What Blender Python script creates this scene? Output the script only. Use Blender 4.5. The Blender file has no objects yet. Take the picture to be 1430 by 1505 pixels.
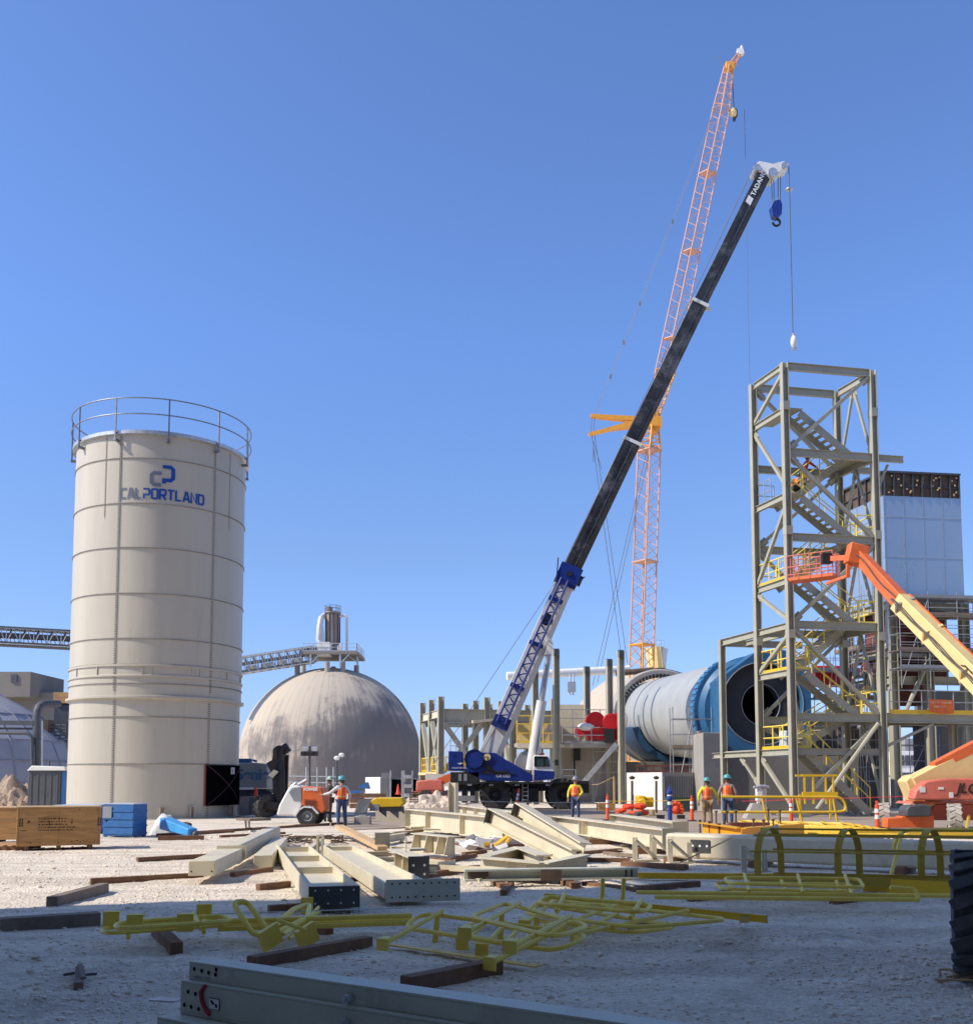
import bpy, bmesh, math, random
from mathutils import Vector, Matrix, noise
R=math.radians; rnd=random.Random(7)
sc=bpy.context.scene; col=sc.collection
V=Vector
# ------------------------------------------------------------ camera model
FPX,CX,CY,EYE,PITCH=1500.0,715.0,1027.0,1.65,R(4.6)
cp,sp=math.cos(PITCH),math.sin(PITCH)
def ray(px,py):
    xc=(px-CX)/FPX; yc=(CY-py)/FPX
    return V((xc,cp-yc*sp,sp+yc*cp))
def P(px,py,Y):
    d=ray(px,py); return V((0,0,EYE))+d*(Y/d.y)
def G(px,py,z=0.0):
    d=ray(px,py); return V((0,0,EYE))+d*((z-EYE)/d.z)
def proj(v):
    d=V(v)-V((0,0,EYE)); f_=d.y*cp+d.z*sp; return CX+FPX*d.x/f_, CY-FPX*(-d.y*sp+d.z*cp)/f_
# ------------------------------------------------------------ tagging
def tag(o,label=None,cat=None,group=None,kind=None):
    if label: o['label']=label
    if cat: o['category']=cat
    if group: o['group']=group
    if kind: o['kind']=kind
    return o
def thing(name,label,cat,loc=(0,0,0),rz=0,group=None):
    o=bpy.data.objects.new(name,None); col.objects.link(o)
    o.location=loc; o.rotation_euler=(0,0,rz); o.empty_display_size=.2
    return tag(o,label,cat,group)
def kids(o): return [c for c in bpy.data.objects if c.parent==o]
def copy_tree(o,parent=None):
    c=o.copy(); col.objects.link(c)
    if parent: c.parent=parent
    for ch in kids(o): copy_tree(ch,c)
    return c
def root_inv(o):
    while o.parent: o=o.parent
    return (Matrix.Translation(o.location)@o.rotation_euler.to_matrix().to_4x4()).inverted()
# ------------------------------------------------------------ mesh builder
class MB:
    def __init__(s): s.v=[]; s.f=[]
    def add(s,vs,fs):
        n=len(s.v); s.v+=[V(p) for p in vs]; s.f+=[tuple(i+n for i in f) for f in fs]; return s
    def obox(s,c,a,b,d):
        c,a,b,d=V(c),V(a),V(b),V(d)
        vs=[c+a*i+b*j+d*k for i in(-1,1) for j in(-1,1) for k in(-1,1)]
        return s.add(vs,[(0,1,3,2),(4,6,7,5),(0,4,5,1),(2,3,7,6),(0,2,6,4),(1,5,7,3)])
    def box(s,x0,y0,z0,x1,y1,z1):
        return s.obox(((x0+x1)/2,(y0+y1)/2,(z0+z1)/2),((x1-x0)/2,0,0),(0,(y1-y0)/2,0),(0,0,(z1-z0)/2))
    def frame(s,p0,p1,up):
        p0,p1,up=V(p0),V(p1),V(up); d=(p1-p0).normalized(); a=d.cross(up)
        if a.length<1e-4: a=d.cross(V((0,1,0)))
        a.normalize(); b=a.cross(d).normalized(); return p0,p1,d,a,b
    def bar(s,p0,p1,w,h,up=(0,0,1),oa=0,ob=0):
        p0,p1,d,a,b=s.frame(p0,p1,up)
        return s.obox((p0+p1)/2+a*oa+b*ob,d*((p1-p0).length/2),a*(w/2),b*(h/2))
    def taper(s,p0,p1,w0,h0,w1,h1,up=(0,0,1)):
        p0,p1,d,a,b=s.frame(p0,p1,up)
        vs=[p0+a*i*w0/2+b*j*h0/2 for i,j in((-1,-1),(1,-1),(1,1),(-1,1))]+[p1+a*i*w1/2+b*j*h1/2 for i,j in((-1,-1),(1,-1),(1,1),(-1,1))]
        return s.add(vs,[(3,2,1,0),(4,5,6,7)]+[(i,(i+1)%4,4+(i+1)%4,4+i) for i in range(4)])
    def ibeam(s,p0,p1,w,h,tf=.025,tw=.016,up=(0,0,1)):
        s.bar(p0,p1,w,tf,up,0,h/2-tf/2); s.bar(p0,p1,w,tf,up,0,-h/2+tf/2); s.bar(p0,p1,tw,h-2*tf-.001,up); return s
    def tube(s,p0,p1,r,n=8,r1=None,cap=True):
        r1=r if r1 is None else r1
        p0,p1,d,a,b=s.frame(p0,p1,(0,0,1))
        vs=[];fs=[]
        for i in range(n):
            t=2*math.pi*i/n; e=a*math.cos(t)+b*math.sin(t); vs+=[p0+e*r,p1+e*r1]
        for i in range(n):
            j=(i+1)%n; fs.append((2*i,2*j,2*j+1,2*i+1))
        if cap: fs+= [tuple(2*i for i in range(n)),tuple(2*i+1 for i in range(n))]
        return s.add(vs,fs)
    def path(s,pts,r,n=8,closed=False):
        pts=[V(p) for p in pts]; m=len(pts); vs=[];fs=[]; a=None
        for i,p in enumerate(pts):
            if closed: t=(pts[(i+1)%m]-pts[i-1])
            else: t=(pts[min(i+1,m-1)]-pts[max(i-1,0)])
            t.normalize()
            if a is None:
                a=t.cross(V((0,0,1)))
                if a.length<1e-3: a=t.cross(V((0,1,0)))
            a=(a-t*a.dot(t)).normalized(); b=t.cross(a)
            for k in range(n):
                q=2*math.pi*k/n; vs.append(p+a*math.cos(q)*r+b*math.sin(q)*r)
        for i in range(m if closed else m-1):
            j=(i+1)%m
            for k in range(n): l=(k+1)%n; fs.append((i*n+k,i*n+l,j*n+l,j*n+k))
        if not closed: fs+=[tuple(range(n)),tuple((m-1)*n+k for k in range(n))]
        return s.add(vs,fs)
    def lathe(s,prof,n=32,o=(0,0,0),axis=(0,0,1),a0=0,a1=360,ref=(1,0,0)):
        o,ax=V(o),V(axis).normalized(); x=V(ref); x=(x-ax*x.dot(ax)).normalized(); y=ax.cross(x)
        full=abs(a1-a0)>=360; k=n if full else n+1; m=len(prof); vs=[];fs=[]
        for i in range(k):
            t=R(a0+(a1-a0)*i/n); e=x*math.cos(t)+y*math.sin(t)
            vs+=[o+e*r+ax*z for r,z in prof]
        for i in range(n):
            j=(i+1)%k
            for q in range(m-1): fs.append((i*m+q,j*m+q,j*m+q+1,i*m+q+1))
        return s.add(vs,fs)
    def prism(s,poly,ext):
        poly=[V(p) for p in poly]; e=V(ext); n=len(poly)
        return s.add(poly+[p+e for p in poly],[tuple(range(n)),tuple(range(2*n-1,n-1,-1))]+[(i,(i+1)%n,n+(i+1)%n,n+i) for i in range(n)])
    def ball(s,c,r,nu=10,nv=6,sc=(1,1,1)):
        c=V(c); vs=[];fs=[]
        for j in range(nv+1):
            t=math.pi*j/nv
            for i in range(nu):
                q=2*math.pi*i/nu
                vs.append(c+V((r*sc[0]*math.sin(t)*math.cos(q),r*sc[1]*math.sin(t)*math.sin(q),r*sc[2]*math.cos(t))))
        for j in range(nv):
            for i in range(nu):
                k=(i+1)%nu; fs.append((j*nu+i,j*nu+k,(j+1)*nu+k,(j+1)*nu+i))
        return s.add(vs,fs)
    def build(s,name,mat,parent=None,smooth=30,bevel=0,kind=None,weld=False):
        me=bpy.data.meshes.new(name); inv=root_inv(parent) if parent else None
        me.from_pydata([inv@p if inv else p for p in s.v],[],s.f)
        bm=bmesh.new(); bm.from_mesh(me)
        bmesh.ops.remove_doubles(bm,verts=bm.verts,dist=1e-5) if weld else None
        bmesh.ops.recalc_face_normals(bm,faces=bm.faces); bm.to_mesh(me); bm.free()
        if smooth: me.shade_smooth(); me.set_sharp_from_angle(angle=R(smooth))
        me.materials.append(mat)
        o=bpy.data.objects.new(name,me); col.objects.link(o)
        if parent: o.parent=parent
        if kind: o['kind']=kind
        if bevel:
            m=o.modifiers.new('bevel','BEVEL'); m.width=bevel; m.segments=2; m.limit_method='ANGLE'; m.angle_limit=R(40)
        return o
def solo(mb,name,mat,label,cat,group=None,**k):
    o=mb.build(name,mat,None,**k); 
    c=sum(mb.v,V())/len(mb.v); c.z=min(p.z for p in mb.v)
    o.data.transform(Matrix.Translation(-c)); o.location=c
    return tag(o,label,cat,group)
def lattice(mb,p0,p1,w0,h0,w1,h1,n,rc,rb,up=(0,0,1),ns=6,cross=False):
    p0,p1=V(p0),V(p1); _,_,d,a,b=mb.frame(p0,p1,up)
    def C(t,i): 
        q=p0.lerp(p1,t); w=w0+(w1-w0)*t; h=h0+(h1-h0)*t
        s=((-1,-1),(1,-1),(1,1),(-1,1))[i]; return q+a*s[0]*w/2+b*s[1]*h/2
    for i in range(4): mb.tube(C(0,i),C(1,i),rc,ns)
    for k in range(n):
        for i in range(4):
            j=(i+1)%4; t0,t1=k/n,(k+1)/n; tm=(t0+t1)/2
            mb.tube(C(t0,i),C(tm,j),rb,4,cap=False); mb.tube(C(tm,j),C(t1,i),rb,4,cap=False)
            if cross: mb.tube(C(t0,i),C(t0,j),rb,4,cap=False)
    for i in range(4): mb.tube(C(1,i),C(1,(i+1)%4),rb*1.3,4); mb.tube(C(0,i),C(0,(i+1)%4),rb*1.3,4)
def round_path(pts,r,closed=False,seg=4):
    pts=[V(p) for p in pts]; n=len(pts); out=[]
    for i,p in enumerate(pts):
        if not closed and i in(0,n-1): out.append(p); continue
        a=pts[i-1]-p; b=pts[(i+1)%n]-p; k=min(r,a.length*.45,b.length*.45)
        q0=p+a.normalized()*k; q1=p+b.normalized()*k
        for s in range(seg+1):
            t=s/seg; out.append(q0*(1-t)**2+p*2*t*(1-t)+q1*t*t)
    return out
def railing(mb,pts,h=1.07,r=.03,gap=1.4,kick=True,n=6,mids=(.5,)):
    pts=[V(p) for p in pts]; up=V((0,0,1))
    mb.path([p+up*h for p in pts],r,n)
    for m in mids: mb.path([p+up*h*m for p in pts],r*.9,n)
    for a,b in zip(pts,pts[1:]):
        L=(b-a).length; k=max(1,round(L/gap))
        for i in range(k+1):
            q=a.lerp(b,i/k); mb.tube(q,q+up*h,r,n)
        if kick: mb.bar(a+up*.06,b+up*.06,.012,.11)
def text(parent,name,s,size,o,x,y,mat,bold=0,shear=0,center=False,bend=None,spacing=1):
    cu=bpy.data.curves.new(name,'FONT'); cu.body=s; cu.size=size; cu.offset=bold; cu.shear=shear; cu.space_character=spacing
    if center: cu.align_x='CENTER'
    t=bpy.data.objects.new(name,cu); col.objects.link(t)
    dg=bpy.context.evaluated_depsgraph_get(); me=bpy.data.meshes.new_from_object(t.evaluated_get(dg))
    bpy.data.objects.remove(t); bpy.data.curves.remove(cu)
    o,x,y=V(o),V(x).normalized(),V(y).normalized(); inv=root_inv(parent)
    for v in me.vertices: v.co=inv@(o+x*v.co.x+y*v.co.y) if bend is None else inv@bend(v.co.x,v.co.y)
    me.materials.clear(); me.materials.append(mat)
    ob=bpy.data.objects.new(name,me); col.objects.link(ob); ob.parent=parent; return ob
# ------------------------------------------------------------ materials
def N(nt,t,**k):
    n=nt.nodes.new(t)
    for a,b in k.items(): setattr(n,a,b)
    return n
def M(name,c,rough=.6,metal=0,var=.18,scale=2.0,bump=0,bscale=40,dirt=None,damt=.4,dscale=1.2,stretch=None,spec=.5,rvar=.15):
    m=bpy.data.materials.new(name); m.use_nodes=True; nt=m.node_tree; L=nt.links.new
    bs=nt.nodes['Principled BSDF']; bs.inputs['Metallic'].default_value=metal; bs.inputs['Specular IOR Level'].default_value=spec
    tc=N(nt,'ShaderNodeTexCoord'); oi=N(nt,'ShaderNodeObjectInfo'); ad=N(nt,'ShaderNodeVectorMath',operation='MULTIPLY_ADD')
    ad.inputs[1].default_value=stretch or (1,1,1); mu=N(nt,'ShaderNodeMath',operation='MULTIPLY'); mu.inputs[1].default_value=37
    L(oi.outputs['Random'],mu.inputs[0]); L(tc.outputs['Object'],ad.inputs[0]); L(mu.outputs[0],ad.inputs[2])
    n1=N(nt,'ShaderNodeTexNoise'); n1.inputs['Scale'].default_value=scale; n1.inputs['Detail'].default_value=7; n1.inputs['Roughness'].default_value=.65
    L(ad.outputs[0],n1.inputs['Vector'])
    r=N(nt,'ShaderNodeMapRange'); r.inputs[1].default_value=.3; r.inputs[2].default_value=.7; r.inputs[3].default_value=1-var; r.inputs[4].default_value=1+var
    L(n1.outputs[0],r.inputs[0])
    mx=N(nt,'ShaderNodeVectorMath',operation='SCALE'); mx.inputs[0].default_value=c[:3]; L(r.outputs[0],mx.inputs['Scale'])
    out=mx.outputs[0]
    if dirt:
        n2=N(nt,'ShaderNodeTexNoise'); n2.inputs['Scale'].default_value=dscale; n2.inputs['Detail'].default_value=10; n2.inputs['Roughness'].default_value=.72
        L(ad.outputs[0],n2.inputs['Vector'])
        r2=N(nt,'ShaderNodeMapRange'); r2.inputs[1].default_value=.68-.35*damt; r2.inputs[2].default_value=.82-.2*damt; r2.inputs[4].default_value=min(1,damt*1.6); L(n2.outputs[0],r2.inputs[0])
        mm=N(nt,'ShaderNodeMix',data_type='RGBA'); mm.inputs['B'].default_value=(*dirt[:3],1); L(r2.outputs[0],mm.inputs['Factor']); L(out,mm.inputs['A']); out=mm.outputs['Result']
    L(out,bs.inputs['Base Color'])
    r3=N(nt,'ShaderNodeMapRange'); r3.inputs[3].default_value=max(0.02,rough-rvar); r3.inputs[4].default_value=min(1,rough+rvar); L(n1.outputs[0],r3.inputs[0]); L(r3.outputs[0],bs.inputs['Roughness'])
    if bump:
        n3=N(nt,'ShaderNodeTexNoise'); n3.inputs['Scale'].default_value=bscale; n3.inputs['Detail'].default_value=5; L(ad.outputs[0],n3.inputs['Vector'])
        b=N(nt,'ShaderNodeBump'); b.inputs['Strength'].default_value=bump; b.inputs['Distance'].default_value=.02; L(n3.outputs[0],b.inputs['Height']); L(b.outputs[0],bs.inputs['Normal'])
    return m
DUST=(.42,.36,.28)
m_railg=M('dull_galvanised_rail',(.22,.24,.27),.45,.5,var=.2,scale=5)
m_steel=M('grey_green_primer_steel',(.39,.375,.29),.5,var=.1,scale=1.5,dirt=(.15,.13,.10),damt=.22)
m_cream=M('cream_primer_steel',(.62,.56,.42),.55,var=.12,scale=1.6,dirt=(.33,.25,.16),damt=.36,dscale=2.2,bump=.08)
m_green=M('pale_green_grey_steel',(.55,.565,.47),.5,var=.1,scale=2,dirt=(.30,.27,.22),damt=.36,dscale=3.5,bump=.06)
m_dark=M('dark_end_plate',(.055,.06,.065),.5,var=.3)
m_silo=M('silo_cream_paint',(.50,.455,.365),.42,var=.1,scale=.7,dirt=(.33,.28,.21),damt=.3,dscale=1.6,stretch=(1,1,.09))
m_seam=M('silo_seam_grey',(.24,.22,.19),.6,var=.35,scale=6)
m_galv=M('galvanised_steel',(.5,.52,.54),.4,.6,var=.2,scale=5)
m_white=M('white_paint',(.76,.75,.72),.45,var=.08,dirt=(.4,.35,.28),damt=.28,dscale=2)
m_blue=M('crane_blue_paint',(.012,.035,.21),.32,var=.2,dirt=(.12,.11,.11),damt=.2)
m_black=M('boom_black_paint',(.030,.030,.034),.42,var=.5,scale=.9,dirt=(.24,.24,.25),damt=.5,dscale=.7)
m_rub=M('tyre_rubber',(.04,.04,.042),.8,var=.3,scale=6,dirt=(.17,.155,.135),damt=.4,dscale=5,bump=.15)
m_blk=M('black_machinery',(.018,.018,.02),.55,var=.4,scale=4,dirt=(.1,.09,.08),damt=.25)
m_yel=M('yellow_handrail_paint',(.90,.68,.11),.45,var=.12,scale=3,dirt=(.3,.25,.12),damt=.22,dscale=4)
m_yelb=M('bright_yellow_paint',(.72,.46,.02),.4,var=.1,dirt=(.35,.27,.1),damt=.15)
m_ora=M('orange_paint',(.72,.15,.04),.45,var=.12,scale=3,dirt=(.42,.22,.13),damt=.34,dscale=2.5)
m_lift=M('lift_cream_yellow',(.78,.60,.27),.5,var=.08,scale=2,dirt=(.48,.36,.2),damt=.28,dscale=1.8)
m_pink=M('faded_red_lift_paint',(.62,.16,.11),.5,var=.15,dirt=(.5,.3,.22),damt=.25)
m_red=M('red_machine_paint',(.55,.015,.02),.35,var=.15)
m_lat=M('lattice_salmon_paint',(.60,.32,.22),.5,var=.15,scale=.6,dirt=(.6,.42,.34),damt=.3)
m_lato=M('lattice_orange_paint',(.75,.33,.03),.5,var=.12)
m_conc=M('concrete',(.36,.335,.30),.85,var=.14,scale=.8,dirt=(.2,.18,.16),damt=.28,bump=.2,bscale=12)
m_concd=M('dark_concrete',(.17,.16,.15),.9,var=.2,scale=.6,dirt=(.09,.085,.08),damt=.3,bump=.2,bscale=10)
m_kiln=M('kiln_shell_grey',(.385,.395,.38),.45,var=.09,scale=.7,dirt=(.32,.29,.26),damt=.16,dscale=.5)
m_kblue=M('kiln_blue_paint',(.028,.12,.25),.45,var=.15,scale=1,dirt=(.02,.07,.14),damt=.3)
m_trough=M('shaded_trough_blue',(.012,.065,.14),.6,var=.25)  # kiln blue darkened in the colour to stand for shade on the trough
m_kdark=M('kiln_dark_plate',(.035,.04,.045),.7,var=.25)
m_void=M('black_interior',(.004,.004,.005),1,var=.2,spec=0)
m_wood=M('timber_brown',(.20,.105,.06),.85,var=.35,scale=3,bump=.3,bscale=25,dirt=(.3,.24,.17),damt=.25,stretch=(1,1,1))
m_woodg=M('weathered_timber',(.22,.17,.13),.9,var=.3,scale=4,bump=.3,bscale=25,dirt=(.34,.29,.23),damt=.3)
m_ply=M('plywood_tan',(.44,.245,.095),.75,var=.32,scale=2.2,stretch=(.6,1,5),dirt=(.2,.1,.04),damt=.4,dscale=3)
m_plyl=M('plywood_light',(.56,.38,.2),.75,var=.15,scale=2)
m_ink=M('stencil_ink',(.03,.022,.018),.8,var=.3)
m_bluebox=M('steel_box_blue',(.025,.13,.36),.5,var=.15,scale=4,dirt=(.16,.18,.2),damt=.34,dscale=3)
m_paleblue=M('pale_blue_sheet',(.42,.52,.68),.4,var=.1)
m_tarpb=M('light_blue_plastic',(.06,.32,.70),.35,var=.1)
m_tarpw=M('white_plastic_sheet',(.66,.65,.64),.45,var=.12,scale=5,bump=.3,bscale=9)
m_fab=M('grey_fabric_cover',(.31,.31,.345),.7,var=.1,scale=.4,bump=.25,bscale=1.2)
m_seamw=M('fabric_seam',(.24,.24,.27),.7)
m_gbld=M('grey_concrete_building',(.225,.205,.18),.9,var=.12,scale=.35,dirt=(.14,.12,.1),damt=.25,stretch=(1,1,.3))
m_dgrey=M('dark_grey_sheet',(.075,.08,.09),.6,var=.2)
m_mgrey=M('mid_grey_sheet',(.27,.275,.285),.5,var=.1,dirt=(.16,.15,.14),damt=.2)
m_rust=M('rusty_red_steel',(.17,.055,.045),.8,var=.35,scale=1.5)
m_rustb=M('brown_rusty_plate',(.10,.065,.045),.8,var=.4,scale=2.5,dirt=(.3,.22,.15),damt=.3,dscale=2)
m_clad=M('bright_metal_cladding',(.38,.47,.56),.32,.55,var=.06,scale=.35,bump=.12,bscale=.5)
m_scaf=M('scaffold_tube',(.42,.42,.43),.45,.5,var=.2)
m_rope=M('steel_rope',(.09,.09,.10),.6)
m_pend=M('pendant_bar',(.16,.18,.22),.6)
m_dirt=M('loose_dirt',(.34,.25,.18),.95,var=.35,scale=2,bump=.6,bscale=8)
m_gray=M('machine_grey',(.25,.27,.29),.45,var=.08)
m_glass=M('cab_glass',(.05,.085,.075),.08,var=.1,rvar=.02)
m_orplas=M('orange_plastic',(.85,.10,.03),.45,var=.1,dirt=(.5,.25,.15),damt=.15)
m_refl=M('white_reflective_band',(.82,.8,.78),.4,var=.05)
m_bluepl=M('blue_plastic_post',(.02,.06,.30),.45,var=.1)
m_skin=M('skin',(.45,.24,.16),.6,var=.06)
m_teal=M('teal_hard_hat',(.10,.34,.36),.35,var=.05)
m_jean=M('blue_denim',(.055,.085,.17),.9,var=.25,scale=8,bump=.2)
m_tan=M('tan_camo_cloth',(.27,.18,.10),.9,var=.4,scale=7)
m_olive=M('dark_olive_cloth',(.045,.05,.03),.9,var=.3,scale=8)
m_shirtw=M('white_sleeve',(.6,.57,.6),.85,var=.1)
m_hiyel=M('hi_vis_yellow_cloth',(.72,.70,.04),.8,var=.1)
m_grey_sh=M('grey_check_shirt',(.27,.22,.22),.85,var=.3,scale=14)
m_boot=M('work_boot',(.09,.06,.04),.8,var=.3)
def vest_mat():
    m=M('orange_vest',(.88,.11,.02),.75,var=.12,scale=9,bump=.2,bscale=14); nt=m.node_tree; L=nt.links.new
    bs=nt.nodes['Principled BSDF']; src=bs.inputs['Base Color'].links[0].from_socket
    tc=N(nt,'ShaderNodeTexCoord'); sx=N(nt,'ShaderNodeSeparateXYZ'); L(tc.outputs['Object'],sx.inputs[0])
    def band(sock,c,w):
        a=N(nt,'ShaderNodeMath',operation='SUBTRACT'); L(sock,a.inputs[0]); a.inputs[1].default_value=c
        b=N(nt,'ShaderNodeMath',operation='ABSOLUTE'); L(a.outputs[0],b.inputs[0])
        d=N(nt,'ShaderNodeMath',operation='LESS_THAN'); L(b.outputs[0],d.inputs[0]); d.inputs[1].default_value=w; return d.outputs[0]
    ab=N(nt,'ShaderNodeMath',operation='ABSOLUTE'); L(sx.outputs[0],ab.inputs[0])
    mxx=N(nt,'ShaderNodeMath',operation='MAXIMUM'); L(band(sx.outputs[2],1.1,.022),mxx.inputs[0]); L(band(ab.outputs[0],.1,.02),mxx.inputs[1])
    mm=N(nt,'ShaderNodeMix',data_type='RGBA'); mm.inputs['B'].default_value=(.75,.45,.2,1); L(mxx.outputs[0],mm.inputs['Factor']); L(src,mm.inputs['A']); L(mm.outputs['Result'],bs.inputs['Base Color'])
    return m
m_vest=vest_mat()
def dome_mat():
    m=bpy.data.materials.new('stained_concrete_dome'); m.use_nodes=True; nt=m.node_tree; L=nt.links.new; bs=nt.nodes['Principled BSDF']
    bs.inputs['Roughness'].default_value=.9
    tc=N(nt,'ShaderNodeTexCoord'); sx=N(nt,'ShaderNodeSeparateXYZ'); L(tc.outputs['Object'],sx.inputs[0])
    at=N(nt,'ShaderNodeMath',operation='ARCTAN2'); L(sx.outputs[1],at.inputs[0]); L(sx.outputs[0],at.inputs[1])
    cb=N(nt,'ShaderNodeCombineXYZ'); am=N(nt,'ShaderNodeMath',operation='MULTIPLY'); am.inputs[1].default_value=6; L(at.outputs[0],am.inputs[0]); L(am.outputs[0],cb.inputs[0])
    zm=N(nt,'ShaderNodeMath',operation='MULTIPLY'); zm.inputs[1].default_value=.07; L(sx.outputs[2],zm.inputs[0]); L(zm.outputs[0],cb.inputs[2])
    n1=N(nt,'ShaderNodeTexNoise'); n1.inputs['Scale'].default_value=2.6; n1.inputs['Detail'].default_value=12; n1.inputs['Roughness'].default_value=.72; L(cb.outputs[0],n1.inputs['Vector'])
    n2=N(nt,'ShaderNodeTexNoise'); n2.inputs['Scale'].default_value=.22; n2.inputs['Detail'].default_value=8; n2.inputs['Roughness'].default_value=.65; L(tc.outputs['Object'],n2.inputs['Vector'])
    # tone shifts darker below mid height and towards the right
    zc=N(nt,'ShaderNodeMapRange'); zc.inputs[1].default_value=13.5; zc.inputs[2].default_value=8.0; zc.inputs[3].default_value=-.20; zc.inputs[4].default_value=.10; L(sx.outputs[2],zc.inputs[0])
    xg=N(nt,'ShaderNodeMapRange'); xg.inputs[1].default_value=-9; xg.inputs[2].default_value=9; xg.inputs[3].default_value=-.16; xg.inputs[4].default_value=.13; L(sx.outputs[0],xg.inputs[0])
    s1=N(nt,'ShaderNodeMath',operation='ADD'); L(n2.outputs[0],s1.inputs[0]); L(zc.outputs[0],s1.inputs[1])
    s2=N(nt,'ShaderNodeMath',operation='ADD'); L(s1.outputs[0],s2.inputs[0]); L(xg.outputs[0],s2.inputs[1])
    s3=N(nt,'ShaderNodeMath',operation='MULTIPLY_ADD'); L(n1.outputs[0],s3.inputs[0]); s3.inputs[1].default_value=.75; L(s2.outputs[0],s3.inputs[2])
    cr=N(nt,'ShaderNodeValToRGB'); e=cr.color_ramp.elements
    e[0].position=.68; e[0].color=(.50,.43,.345,1); e[1].position=1.08 if False else 1; e[1].color=(.17,.155,.15,1); x=e.new(.80); x.color=(.40,.345,.285,1); x=e.new(.86); x.color=(.255,.225,.205,1)
    L(s3.outputs[0],cr.inputs[0])
    # mossy crown
    zt=N(nt,'ShaderNodeMapRange'); zt.inputs[1].default_value=17.6; zt.inputs[2].default_value=18.4; zt.inputs[4].default_value=.55; L(sx.outputs[2],zt.inputs[0])
    mm=N(nt,'ShaderNodeMix',data_type='RGBA'); mm.inputs['B'].default_value=(.22,.23,.12,1); L(zt.outputs[0],mm.inputs['Factor']); L(cr.outputs[0],mm.inputs['A'])
    # meridian streak lines
    w=N(nt,'ShaderNodeMath',operation='MULTIPLY'); w.inputs[1].default_value=60/6.2832; L(at.outputs[0],w.inputs[0])
    fr=N(nt,'ShaderNodeMath',operation='FRACT'); L(w.outputs[0],fr.inputs[0]); lt=N(nt,'ShaderNodeMath',operation='LESS_THAN'); lt.inputs[1].default_value=.07; L(fr.outputs[0],lt.inputs[0])
    lm=N(nt,'ShaderNodeMath',operation='MULTIPLY'); lm.inputs[1].default_value=.3; L(lt.outputs[0],lm.inputs[0])
    m2=N(nt,'ShaderNodeMix',data_type='RGBA'); m2.inputs['B'].default_value=(.13,.11,.1,1); L(lm.outputs[0],m2.inputs['Factor']); L(mm.outputs['Result'],m2.inputs['A'])
    L(m2.outputs['Result'],bs.inputs['Base Color'])
    b=N(nt,'ShaderNodeBump'); b.inputs['Strength'].default_value=.3; b.inputs['Distance'].default_value=.15; L(n1.outputs[0],b.inputs['Height']); L(b.outputs[0],bs.inputs['Normal'])
    return m
m_dome=dome_mat()
# ------------------------------------------------------------ camera, sun, sky
cam=bpy.data.cameras.new('camera'); co=bpy.data.objects.new('camera',cam); col.objects.link(co); sc.camera=co
cam.sensor_fit='HORIZONTAL'; cam.sensor_width=36; cam.lens=36*FPX/1430; cam.shift_y=(CY-752.5)/1430; cam.clip_end=20000; cam.clip_start=.05
co.location=(0,0,EYE); co.rotation_euler=(R(90)+PITCH,0,0)
SUN_EL=R(41.5); SDIR=V((-.956,-.292,0)).normalized()      # towards the sun
tos=V((SDIR.x*math.cos(SUN_EL),SDIR.y*math.cos(SUN_EL),math.sin(SUN_EL)))
sl=bpy.data.lights.new('sun','SUN'); sl.energy=5.0; sl.angle=R(.53); sl.color=(1,.91,.76)
so=bpy.data.objects.new('sun',sl); col.objects.link(so); so.rotation_euler=tos.to_track_quat('Z','Y').to_euler(); so.location=(-40,-20,40)
w=bpy.data.worlds.new('World'); sc.world=w; w.use_nodes=True; nt=w.node_tree; bg=nt.nodes['Background']
sky=N(nt,'ShaderNodeTexSky'); sky.sky_type='NISHITA'; sky.sun_disc=False; sky.sun_elevation=SUN_EL; sky.sun_rotation=math.atan2(SDIR.x,SDIR.y)
sky.altitude=0; sky.air_density=1.0; sky.dust_density=.6; sky.ozone_density=3.0
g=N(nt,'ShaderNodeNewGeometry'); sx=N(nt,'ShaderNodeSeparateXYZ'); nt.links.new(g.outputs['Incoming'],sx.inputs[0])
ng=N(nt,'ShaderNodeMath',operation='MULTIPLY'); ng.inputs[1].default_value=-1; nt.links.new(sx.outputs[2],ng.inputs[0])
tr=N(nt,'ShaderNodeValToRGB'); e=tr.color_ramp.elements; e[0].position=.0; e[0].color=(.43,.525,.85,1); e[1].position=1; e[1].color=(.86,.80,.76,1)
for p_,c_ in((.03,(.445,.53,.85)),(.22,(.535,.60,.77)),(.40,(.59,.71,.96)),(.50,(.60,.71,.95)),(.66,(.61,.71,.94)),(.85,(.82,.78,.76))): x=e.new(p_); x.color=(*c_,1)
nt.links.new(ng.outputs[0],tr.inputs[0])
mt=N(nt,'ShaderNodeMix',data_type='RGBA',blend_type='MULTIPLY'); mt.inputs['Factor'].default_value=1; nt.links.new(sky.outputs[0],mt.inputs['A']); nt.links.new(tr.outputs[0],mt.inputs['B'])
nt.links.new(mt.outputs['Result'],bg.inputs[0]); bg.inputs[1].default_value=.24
sc.view_settings.view_transform='Standard'; sc.view_settings.look='None'; sc.view_settings.exposure=0
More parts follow.
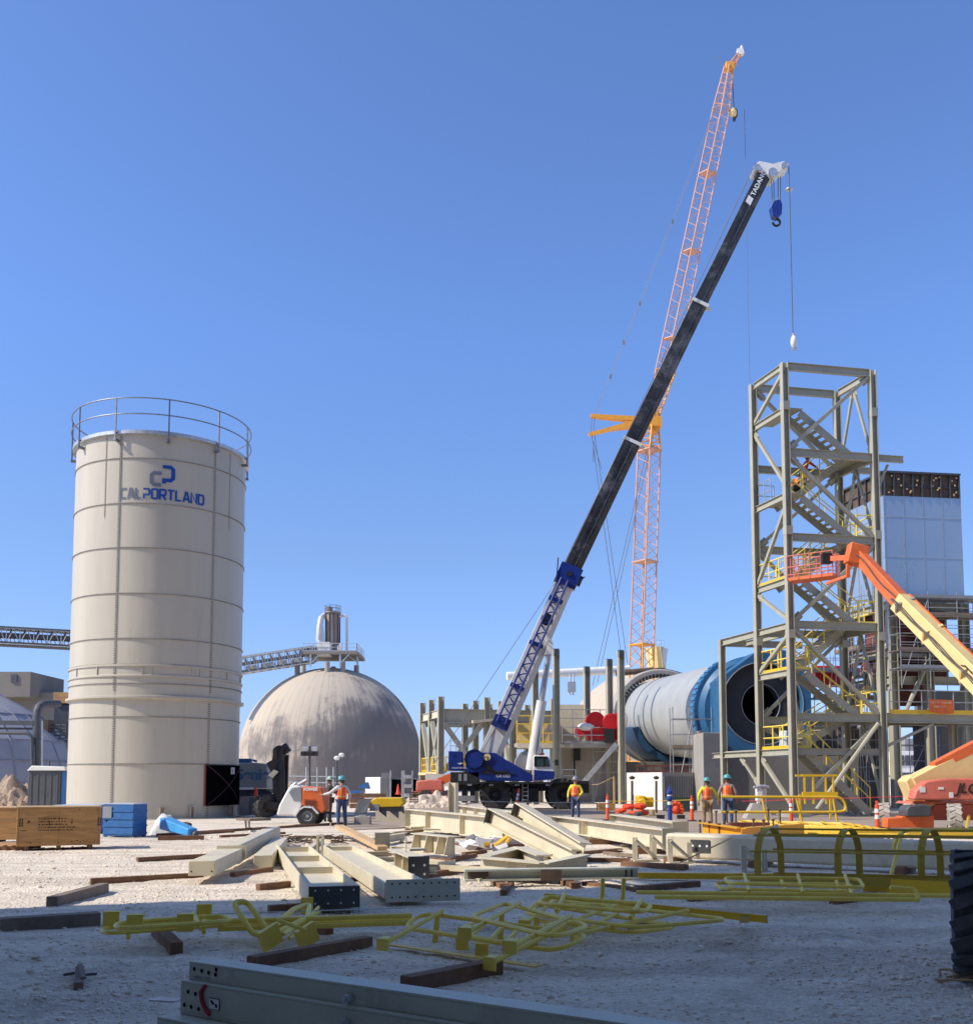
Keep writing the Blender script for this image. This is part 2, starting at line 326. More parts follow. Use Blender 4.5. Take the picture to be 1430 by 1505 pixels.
# ============================================================ ground
TRK=[(2.2,8,.62,.785),(4.2,7.2,.62,.785),(-4.6,9,.90,.43),(-3.9,7.2,.90,.43),(-9,22,.97,.24),(-9,24.1,.97,.24)]
def hgt(x,y):
    d=math.hypot(x,y)
    if d>60: return 0
    k=1-d/60; tr=0
    for (ox,oy,dx,dy) in TRK:
        l=(x-ox)*dx+(y-oy)*dy; q=abs((x-ox)*dy-(y-oy)*dx+.15*math.sin(l*.35))
        if q<.34:
            e=min(1,(.34-q)/.09); tr-=e*(.022+.010*math.sin(l*2*math.pi/.34+ (q*9)))
        elif q<.5: tr+=.012*(.5-q)/.16
    return k*(.045*noise.noise(V((x*.35,y*.35,0)))+.034*noise.noise(V((x*1.3,y*1.3,3)))+.02*noise.noise(V((x*4,y*4,7))))+tr-.01
def ground_mat():
    m=bpy.data.materials.new('limestone_gravel_ground'); m.use_nodes=True; nt=m.node_tree; L=nt.links.new; bs=nt.nodes['Principled BSDF']
    bs.inputs['Roughness'].default_value=.95; bs.inputs['Specular IOR Level'].default_value=.2
    g=N(nt,'ShaderNodeNewGeometry'); pos=g.outputs['Position']
    def nz(s,d=6,r=.6):
        n=N(nt,'ShaderNodeTexNoise'); n.inputs['Scale'].default_value=s; n.inputs['Detail'].default_value=d; n.inputs['Roughness'].default_value=r; L(pos,n.inputs['Vector']); return n.outputs[0]
    a=nz(.18,5); b=nz(1.4,8,.7); c=nz(14,6,.7)
    vo=N(nt,'ShaderNodeTexVoronoi'); vo.inputs['Scale'].default_value=22; L(pos,vo.inputs['Vector'])
    vo2=N(nt,'ShaderNodeTexVoronoi'); vo2.inputs['Scale'].default_value=60; L(pos,vo2.inputs['Vector'])
    s=N(nt,'ShaderNodeMath',operation='MULTIPLY_ADD'); L(b,s.inputs[0]); s.inputs[1].default_value=.6
    s0=N(nt,'ShaderNodeMath',operation='MULTIPLY'); L(a,s0.inputs[0]); s0.inputs[1].default_value=.5; L(s0.outputs[0],s.inputs[2])
    cr=N(nt,'ShaderNodeValToRGB'); e=cr.color_ramp.elements; e[0].position=.36; e[0].color=(.51,.415,.325,1); e[1].position=.72; e[1].color=(.92,.815,.675,1); x=e.new(.52); x.color=(.83,.72,.585,1)
    L(s.outputs[0],cr.inputs[0])
    r=N(nt,'ShaderNodeMapRange'); r.inputs[1].default_value=.3; r.inputs[2].default_value=.7; r.inputs[3].default_value=.80; r.inputs[4].default_value=1.15; L(c,r.inputs[0])
    mx=N(nt,'ShaderNodeVectorMath',operation='SCALE'); L(cr.outputs[0],mx.inputs[0]); L(r.outputs[0],mx.inputs['Scale'])
    vr=N(nt,'ShaderNodeMapRange'); vr.inputs[1].default_value=.0; vr.inputs[2].default_value=1; vr.inputs[3].default_value=.9; vr.inputs[4].default_value=1.1; L(vo.outputs['Color'],vr.inputs[0])
    m3=N(nt,'ShaderNodeVectorMath',operation='SCALE'); L(mx.outputs[0],m3.inputs[0]); L(vr.outputs[0],m3.inputs['Scale'])
    mp=N(nt,'ShaderNodeMapping'); mp.inputs['Rotation'].default_value=(0,0,.35); mp.inputs['Scale'].default_value=(.10,1.5,1); L(pos,mp.inputs['Vector'])
    n5=N(nt,'ShaderNodeTexNoise'); n5.inputs['Scale'].default_value=1; n5.inputs['Detail'].default_value=5; L(mp.outputs[0],n5.inputs['Vector'])
    r5=N(nt,'ShaderNodeMapRange'); r5.inputs[1].default_value=.35; r5.inputs[2].default_value=.6; r5.inputs[3].default_value=.80; r5.inputs[4].default_value=1.04; L(n5.outputs[0],r5.inputs[0])
    m4=N(nt,'ShaderNodeVectorMath',operation='SCALE'); L(m3.outputs[0],m4.inputs[0]); L(r5.outputs[0],m4.inputs['Scale'])
    L(m4.outputs[0],bs.inputs['Base Color'])
    h1=N(nt,'ShaderNodeMath',operation='MULTIPLY_ADD'); L(vo.outputs['Distance'],h1.inputs[0]); h1.inputs[1].default_value=-.6; L(c,h1.inputs[2])
    h2=N(nt,'ShaderNodeMath',operation='MULTIPLY_ADD'); L(vo2.outputs['Distance'],h2.inputs[0]); h2.inputs[1].default_value=-.3; L(h1.outputs[0],h2.inputs[2])
    bu=N(nt,'ShaderNodeBump'); bu.inputs['Strength'].default_value=.7; bu.inputs['Distance'].default_value=.06; L(h2.outputs[0],bu.inputs['Height']); L(bu.outputs[0],bs.inputs['Normal'])
    return m
def axis(lo,hi,fine0,fine1,st):
    out=[]; x=fine0
    while x<=fine1+1e-6: out.append(x); x+=st
    s=st*1.5; x=fine1+s
    while x<hi: out.append(x); s*=1.35; x+=s
    out.append(hi); s=st*1.5; x=fine0-s; left=[]
    while x>lo: left.append(x); s*=1.35; x-=s
    return [lo]+left[::-1]+out
xs=axis(-4000,4000,-10,12,.085); ys=axis(-3000,6000,3.5,30,.085)
mb=MB(); nx=len(xs)
mb.v=[V((x,y,hgt(x,y))) for y in ys for x in xs]
mb.f=[(j*nx+i,j*nx+i+1,(j+1)*nx+i+1,(j+1)*nx+i) for j in range(len(ys)-1) for i in range(nx-1)]
me=bpy.data.meshes.new('ground'); me.from_pydata(mb.v,[],mb.f); me.shade_smooth(); me.materials.append(ground_mat())
go=bpy.data.objects.new('ground',me); col.objects.link(go); go['kind']='structure'
# loose stones
m_stone=M('limestone_stones',(.80,.70,.58),.95,var=.3,scale=12)
ico=[(0,0,1)]+[(.894*math.cos(t),.894*math.sin(t),.447) for t in [2*math.pi*i/5 for i in range(5)]]+[(.894*math.cos(t),.894*math.sin(t),-.447) for t in [2*math.pi*(i+.5)/5 for i in range(5)]]+[(0,0,-1)]
icf=[(0,1+i,1+(i+1)%5) for i in range(5)]+[(1+i,6+i,1+(i+1)%5) for i in range(5)]+[(1+(i+1)%5,6+i,6+(i+1)%5) for i in range(5)]+[(6+i,11,6+(i+1)%5) for i in range(5)]
vs=[];fs=[]
for k in range(16000):
    u=rnd.random(); Y=1/( (1/5.2)*(1-u)+(1/34)*u ); X=Y*rnd.uniform(-.5,.5)
    if noise.noise(V((X*.8,Y*.8,9)))<rnd.uniform(-.5,.35): continue
    r=rnd.uniform(.006,.016)*(1+Y/22)*(1 if rnd.random()<.95 else 2.0)
    z=hgt(X,Y); n=len(vs); q=rnd.uniform(0,6.28); c,s_=math.cos(q),math.sin(q); sx,sy,sz=rnd.uniform(.7,1.4),rnd.uniform(.7,1.2),rnd.uniform(.4,.8)
    for a in ico:
        j=rnd.uniform(.8,1.2); x,y,zz=a[0]*sx*r*j,a[1]*sy*r*j,a[2]*sz*r*j
        vs.append((X+c*x-s_*y,Y+s_*x+c*y,z+zz+r*.15))
    fs+=[tuple(i+n for i in f) for f in icf]
me=bpy.data.meshes.new('loose_stones'); me.from_pydata(vs,[],fs); me.materials.append(m_stone)
o=bpy.data.objects.new('loose_stones',me); col.objects.link(o); tag(o,'small pale limestone stones scattered over the dusty yard','stones',kind='stuff')
# darker compacted haul road behind the beams, far pad and low hills
m_road=M('compacted_dirt_road',(.33,.26,.20),.95,var=.12,scale=.8,bump=.3,bscale=10)
mb=MB(); q=[G(500,1222),G(760,1209),G(1010,1246),G(1330,1228),G(1470,1226),G(1470,1196),G(1010,1192),G(640,1186),G(500,1200)]
mb.add([V((p.x,p.y,.018)) for p in q],[tuple(range(len(q)))]); mb.build('dirt_road',m_road,None,kind='structure')
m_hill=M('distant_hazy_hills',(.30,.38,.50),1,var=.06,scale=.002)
mb=MB(); n=90; pr=[]
for i in range(n+1):
    x=-3600+7200*i/n; h=70+60*noise.noise(V((x*.0016,2,0)))+25*noise.noise(V((x*.006,5,0))); pr.append((x,max(10,h)))
for i in range(n):
    (x0,h0),(x1,h1)=pr[i],pr[i+1]
    mb.add([(x0,3600,-5),(x1,3600,-5),(x1,3900,h1),(x0,3900,h0)],[(0,1,2,3)])
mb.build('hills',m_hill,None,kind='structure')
# the tall plant building behind the camera whose shadow covers the near yard
C=V((-14,11.1,0)); a=V((.956,.292,0)); b=V((.292,-.956,0))
mb=MB(); c=C-a*9+b*24; mb.obox(c+V((0,0,16)),a*9,b*24,V((0,0,16)))
t=thing('plant_building','tall plain concrete plant building standing behind the viewpoint','building',c)
w_=mb.build('wall',m_gbld,t); mb=MB(); mb.obox(c+V((0,0,32.3)),a*9.3,b*24.3,V((0,0,.29))); mb.build('roof',m_dgrey,t)
mb=MB(); mb.obox(C-a*9-b*1.7+V((0,0,31.4)),a*4,b*1.69,V((0,0,4.6))); mb.build('shadow_blocker_box',m_gbld,t)  # unseen box added up here to step the shadow edge in the right yard
t=thing('fill_blocker','long dark unseen block added behind the viewpoint to cut fill light','building',(25,-20,0))  # unseen block added to cut sky fill and ground bounce
mb=MB(); mb.box(-8,-40,0,75,-15,34); mb.build('wall',m_dgrey,t); mb=MB(); mb.box(-8.4,-40.4,34.01,75.4,-14.6,34.4); mb.build('roof',m_dgrey,t)
# ============================================================ silo
def stroke(mb,pts,w,f,closed=False,lift=0):
    """flat mitred stroke in (x,y); f maps (x,y,lift) to the surface"""
    pts=[V((p[0],p[1],0)) for p in pts]; n=len(pts); L=[];Rr=[]
    for i,p in enumerate(pts):
        a=pts[i-1] if (i or closed) else None; b=pts[(i+1)%n] if (i<n-1 or closed) else None
        d0=(p-a).normalized() if a is not None else None; d1=(b-p).normalized() if b is not None else None
        d0=d0 or d1; d1=d1 or d0
        n0=V((-d0.y,d0.x,0)); n1=V((-d1.y,d1.x,0)); m=(n0+n1).normalized(); k=w/2/max(.62,m.dot(n0))
        L.append(p+m*k); Rr.append(p-m*k)
    vs=[f(q.x,q.y,lift) for q in L]+[f(q.x,q.y,lift) for q in Rr]
    fs=[(i,(i+1)%n,n+(i+1)%n,n+i) for i in range(n if closed else n-1)]
    mb.add(vs,fs)
LET={ # unit cell 1 x 1 centre-line strokes
'C':[[(1,.97),(.98,1),(.12,1),(0,.88),(0,.12),(.12,0),(1,0)]],
'A':[[(-.05,-.08),(.38,1),(.62,1),(1.05,-.08)],[(.2,.27),(.8,.27)]],
'L':[[(0,1.08),(0,0),(.92,0)]],
'P':[[(-.1,1),(.86,1),(1,.88),(1,.5),(.86,.38),(.02,.38),(.02,-.08)]],
'O':[[(.12,0),(0,.12),(0,.88),(.12,1),(.88,1),(1,.88),(1,.12),(.88,0)]],
'R':[[(0,-.08),(0,1),(.86,1),(1,.88),(1,.55),(.86,.42),(.12,.42)],[(.55,.36),(1.02,-.08)]],
'T':[[(-.05,1),(1.05,1)],[(.5,.92),(.5,-.08)]],
'N':[[(0,-.08),(0,1.02),(1,-.02),(1,1.08)]],
'D':[[(0,0),(0,1),(.84,1),(1,.84),(1,.16),(.84,0)]],
'J':[[(1,1.08),(1,.12),(.86,0),(.14,0),(0,.12),(0,.3)]],
'G':[[(1,.97),(.98,1),(.12,1),(0,.88),(0,.12),(.12,0),(1,0),(1,.45),(.5,.45)]],
'M':[[(0,-.08),(0,1.0),(.5,.3),(1,1.0),(1,-.08)]]}
def letters(mb,s,x,y,cw,ch,gap,w,f,lift0=0):
    for ch_ in s:
        if ch_!=' ':
            for i,st in enumerate(LET[ch_]):
                stroke(mb,[(x+p[0]*cw,y+p[1]*ch) for p in st],w,f,closed=ch_ in'OD',lift=lift0+.002*i)
        x+=cw+gap
    return x
SA=math.atan2(229-CX,FPX)                    # bearing of the silo axis
SD=50.0; SR=3.83
sc_=V((SD*math.sin(SA),SD*math.cos(SA),0))
silo=thing('storage_silo','tall cream bolted steel storage silo with a blue and grey company sign','silo',sc_)
tocam=V((-sc_.x,-sc_.y,0)).normalized(); right=V((-tocam.y,tocam.x,0))
def sp_(ang,z,r):                            # ang in degrees to the right of the side facing the road
    t=R(ang); return sc_+(tocam*math.cos(t)+right*math.sin(t))*r+V((0,0,z))
fd=(SD-SR)*math.cos(SA)
def zs(py,px=226): return P(px,py,fd).z
ZT=zs(637); ZL=zs(1024)
mb=MB(); mb.lathe([(SR-.05,.0),(SR-.05,ZL-.12)],96,sc_); mb.lathe([(SR,ZL+.04),(SR,ZT-.1)],96,sc_); mb.build('shell',m_silo,silo)
mb=MB(); mb.lathe([(SR-.05,ZL-.13),(SR+.13,ZL-.06),(SR+.13,ZL+.03),(SR-.01,ZL+.06)],96,sc_); mb.build('skirt_ledge',m_silo,silo)
mb=MB(); mb.lathe([(SR-.02,ZT-.14),(SR+.17,ZT-.1),(SR+.17,ZT+.05),(SR+.1,ZT+.08),(0,ZT+.5)],96,sc_); mb.build('roof',m_galv,silo)
rings=[675,741,806,873,939,977,993,1005]; low=[1054,1123]
mb=MB()
for py in rings+low:
    z=zs(py); r=SR if py<1024 else SR-.05
    mb.lathe([(r-.01,z-.05),(r+.012,z-.045),(r+.012,z+.045),(r-.01,z+.05)],96,sc_)
Z0=zs(1110)
for a in (-27.5,36,100,164,-92,-155):
    for z0,z1,r in((ZL+.07,ZT-.15,SR),(.02,ZL-.14,SR-.05)):
        p0,p1=sp_(a,z0,r+.004),sp_(a,z1,r+.004); d=sp_(a,0,1)-sc_; mb.bar(p0,p1,.09,.012,up=d)
for a in(-38.5,50.5): 
    d=sp_(a,0,1)-sc_; mb.bar(sp_(a,zs(762),SR+.003),sp_(a,ZT-.15,SR+.003),.05,.014,up=d)
mb.build('panel_seams',m_silo,silo)
mb=MB()
def bolt(a,z,r,s=.02):
    n=sp_(a,0,1)-sc_; t=V((-n.y,n.x,0)); mb.obox(sp_(a,z,r+.014),n*.016,t*s,V((0,0,s)))
for py in rings+low:
    z=zs(py); r=(SR if py<1024 else SR-.05)+.01
    for k in range(200):
        a=-100+k; bolt(a,z,r,.017)
for a in(-27.5,36):
    z=.1
    while z<ZT-.2:
        if abs(z-ZL)>.2: 
            for q in(-.5,.5): bolt(a+q,z,SR+.008 if z>ZL else SR-.042,.019)
        z+=.105
for a in(-38.5,50.5):
    z=zs(757)
    while z<ZT-.2: bolt(a,z,SR,.022); z+=.11
mb.build('bolts',m_seam,silo,smooth=0)
# stiffener boxes between the two belt rings
mb=MB(); za,zb=zs(978),zs(993)
for a in(-62,-40.5,-9.5,-4,22.5,28,52,75):
    d=sp_(a,0,1)-sc_; mb.bar(sp_(a,za,SR+.02),sp_(a,zb,SR+.02),.05,.05,up=d)
for py in(978,993): mb.lathe([(SR,zs(py)-.06),(SR+.06,zs(py)-.055),(SR+.06,zs(py)+.02),(SR,zs(py)+.05)],96,sc_)
mb.build('belt',m_silo,silo)
# roof railing
mb=MB(); RR=SR+.24; zr=P(246,586.5,(SD-RR)*math.cos(SA)).z
for z in(zr,(zr+ZT)/2+.02): mb.path([sp_(a,z,RR) for a in range(0,360,4)],.03,8,closed=True)
for k in range(11):
    a=3+32.73*k; d=sp_(a,0,1)-sc_
    mb.bar(sp_(a,ZT-.42,RR),sp_(a,zr+.02,RR),.06,.06,up=d); mb.bar(sp_(a,ZT-.38,SR),sp_(a,ZT-.38,RR+.05),.12,.1); mb.bar(sp_(a,ZT-.05,SR),sp_(a,ZT-.05,RR),.06,.05)
mb.build('roof_railing',m_railg,silo)
# dark hatch with a crossed brace, red edge
mb=MB(); h0,h1=zs(1186,310),zs(1124,310); a0,a1=34.5,77
def hp(u,v,l): return sp_(a0+(a1-a0)*u,h0+(h1-h0)*v,SR-.05+l)
n=10
for k in range(n): 
    q=[hp(k/n,0,.1),hp((k+1)/n,0,.1),hp((k+1)/n,1,.1),hp(k/n,1,.1)]; q2=[hp(k/n,0,0),hp((k+1)/n,0,0),hp((k+1)/n,1,0),hp(k/n,1,0)]
    mb.add(q+q2,[(0,1,2,3),(3,2,6,7),(1,0,4,5)])
mb.add([hp(0,0,0),hp(0,1,0),hp(0,1,.1),hp(0,0,.1),hp(1,0,0),hp(1,1,0),hp(1,1,.1),hp(1,0,.1)],[(0,1,2,3),(7,6,5,4)])
hat=mb.build('hatch_cover',m_void,silo)
m_line=M('hatch_cross_line',(.10,.04,.045),.7); m_edge=M('hatch_red_edge',(.22,.03,.03),.7)
mb=MB()
for s in((0,1),(1,0)):
    pts=[hp(u/8,s[0]+(s[1]-s[0])*u/8,.105) for u in range(9)]; mb.path(pts,.014,5)
mb.build('cross_brace',m_line,hat)
mb=MB(); mb.bar(hp(-.02,0,.06),hp(-.02,1.02,.06),.05,.05); mb.build('edge_trim',m_edge,hat)
mb=MB(); mb.add([hp(.55,.78,.112),hp(.68,.78,.112),hp(.68,.95,.112),hp(.55,.95,.112)],[(0,1,2,3)]); mb.build('paper_notice',m_refl,hat)
mb=MB()
for k in range(4): mb.add([hp(.57,.80+.035*k,.117),hp(.65,.80+.035*k,.117),hp(.65,.815+.035*k,.117),hp(.57,.815+.035*k,.117)],[(0,1,2,3)])
mb.build('notice_print',m_ink,hat)
# anchor chairs at the base
mb=MB()
for a in(-75,-45,5,24,60,85): 
    for q in(-1.2,1.2): 
        d=sp_(a+q,0,1)-sc_; mb.bar(sp_(a+q,.03,SR),sp_(a+q,.5,SR),.03,.2,up=d)
    d=sp_(a,0,1)-sc_; mb.bar(sp_(a,.5,SR+.02),sp_(a,.54,SR+.02),.25,.22,up=d)
mb.lathe([(SR-.06,.02),(SR+.08,.02),(SR+.08,.06),(SR-.06,.06)],96,sc_)
mb.build('base_ring',m_silo,silo)
# sign
m_sgrey=M('sign_grey',(.15,.17,.22),.5,var=.05); m_sblue=M('sign_blue',(.006,.065,.34),.5,var=.05)
def surf(x,y,l): return sp_(math.degrees(x/SR),y,SR+.02+l)
zt0,zt1=zs(738),zs(725)
def ax(px):
    lo,hi=-80.0,80.0
    for _ in range(40):
        m=(lo+hi)/2
        if proj(sp_(m,zs(722),SR))[0]<px: lo=m
        else: hi=m
    return R(lo)*SR
x0,x1=ax(178+0),ax(299); tot=x1-x0
cw=tot/(11+10*.42); gp=cw*.42; hh=zs(722)-zs(735.5)
mb=MB(); xe=letters(mb,'CAL',x0,zs(733.5),cw,hh,gp,.088,surf); mb.build('sign_word_grey',m_sgrey,silo,smooth=0)
mb=MB(); letters(mb,'PORTLAND',xe,zs(733.5),cw,hh,gp,.088,surf)
stroke(mb,[(x1+.06+.02*math.cos(t*.7854),zs(725)+.02*math.sin(t*.7854)) for t in range(8)],.012,surf,closed=True)
mb.build('sign_word_blue',m_sblue,silo,smooth=0)
def gx(px): return ax(px)
mb=MB(); q=[(gx(236.5),zs(696)),(gx(226),zs(696)),(gx(222.5),zs(699)),(gx(222.5),zs(710)),(gx(226),zs(713)),(gx(236.5),zs(713))]
stroke(mb,q,.16,surf); mb.build('sign_mark_grey',m_sgrey,silo,smooth=0)
mb=MB(); q=[(gx(238.5),zs(686)),(gx(250),zs(686)),(gx(254),zs(689.5)),(gx(254),zs(702)),(gx(250),zs(705.5)),(gx(240.8),zs(705.5)),(gx(240.8),zs(710.5))]
stroke(mb,q,.16,surf); mb.build('sign_mark_blue',m_sblue,silo,smooth=0)
# concrete pad under the silo
mb=MB(); mb.lathe([(0,.16),(SR+.6,.16),(SR+.6,-.1)],8,sc_-V((0,0,.14)),a0=22.5,a1=382.5); solo(mb,'concrete_pad',m_conc,'low pale concrete pad under the cream storage silo','pad',smooth=0)
# ============================================================ domes
def dome(px,Y,Rr,zc,label,top=True):
    c=V(((px-CX)/FPX*Y,Y,0)); t=thing('storage_dome',label,'dome',c)
    mb=MB(); prof=[(Rr,-.5),(Rr,zc)]+[(Rr*math.cos(R(a)),zc+Rr*math.sin(R(a))) for a in range(3,90,3)]+[(.02,zc+Rr)]
    mb.lathe(prof,96,c); sh=mb.build('shell',m_dome,t); return c,t
DC,dm=dome(486,150,13.2,5.0,'stained concrete storage dome with a conveyor house and filter tower on top')
def dp(px,py,dy=0): return P(px,py,DC.y+dy)
# piers, platform, filter tower on the dome
for px,py0,py1,dy in((437,968,990,-3),(481,973,990,-5),(504,972,992,-4),(524,978,996,0),(446,976,988,3),(490,980,988,3)):
    a_,b_=dp(px,py1+6,dy),dp(px,py0,dy); mb=MB(); mb.tube(a_,b_,.38,10); mb.build('pier',m_conc,dm)
mb=MB(); zp=dp(490,966).z
mb.obox(V((DC.x+.6,DC.y-1,zp)),(3.9,0,0),(0,4.5,0),(0,0,.22)); mb.build('platform',m_gbld,dm)
mb=MB(); q=[(DC.x-3.2,DC.y-5.4,zp+.22),(DC.x+4.4,DC.y-5.4,zp+.22),(DC.x+4.4,DC.y+3.3,zp+.22)]; railing(mb,q,1.1,.05,1.2)
for x in(-2.2,2.0): 
    mb.bar((DC.x+x,DC.y-5.2,zp-.2),(DC.x+x,DC.y-5.2,zp-2),.25,.25)
    mb.bar((DC.x+x,DC.y-5.2,zp-1.6),(DC.x+x+1.3,DC.y-5.2,zp-.2),.15,.15)
mb.bar((DC.x+4.2,DC.y-3,zp-.2),(DC.x+4.2,DC.y-3,zp-1.6),.25,.25); mb.bar((DC.x+4.2,DC.y-3,zp-1.2),(DC.x+3,DC.y-3,zp-.2),.15,.15)
mb.build('platform_railing',m_galv,dm)
b0=dp(489,962,-1); t0=dp(489,903,-1); mb=MB(); mb.tube(b0,t0,1.02,16); mb.lathe([(1.05,0),(1.25,.15),(1.25,.3),(0,.35)],16,t0)
mb.tube(t0+V((-.55,0,.3)),t0+V((-.55,0,1.1)),.45,10); mb.build('filter_tower',M('weathered_filter_metal',(.27,.23,.21),.6,.3,var=.4,scale=.8,dirt=(.2,.09,.05),damt=.4,dscale=.5,stretch=(1,1,.15)),dm)
mb=MB()
for k in range(10): 
    a=R(36*k); mb.tube(b0+V((1.05*math.cos(a),1.05*math.sin(a),0)),t0+V((1.05*math.cos(a),1.05*math.sin(a),0)),.09,5)
mb.lathe([(1.12,1.2),(1.12,1.26)],14,t0); mb.lathe([(1.12,.75),(1.12,.8)],14,t0)
for k in range(7): a=R(51*k); mb.tube(t0+V((1.12*math.cos(a),1.12*math.sin(a),.3)),t0+V((1.12*math.cos(a),1.12*math.sin(a),1.25)),.05,5)
mb.build('tower_ladder',m_rustb,dm)
mb=MB(); mb.path([dp(472,946,-2),dp(468.5,940,-2),dp(470,920,-2),dp(472,908,-2),dp(476,905,-1),dp(480,907,-1)],.42,8); mb.path([dp(475,944,-2),dp(474,930,-2),dp(472,918,-2)],.22,8)
mb.path([dp(498,906,-1),dp(508,905,-1),dp(510,908,-1),dp(510,958,-1)],.19,8); mb.build('dust_duct',m_tarpw,dm)
mb=MB(); p=dp(477,955,-4); mb.obox(p,(.9,0,0),(0,1.2,0),(0,0,.95)); mb.build('drive_house',m_white,dm)
mb=MB(); p=dp(499,953,-4); mb.tube(dp(501,962,-4),dp(501,946,-4),.16,8); mb.taper(dp(497,960,-4),dp(496.5,948,-4),.5,.3,.05,.05); mb.build('vent_pipe',m_white,dm)
# sloping gallery from the dome towards the silo
gal=thing('conveyor_gallery','long sloping conveyor gallery of grey trusses resting on the dome top','conveyor',dp(360,985,-2))
mb=MB(); a_,b_=dp(300,987,-8),dp(462,962,-3); lattice(mb,a_,b_,2.2,2.3,2.2,2.3,13,.11,.06,cross=True); mb.build('truss',m_galv,gal)
mb=MB(); d=(b_-a_).normalized(); mb.bar(a_+V((0,0,-.9)),b_+V((0,0,-.9)),1.9,.2); mb.bar(a_+V((0,0,.2)),b_+V((0,0,.2)),1.5,.35); mb.build('belt_deck',m_gbld,gal)
mb=MB(); mb.prism([dp(440,956,-4),dp(474,948,-4),dp(474,956,-4),dp(440,964,-4)],(0,2,0)); mb.build('roof_cover',m_dgrey,gal)
for i in range(7): 
    t=i/7; q=a_.lerp(b_,t)+V((0,-.9,-.6)); mb=MB(); mb.obox(q,(.7,0,.1),(0,.1,0),(0,0,.28)); mb.build('idler_guard',m_conc,gal)
# gallery left of the silo
g2=thing('conveyor_gallery','level conveyor gallery truss crossing the sky left of the silo','conveyor',P(0,940,110))
mb=MB(); a_,b_=P(-90,931,110),P(190,946,114); lattice(mb,a_,b_,1.8,1.75,1.8,1.75,14,.09,.05,cross=True); mb.build('truss',m_galv,g2)
mb=MB(); mb.bar(a_+V((0,0,-.8)),b_+V((0,0,-.8)),1.9,.4); mb.bar(a_+V((0,0,.15)),b_+V((0,0,.15)),1.3,.5); mb.bar(a_+V((0,0,1.0)),b_+V((0,0,1.0)),2.0,.12); mb.build('belt_deck',M('gallery_dark_deck',(.11,.10,.10),.8,var=.2),g2)
# second dome behind the kiln
D2,dm2=dome(958,150,13.2,5.0,'pale concrete storage dome mostly hidden behind the kiln')
mb=MB(); p0,p1=P(965,983,146),P(962,952,146); mb.tube(p0,p1,1.25,18); 
for k in range(12): a=R(30*k); mb.tube(p0+V((1.28*math.cos(a),1.28*math.sin(a),0)),p1+V((1.28*math.cos(a),1.28*math.sin(a),0)),.08,5)
mb.build('filter_tower',m_lift,dm2)
mb=MB(); mb.lathe([(1.3,.9),(1.3,.96)],14,p1); 
for k in range(7): a=R(51*k); mb.tube(p1+V((1.3*math.cos(a),1.3*math.sin(a),0)),p1+V((1.3*math.cos(a),1.3*math.sin(a),.95)),.05,5)
mb.build('platform_railing',m_galv,dm2)
mb=MB(); mb.tube(P(968,981,146),P(972,953,146),1.0,16); mb.build('dust_duct',m_galv,dm2)
# pale duct between the structures
du=thing('overhead_duct','long pale round duct running level behind the bare steel columns','duct',P(840,986,100))
mb=MB(); mb.tube(P(745,994,100),P(925,984,102),.42,12); mb.build('pipe',m_white,du)
mb=MB(); mb.tube(P(905,990,101),P(960,985,101),.3,10); mb.build('pipe_end',m_rustb,du)
mb=MB(); 
for px in(838,843): mb.tube(P(px,991,100.5),P(px-1,1022,100.5),.12,6)
mb.obox(P(840,1010,100.5),(.4,0,0),(0,.3,0),(0,0,.5)); mb.build('hanger',m_galv,du)
# ============================================================ far left
fb=thing('fabric_dome','grey fabric covered round shed with sagging panels at the left edge','shed',P(-70,1150,78))
fc=P(-66,1150,78); fc.z=0; FR=9.6; mb=MB()
prof=[(FR*1.0,0),(FR*.985,1.5),(FR*.93,3.1),(FR*.86,4.6),(FR*.62,6.6),(FR*.3,8.3),(.02,9.2)]
mb.lathe(prof,28,fc); mb.build('fabric_cover',m_fab,fb,smooth=20)
mb=MB()
for k in range(28):
    a=R(360*k/28); mb.path([fc+V(((r+.02)*math.cos(a),(r+.02)*math.sin(a),z)) for r,z in prof],.05,5)
for r,z in prof[1:5]: mb.path([fc+V(((r+.02)*math.cos(R(a)),(r+.02)*math.sin(R(a)),z)) for a in range(0,360,13)],.045,5,closed=True)
mb.build('rope_seams',m_seamw,fb)
gb=thing('plant_building','flat roofed grey concrete plant building beyond the fabric shed','building',P(40,1150,100))
mb=MB(); l=P(-200,1018,100); r=P(205,1018,104); mb.prism([(l.x,l.y,0),(r.x,r.y,0),(r.x,r.y,r.z),(l.x,l.y,l.z)],(0,12,0)); w_=mb.build('wall',m_gbld,gb)
mb=MB(); l=P(-200,987,100); r=P(43,987,100); z0=P(43,1018,100).z
mb.prism([(l.x,l.y+.3,z0-.4),(r.x,r.y+.3,z0-.4),(r.x,r.y+.3,r.z),(l.x,l.y+.3,r.z)],(0,8,0)); pent=mb.build('penthouse',m_gbld,gb)
mb=MB(); p=P(19,997,100); mb.obox(p+V((0,.28,0)),(.3,0,0),(0,.1,0),(0,0,.38)); mb.build('vent',m_dgrey,pent)
st=thing('equipment_tower','dark sheeted equipment bay on columns between the shed and the silo','tower',P(92,1150,80))
mb=MB(); a_,b_=P(80,1036,80),P(112,1090,80); mb.box(a_.x,80,b_.z,b_.x,84,a_.z); mb.build('upper_cladding',M('dark_blue_grey_sheet',(.05,.06,.08),.6),st)
mb=MB(); a_,b_=P(62,1088,78),P(96,1150,78); mb.box(a_.x,78,0,b_.x,82,a_.z); mb.build('lower_cladding',m_dgrey,st)
mb=MB(); a_,b_=P(80,1018,80),P(112,1034,80); mb.box(a_.x,79.8,b_.z,b_.x,84,a_.z); mb.build('top_box',m_ply,st)
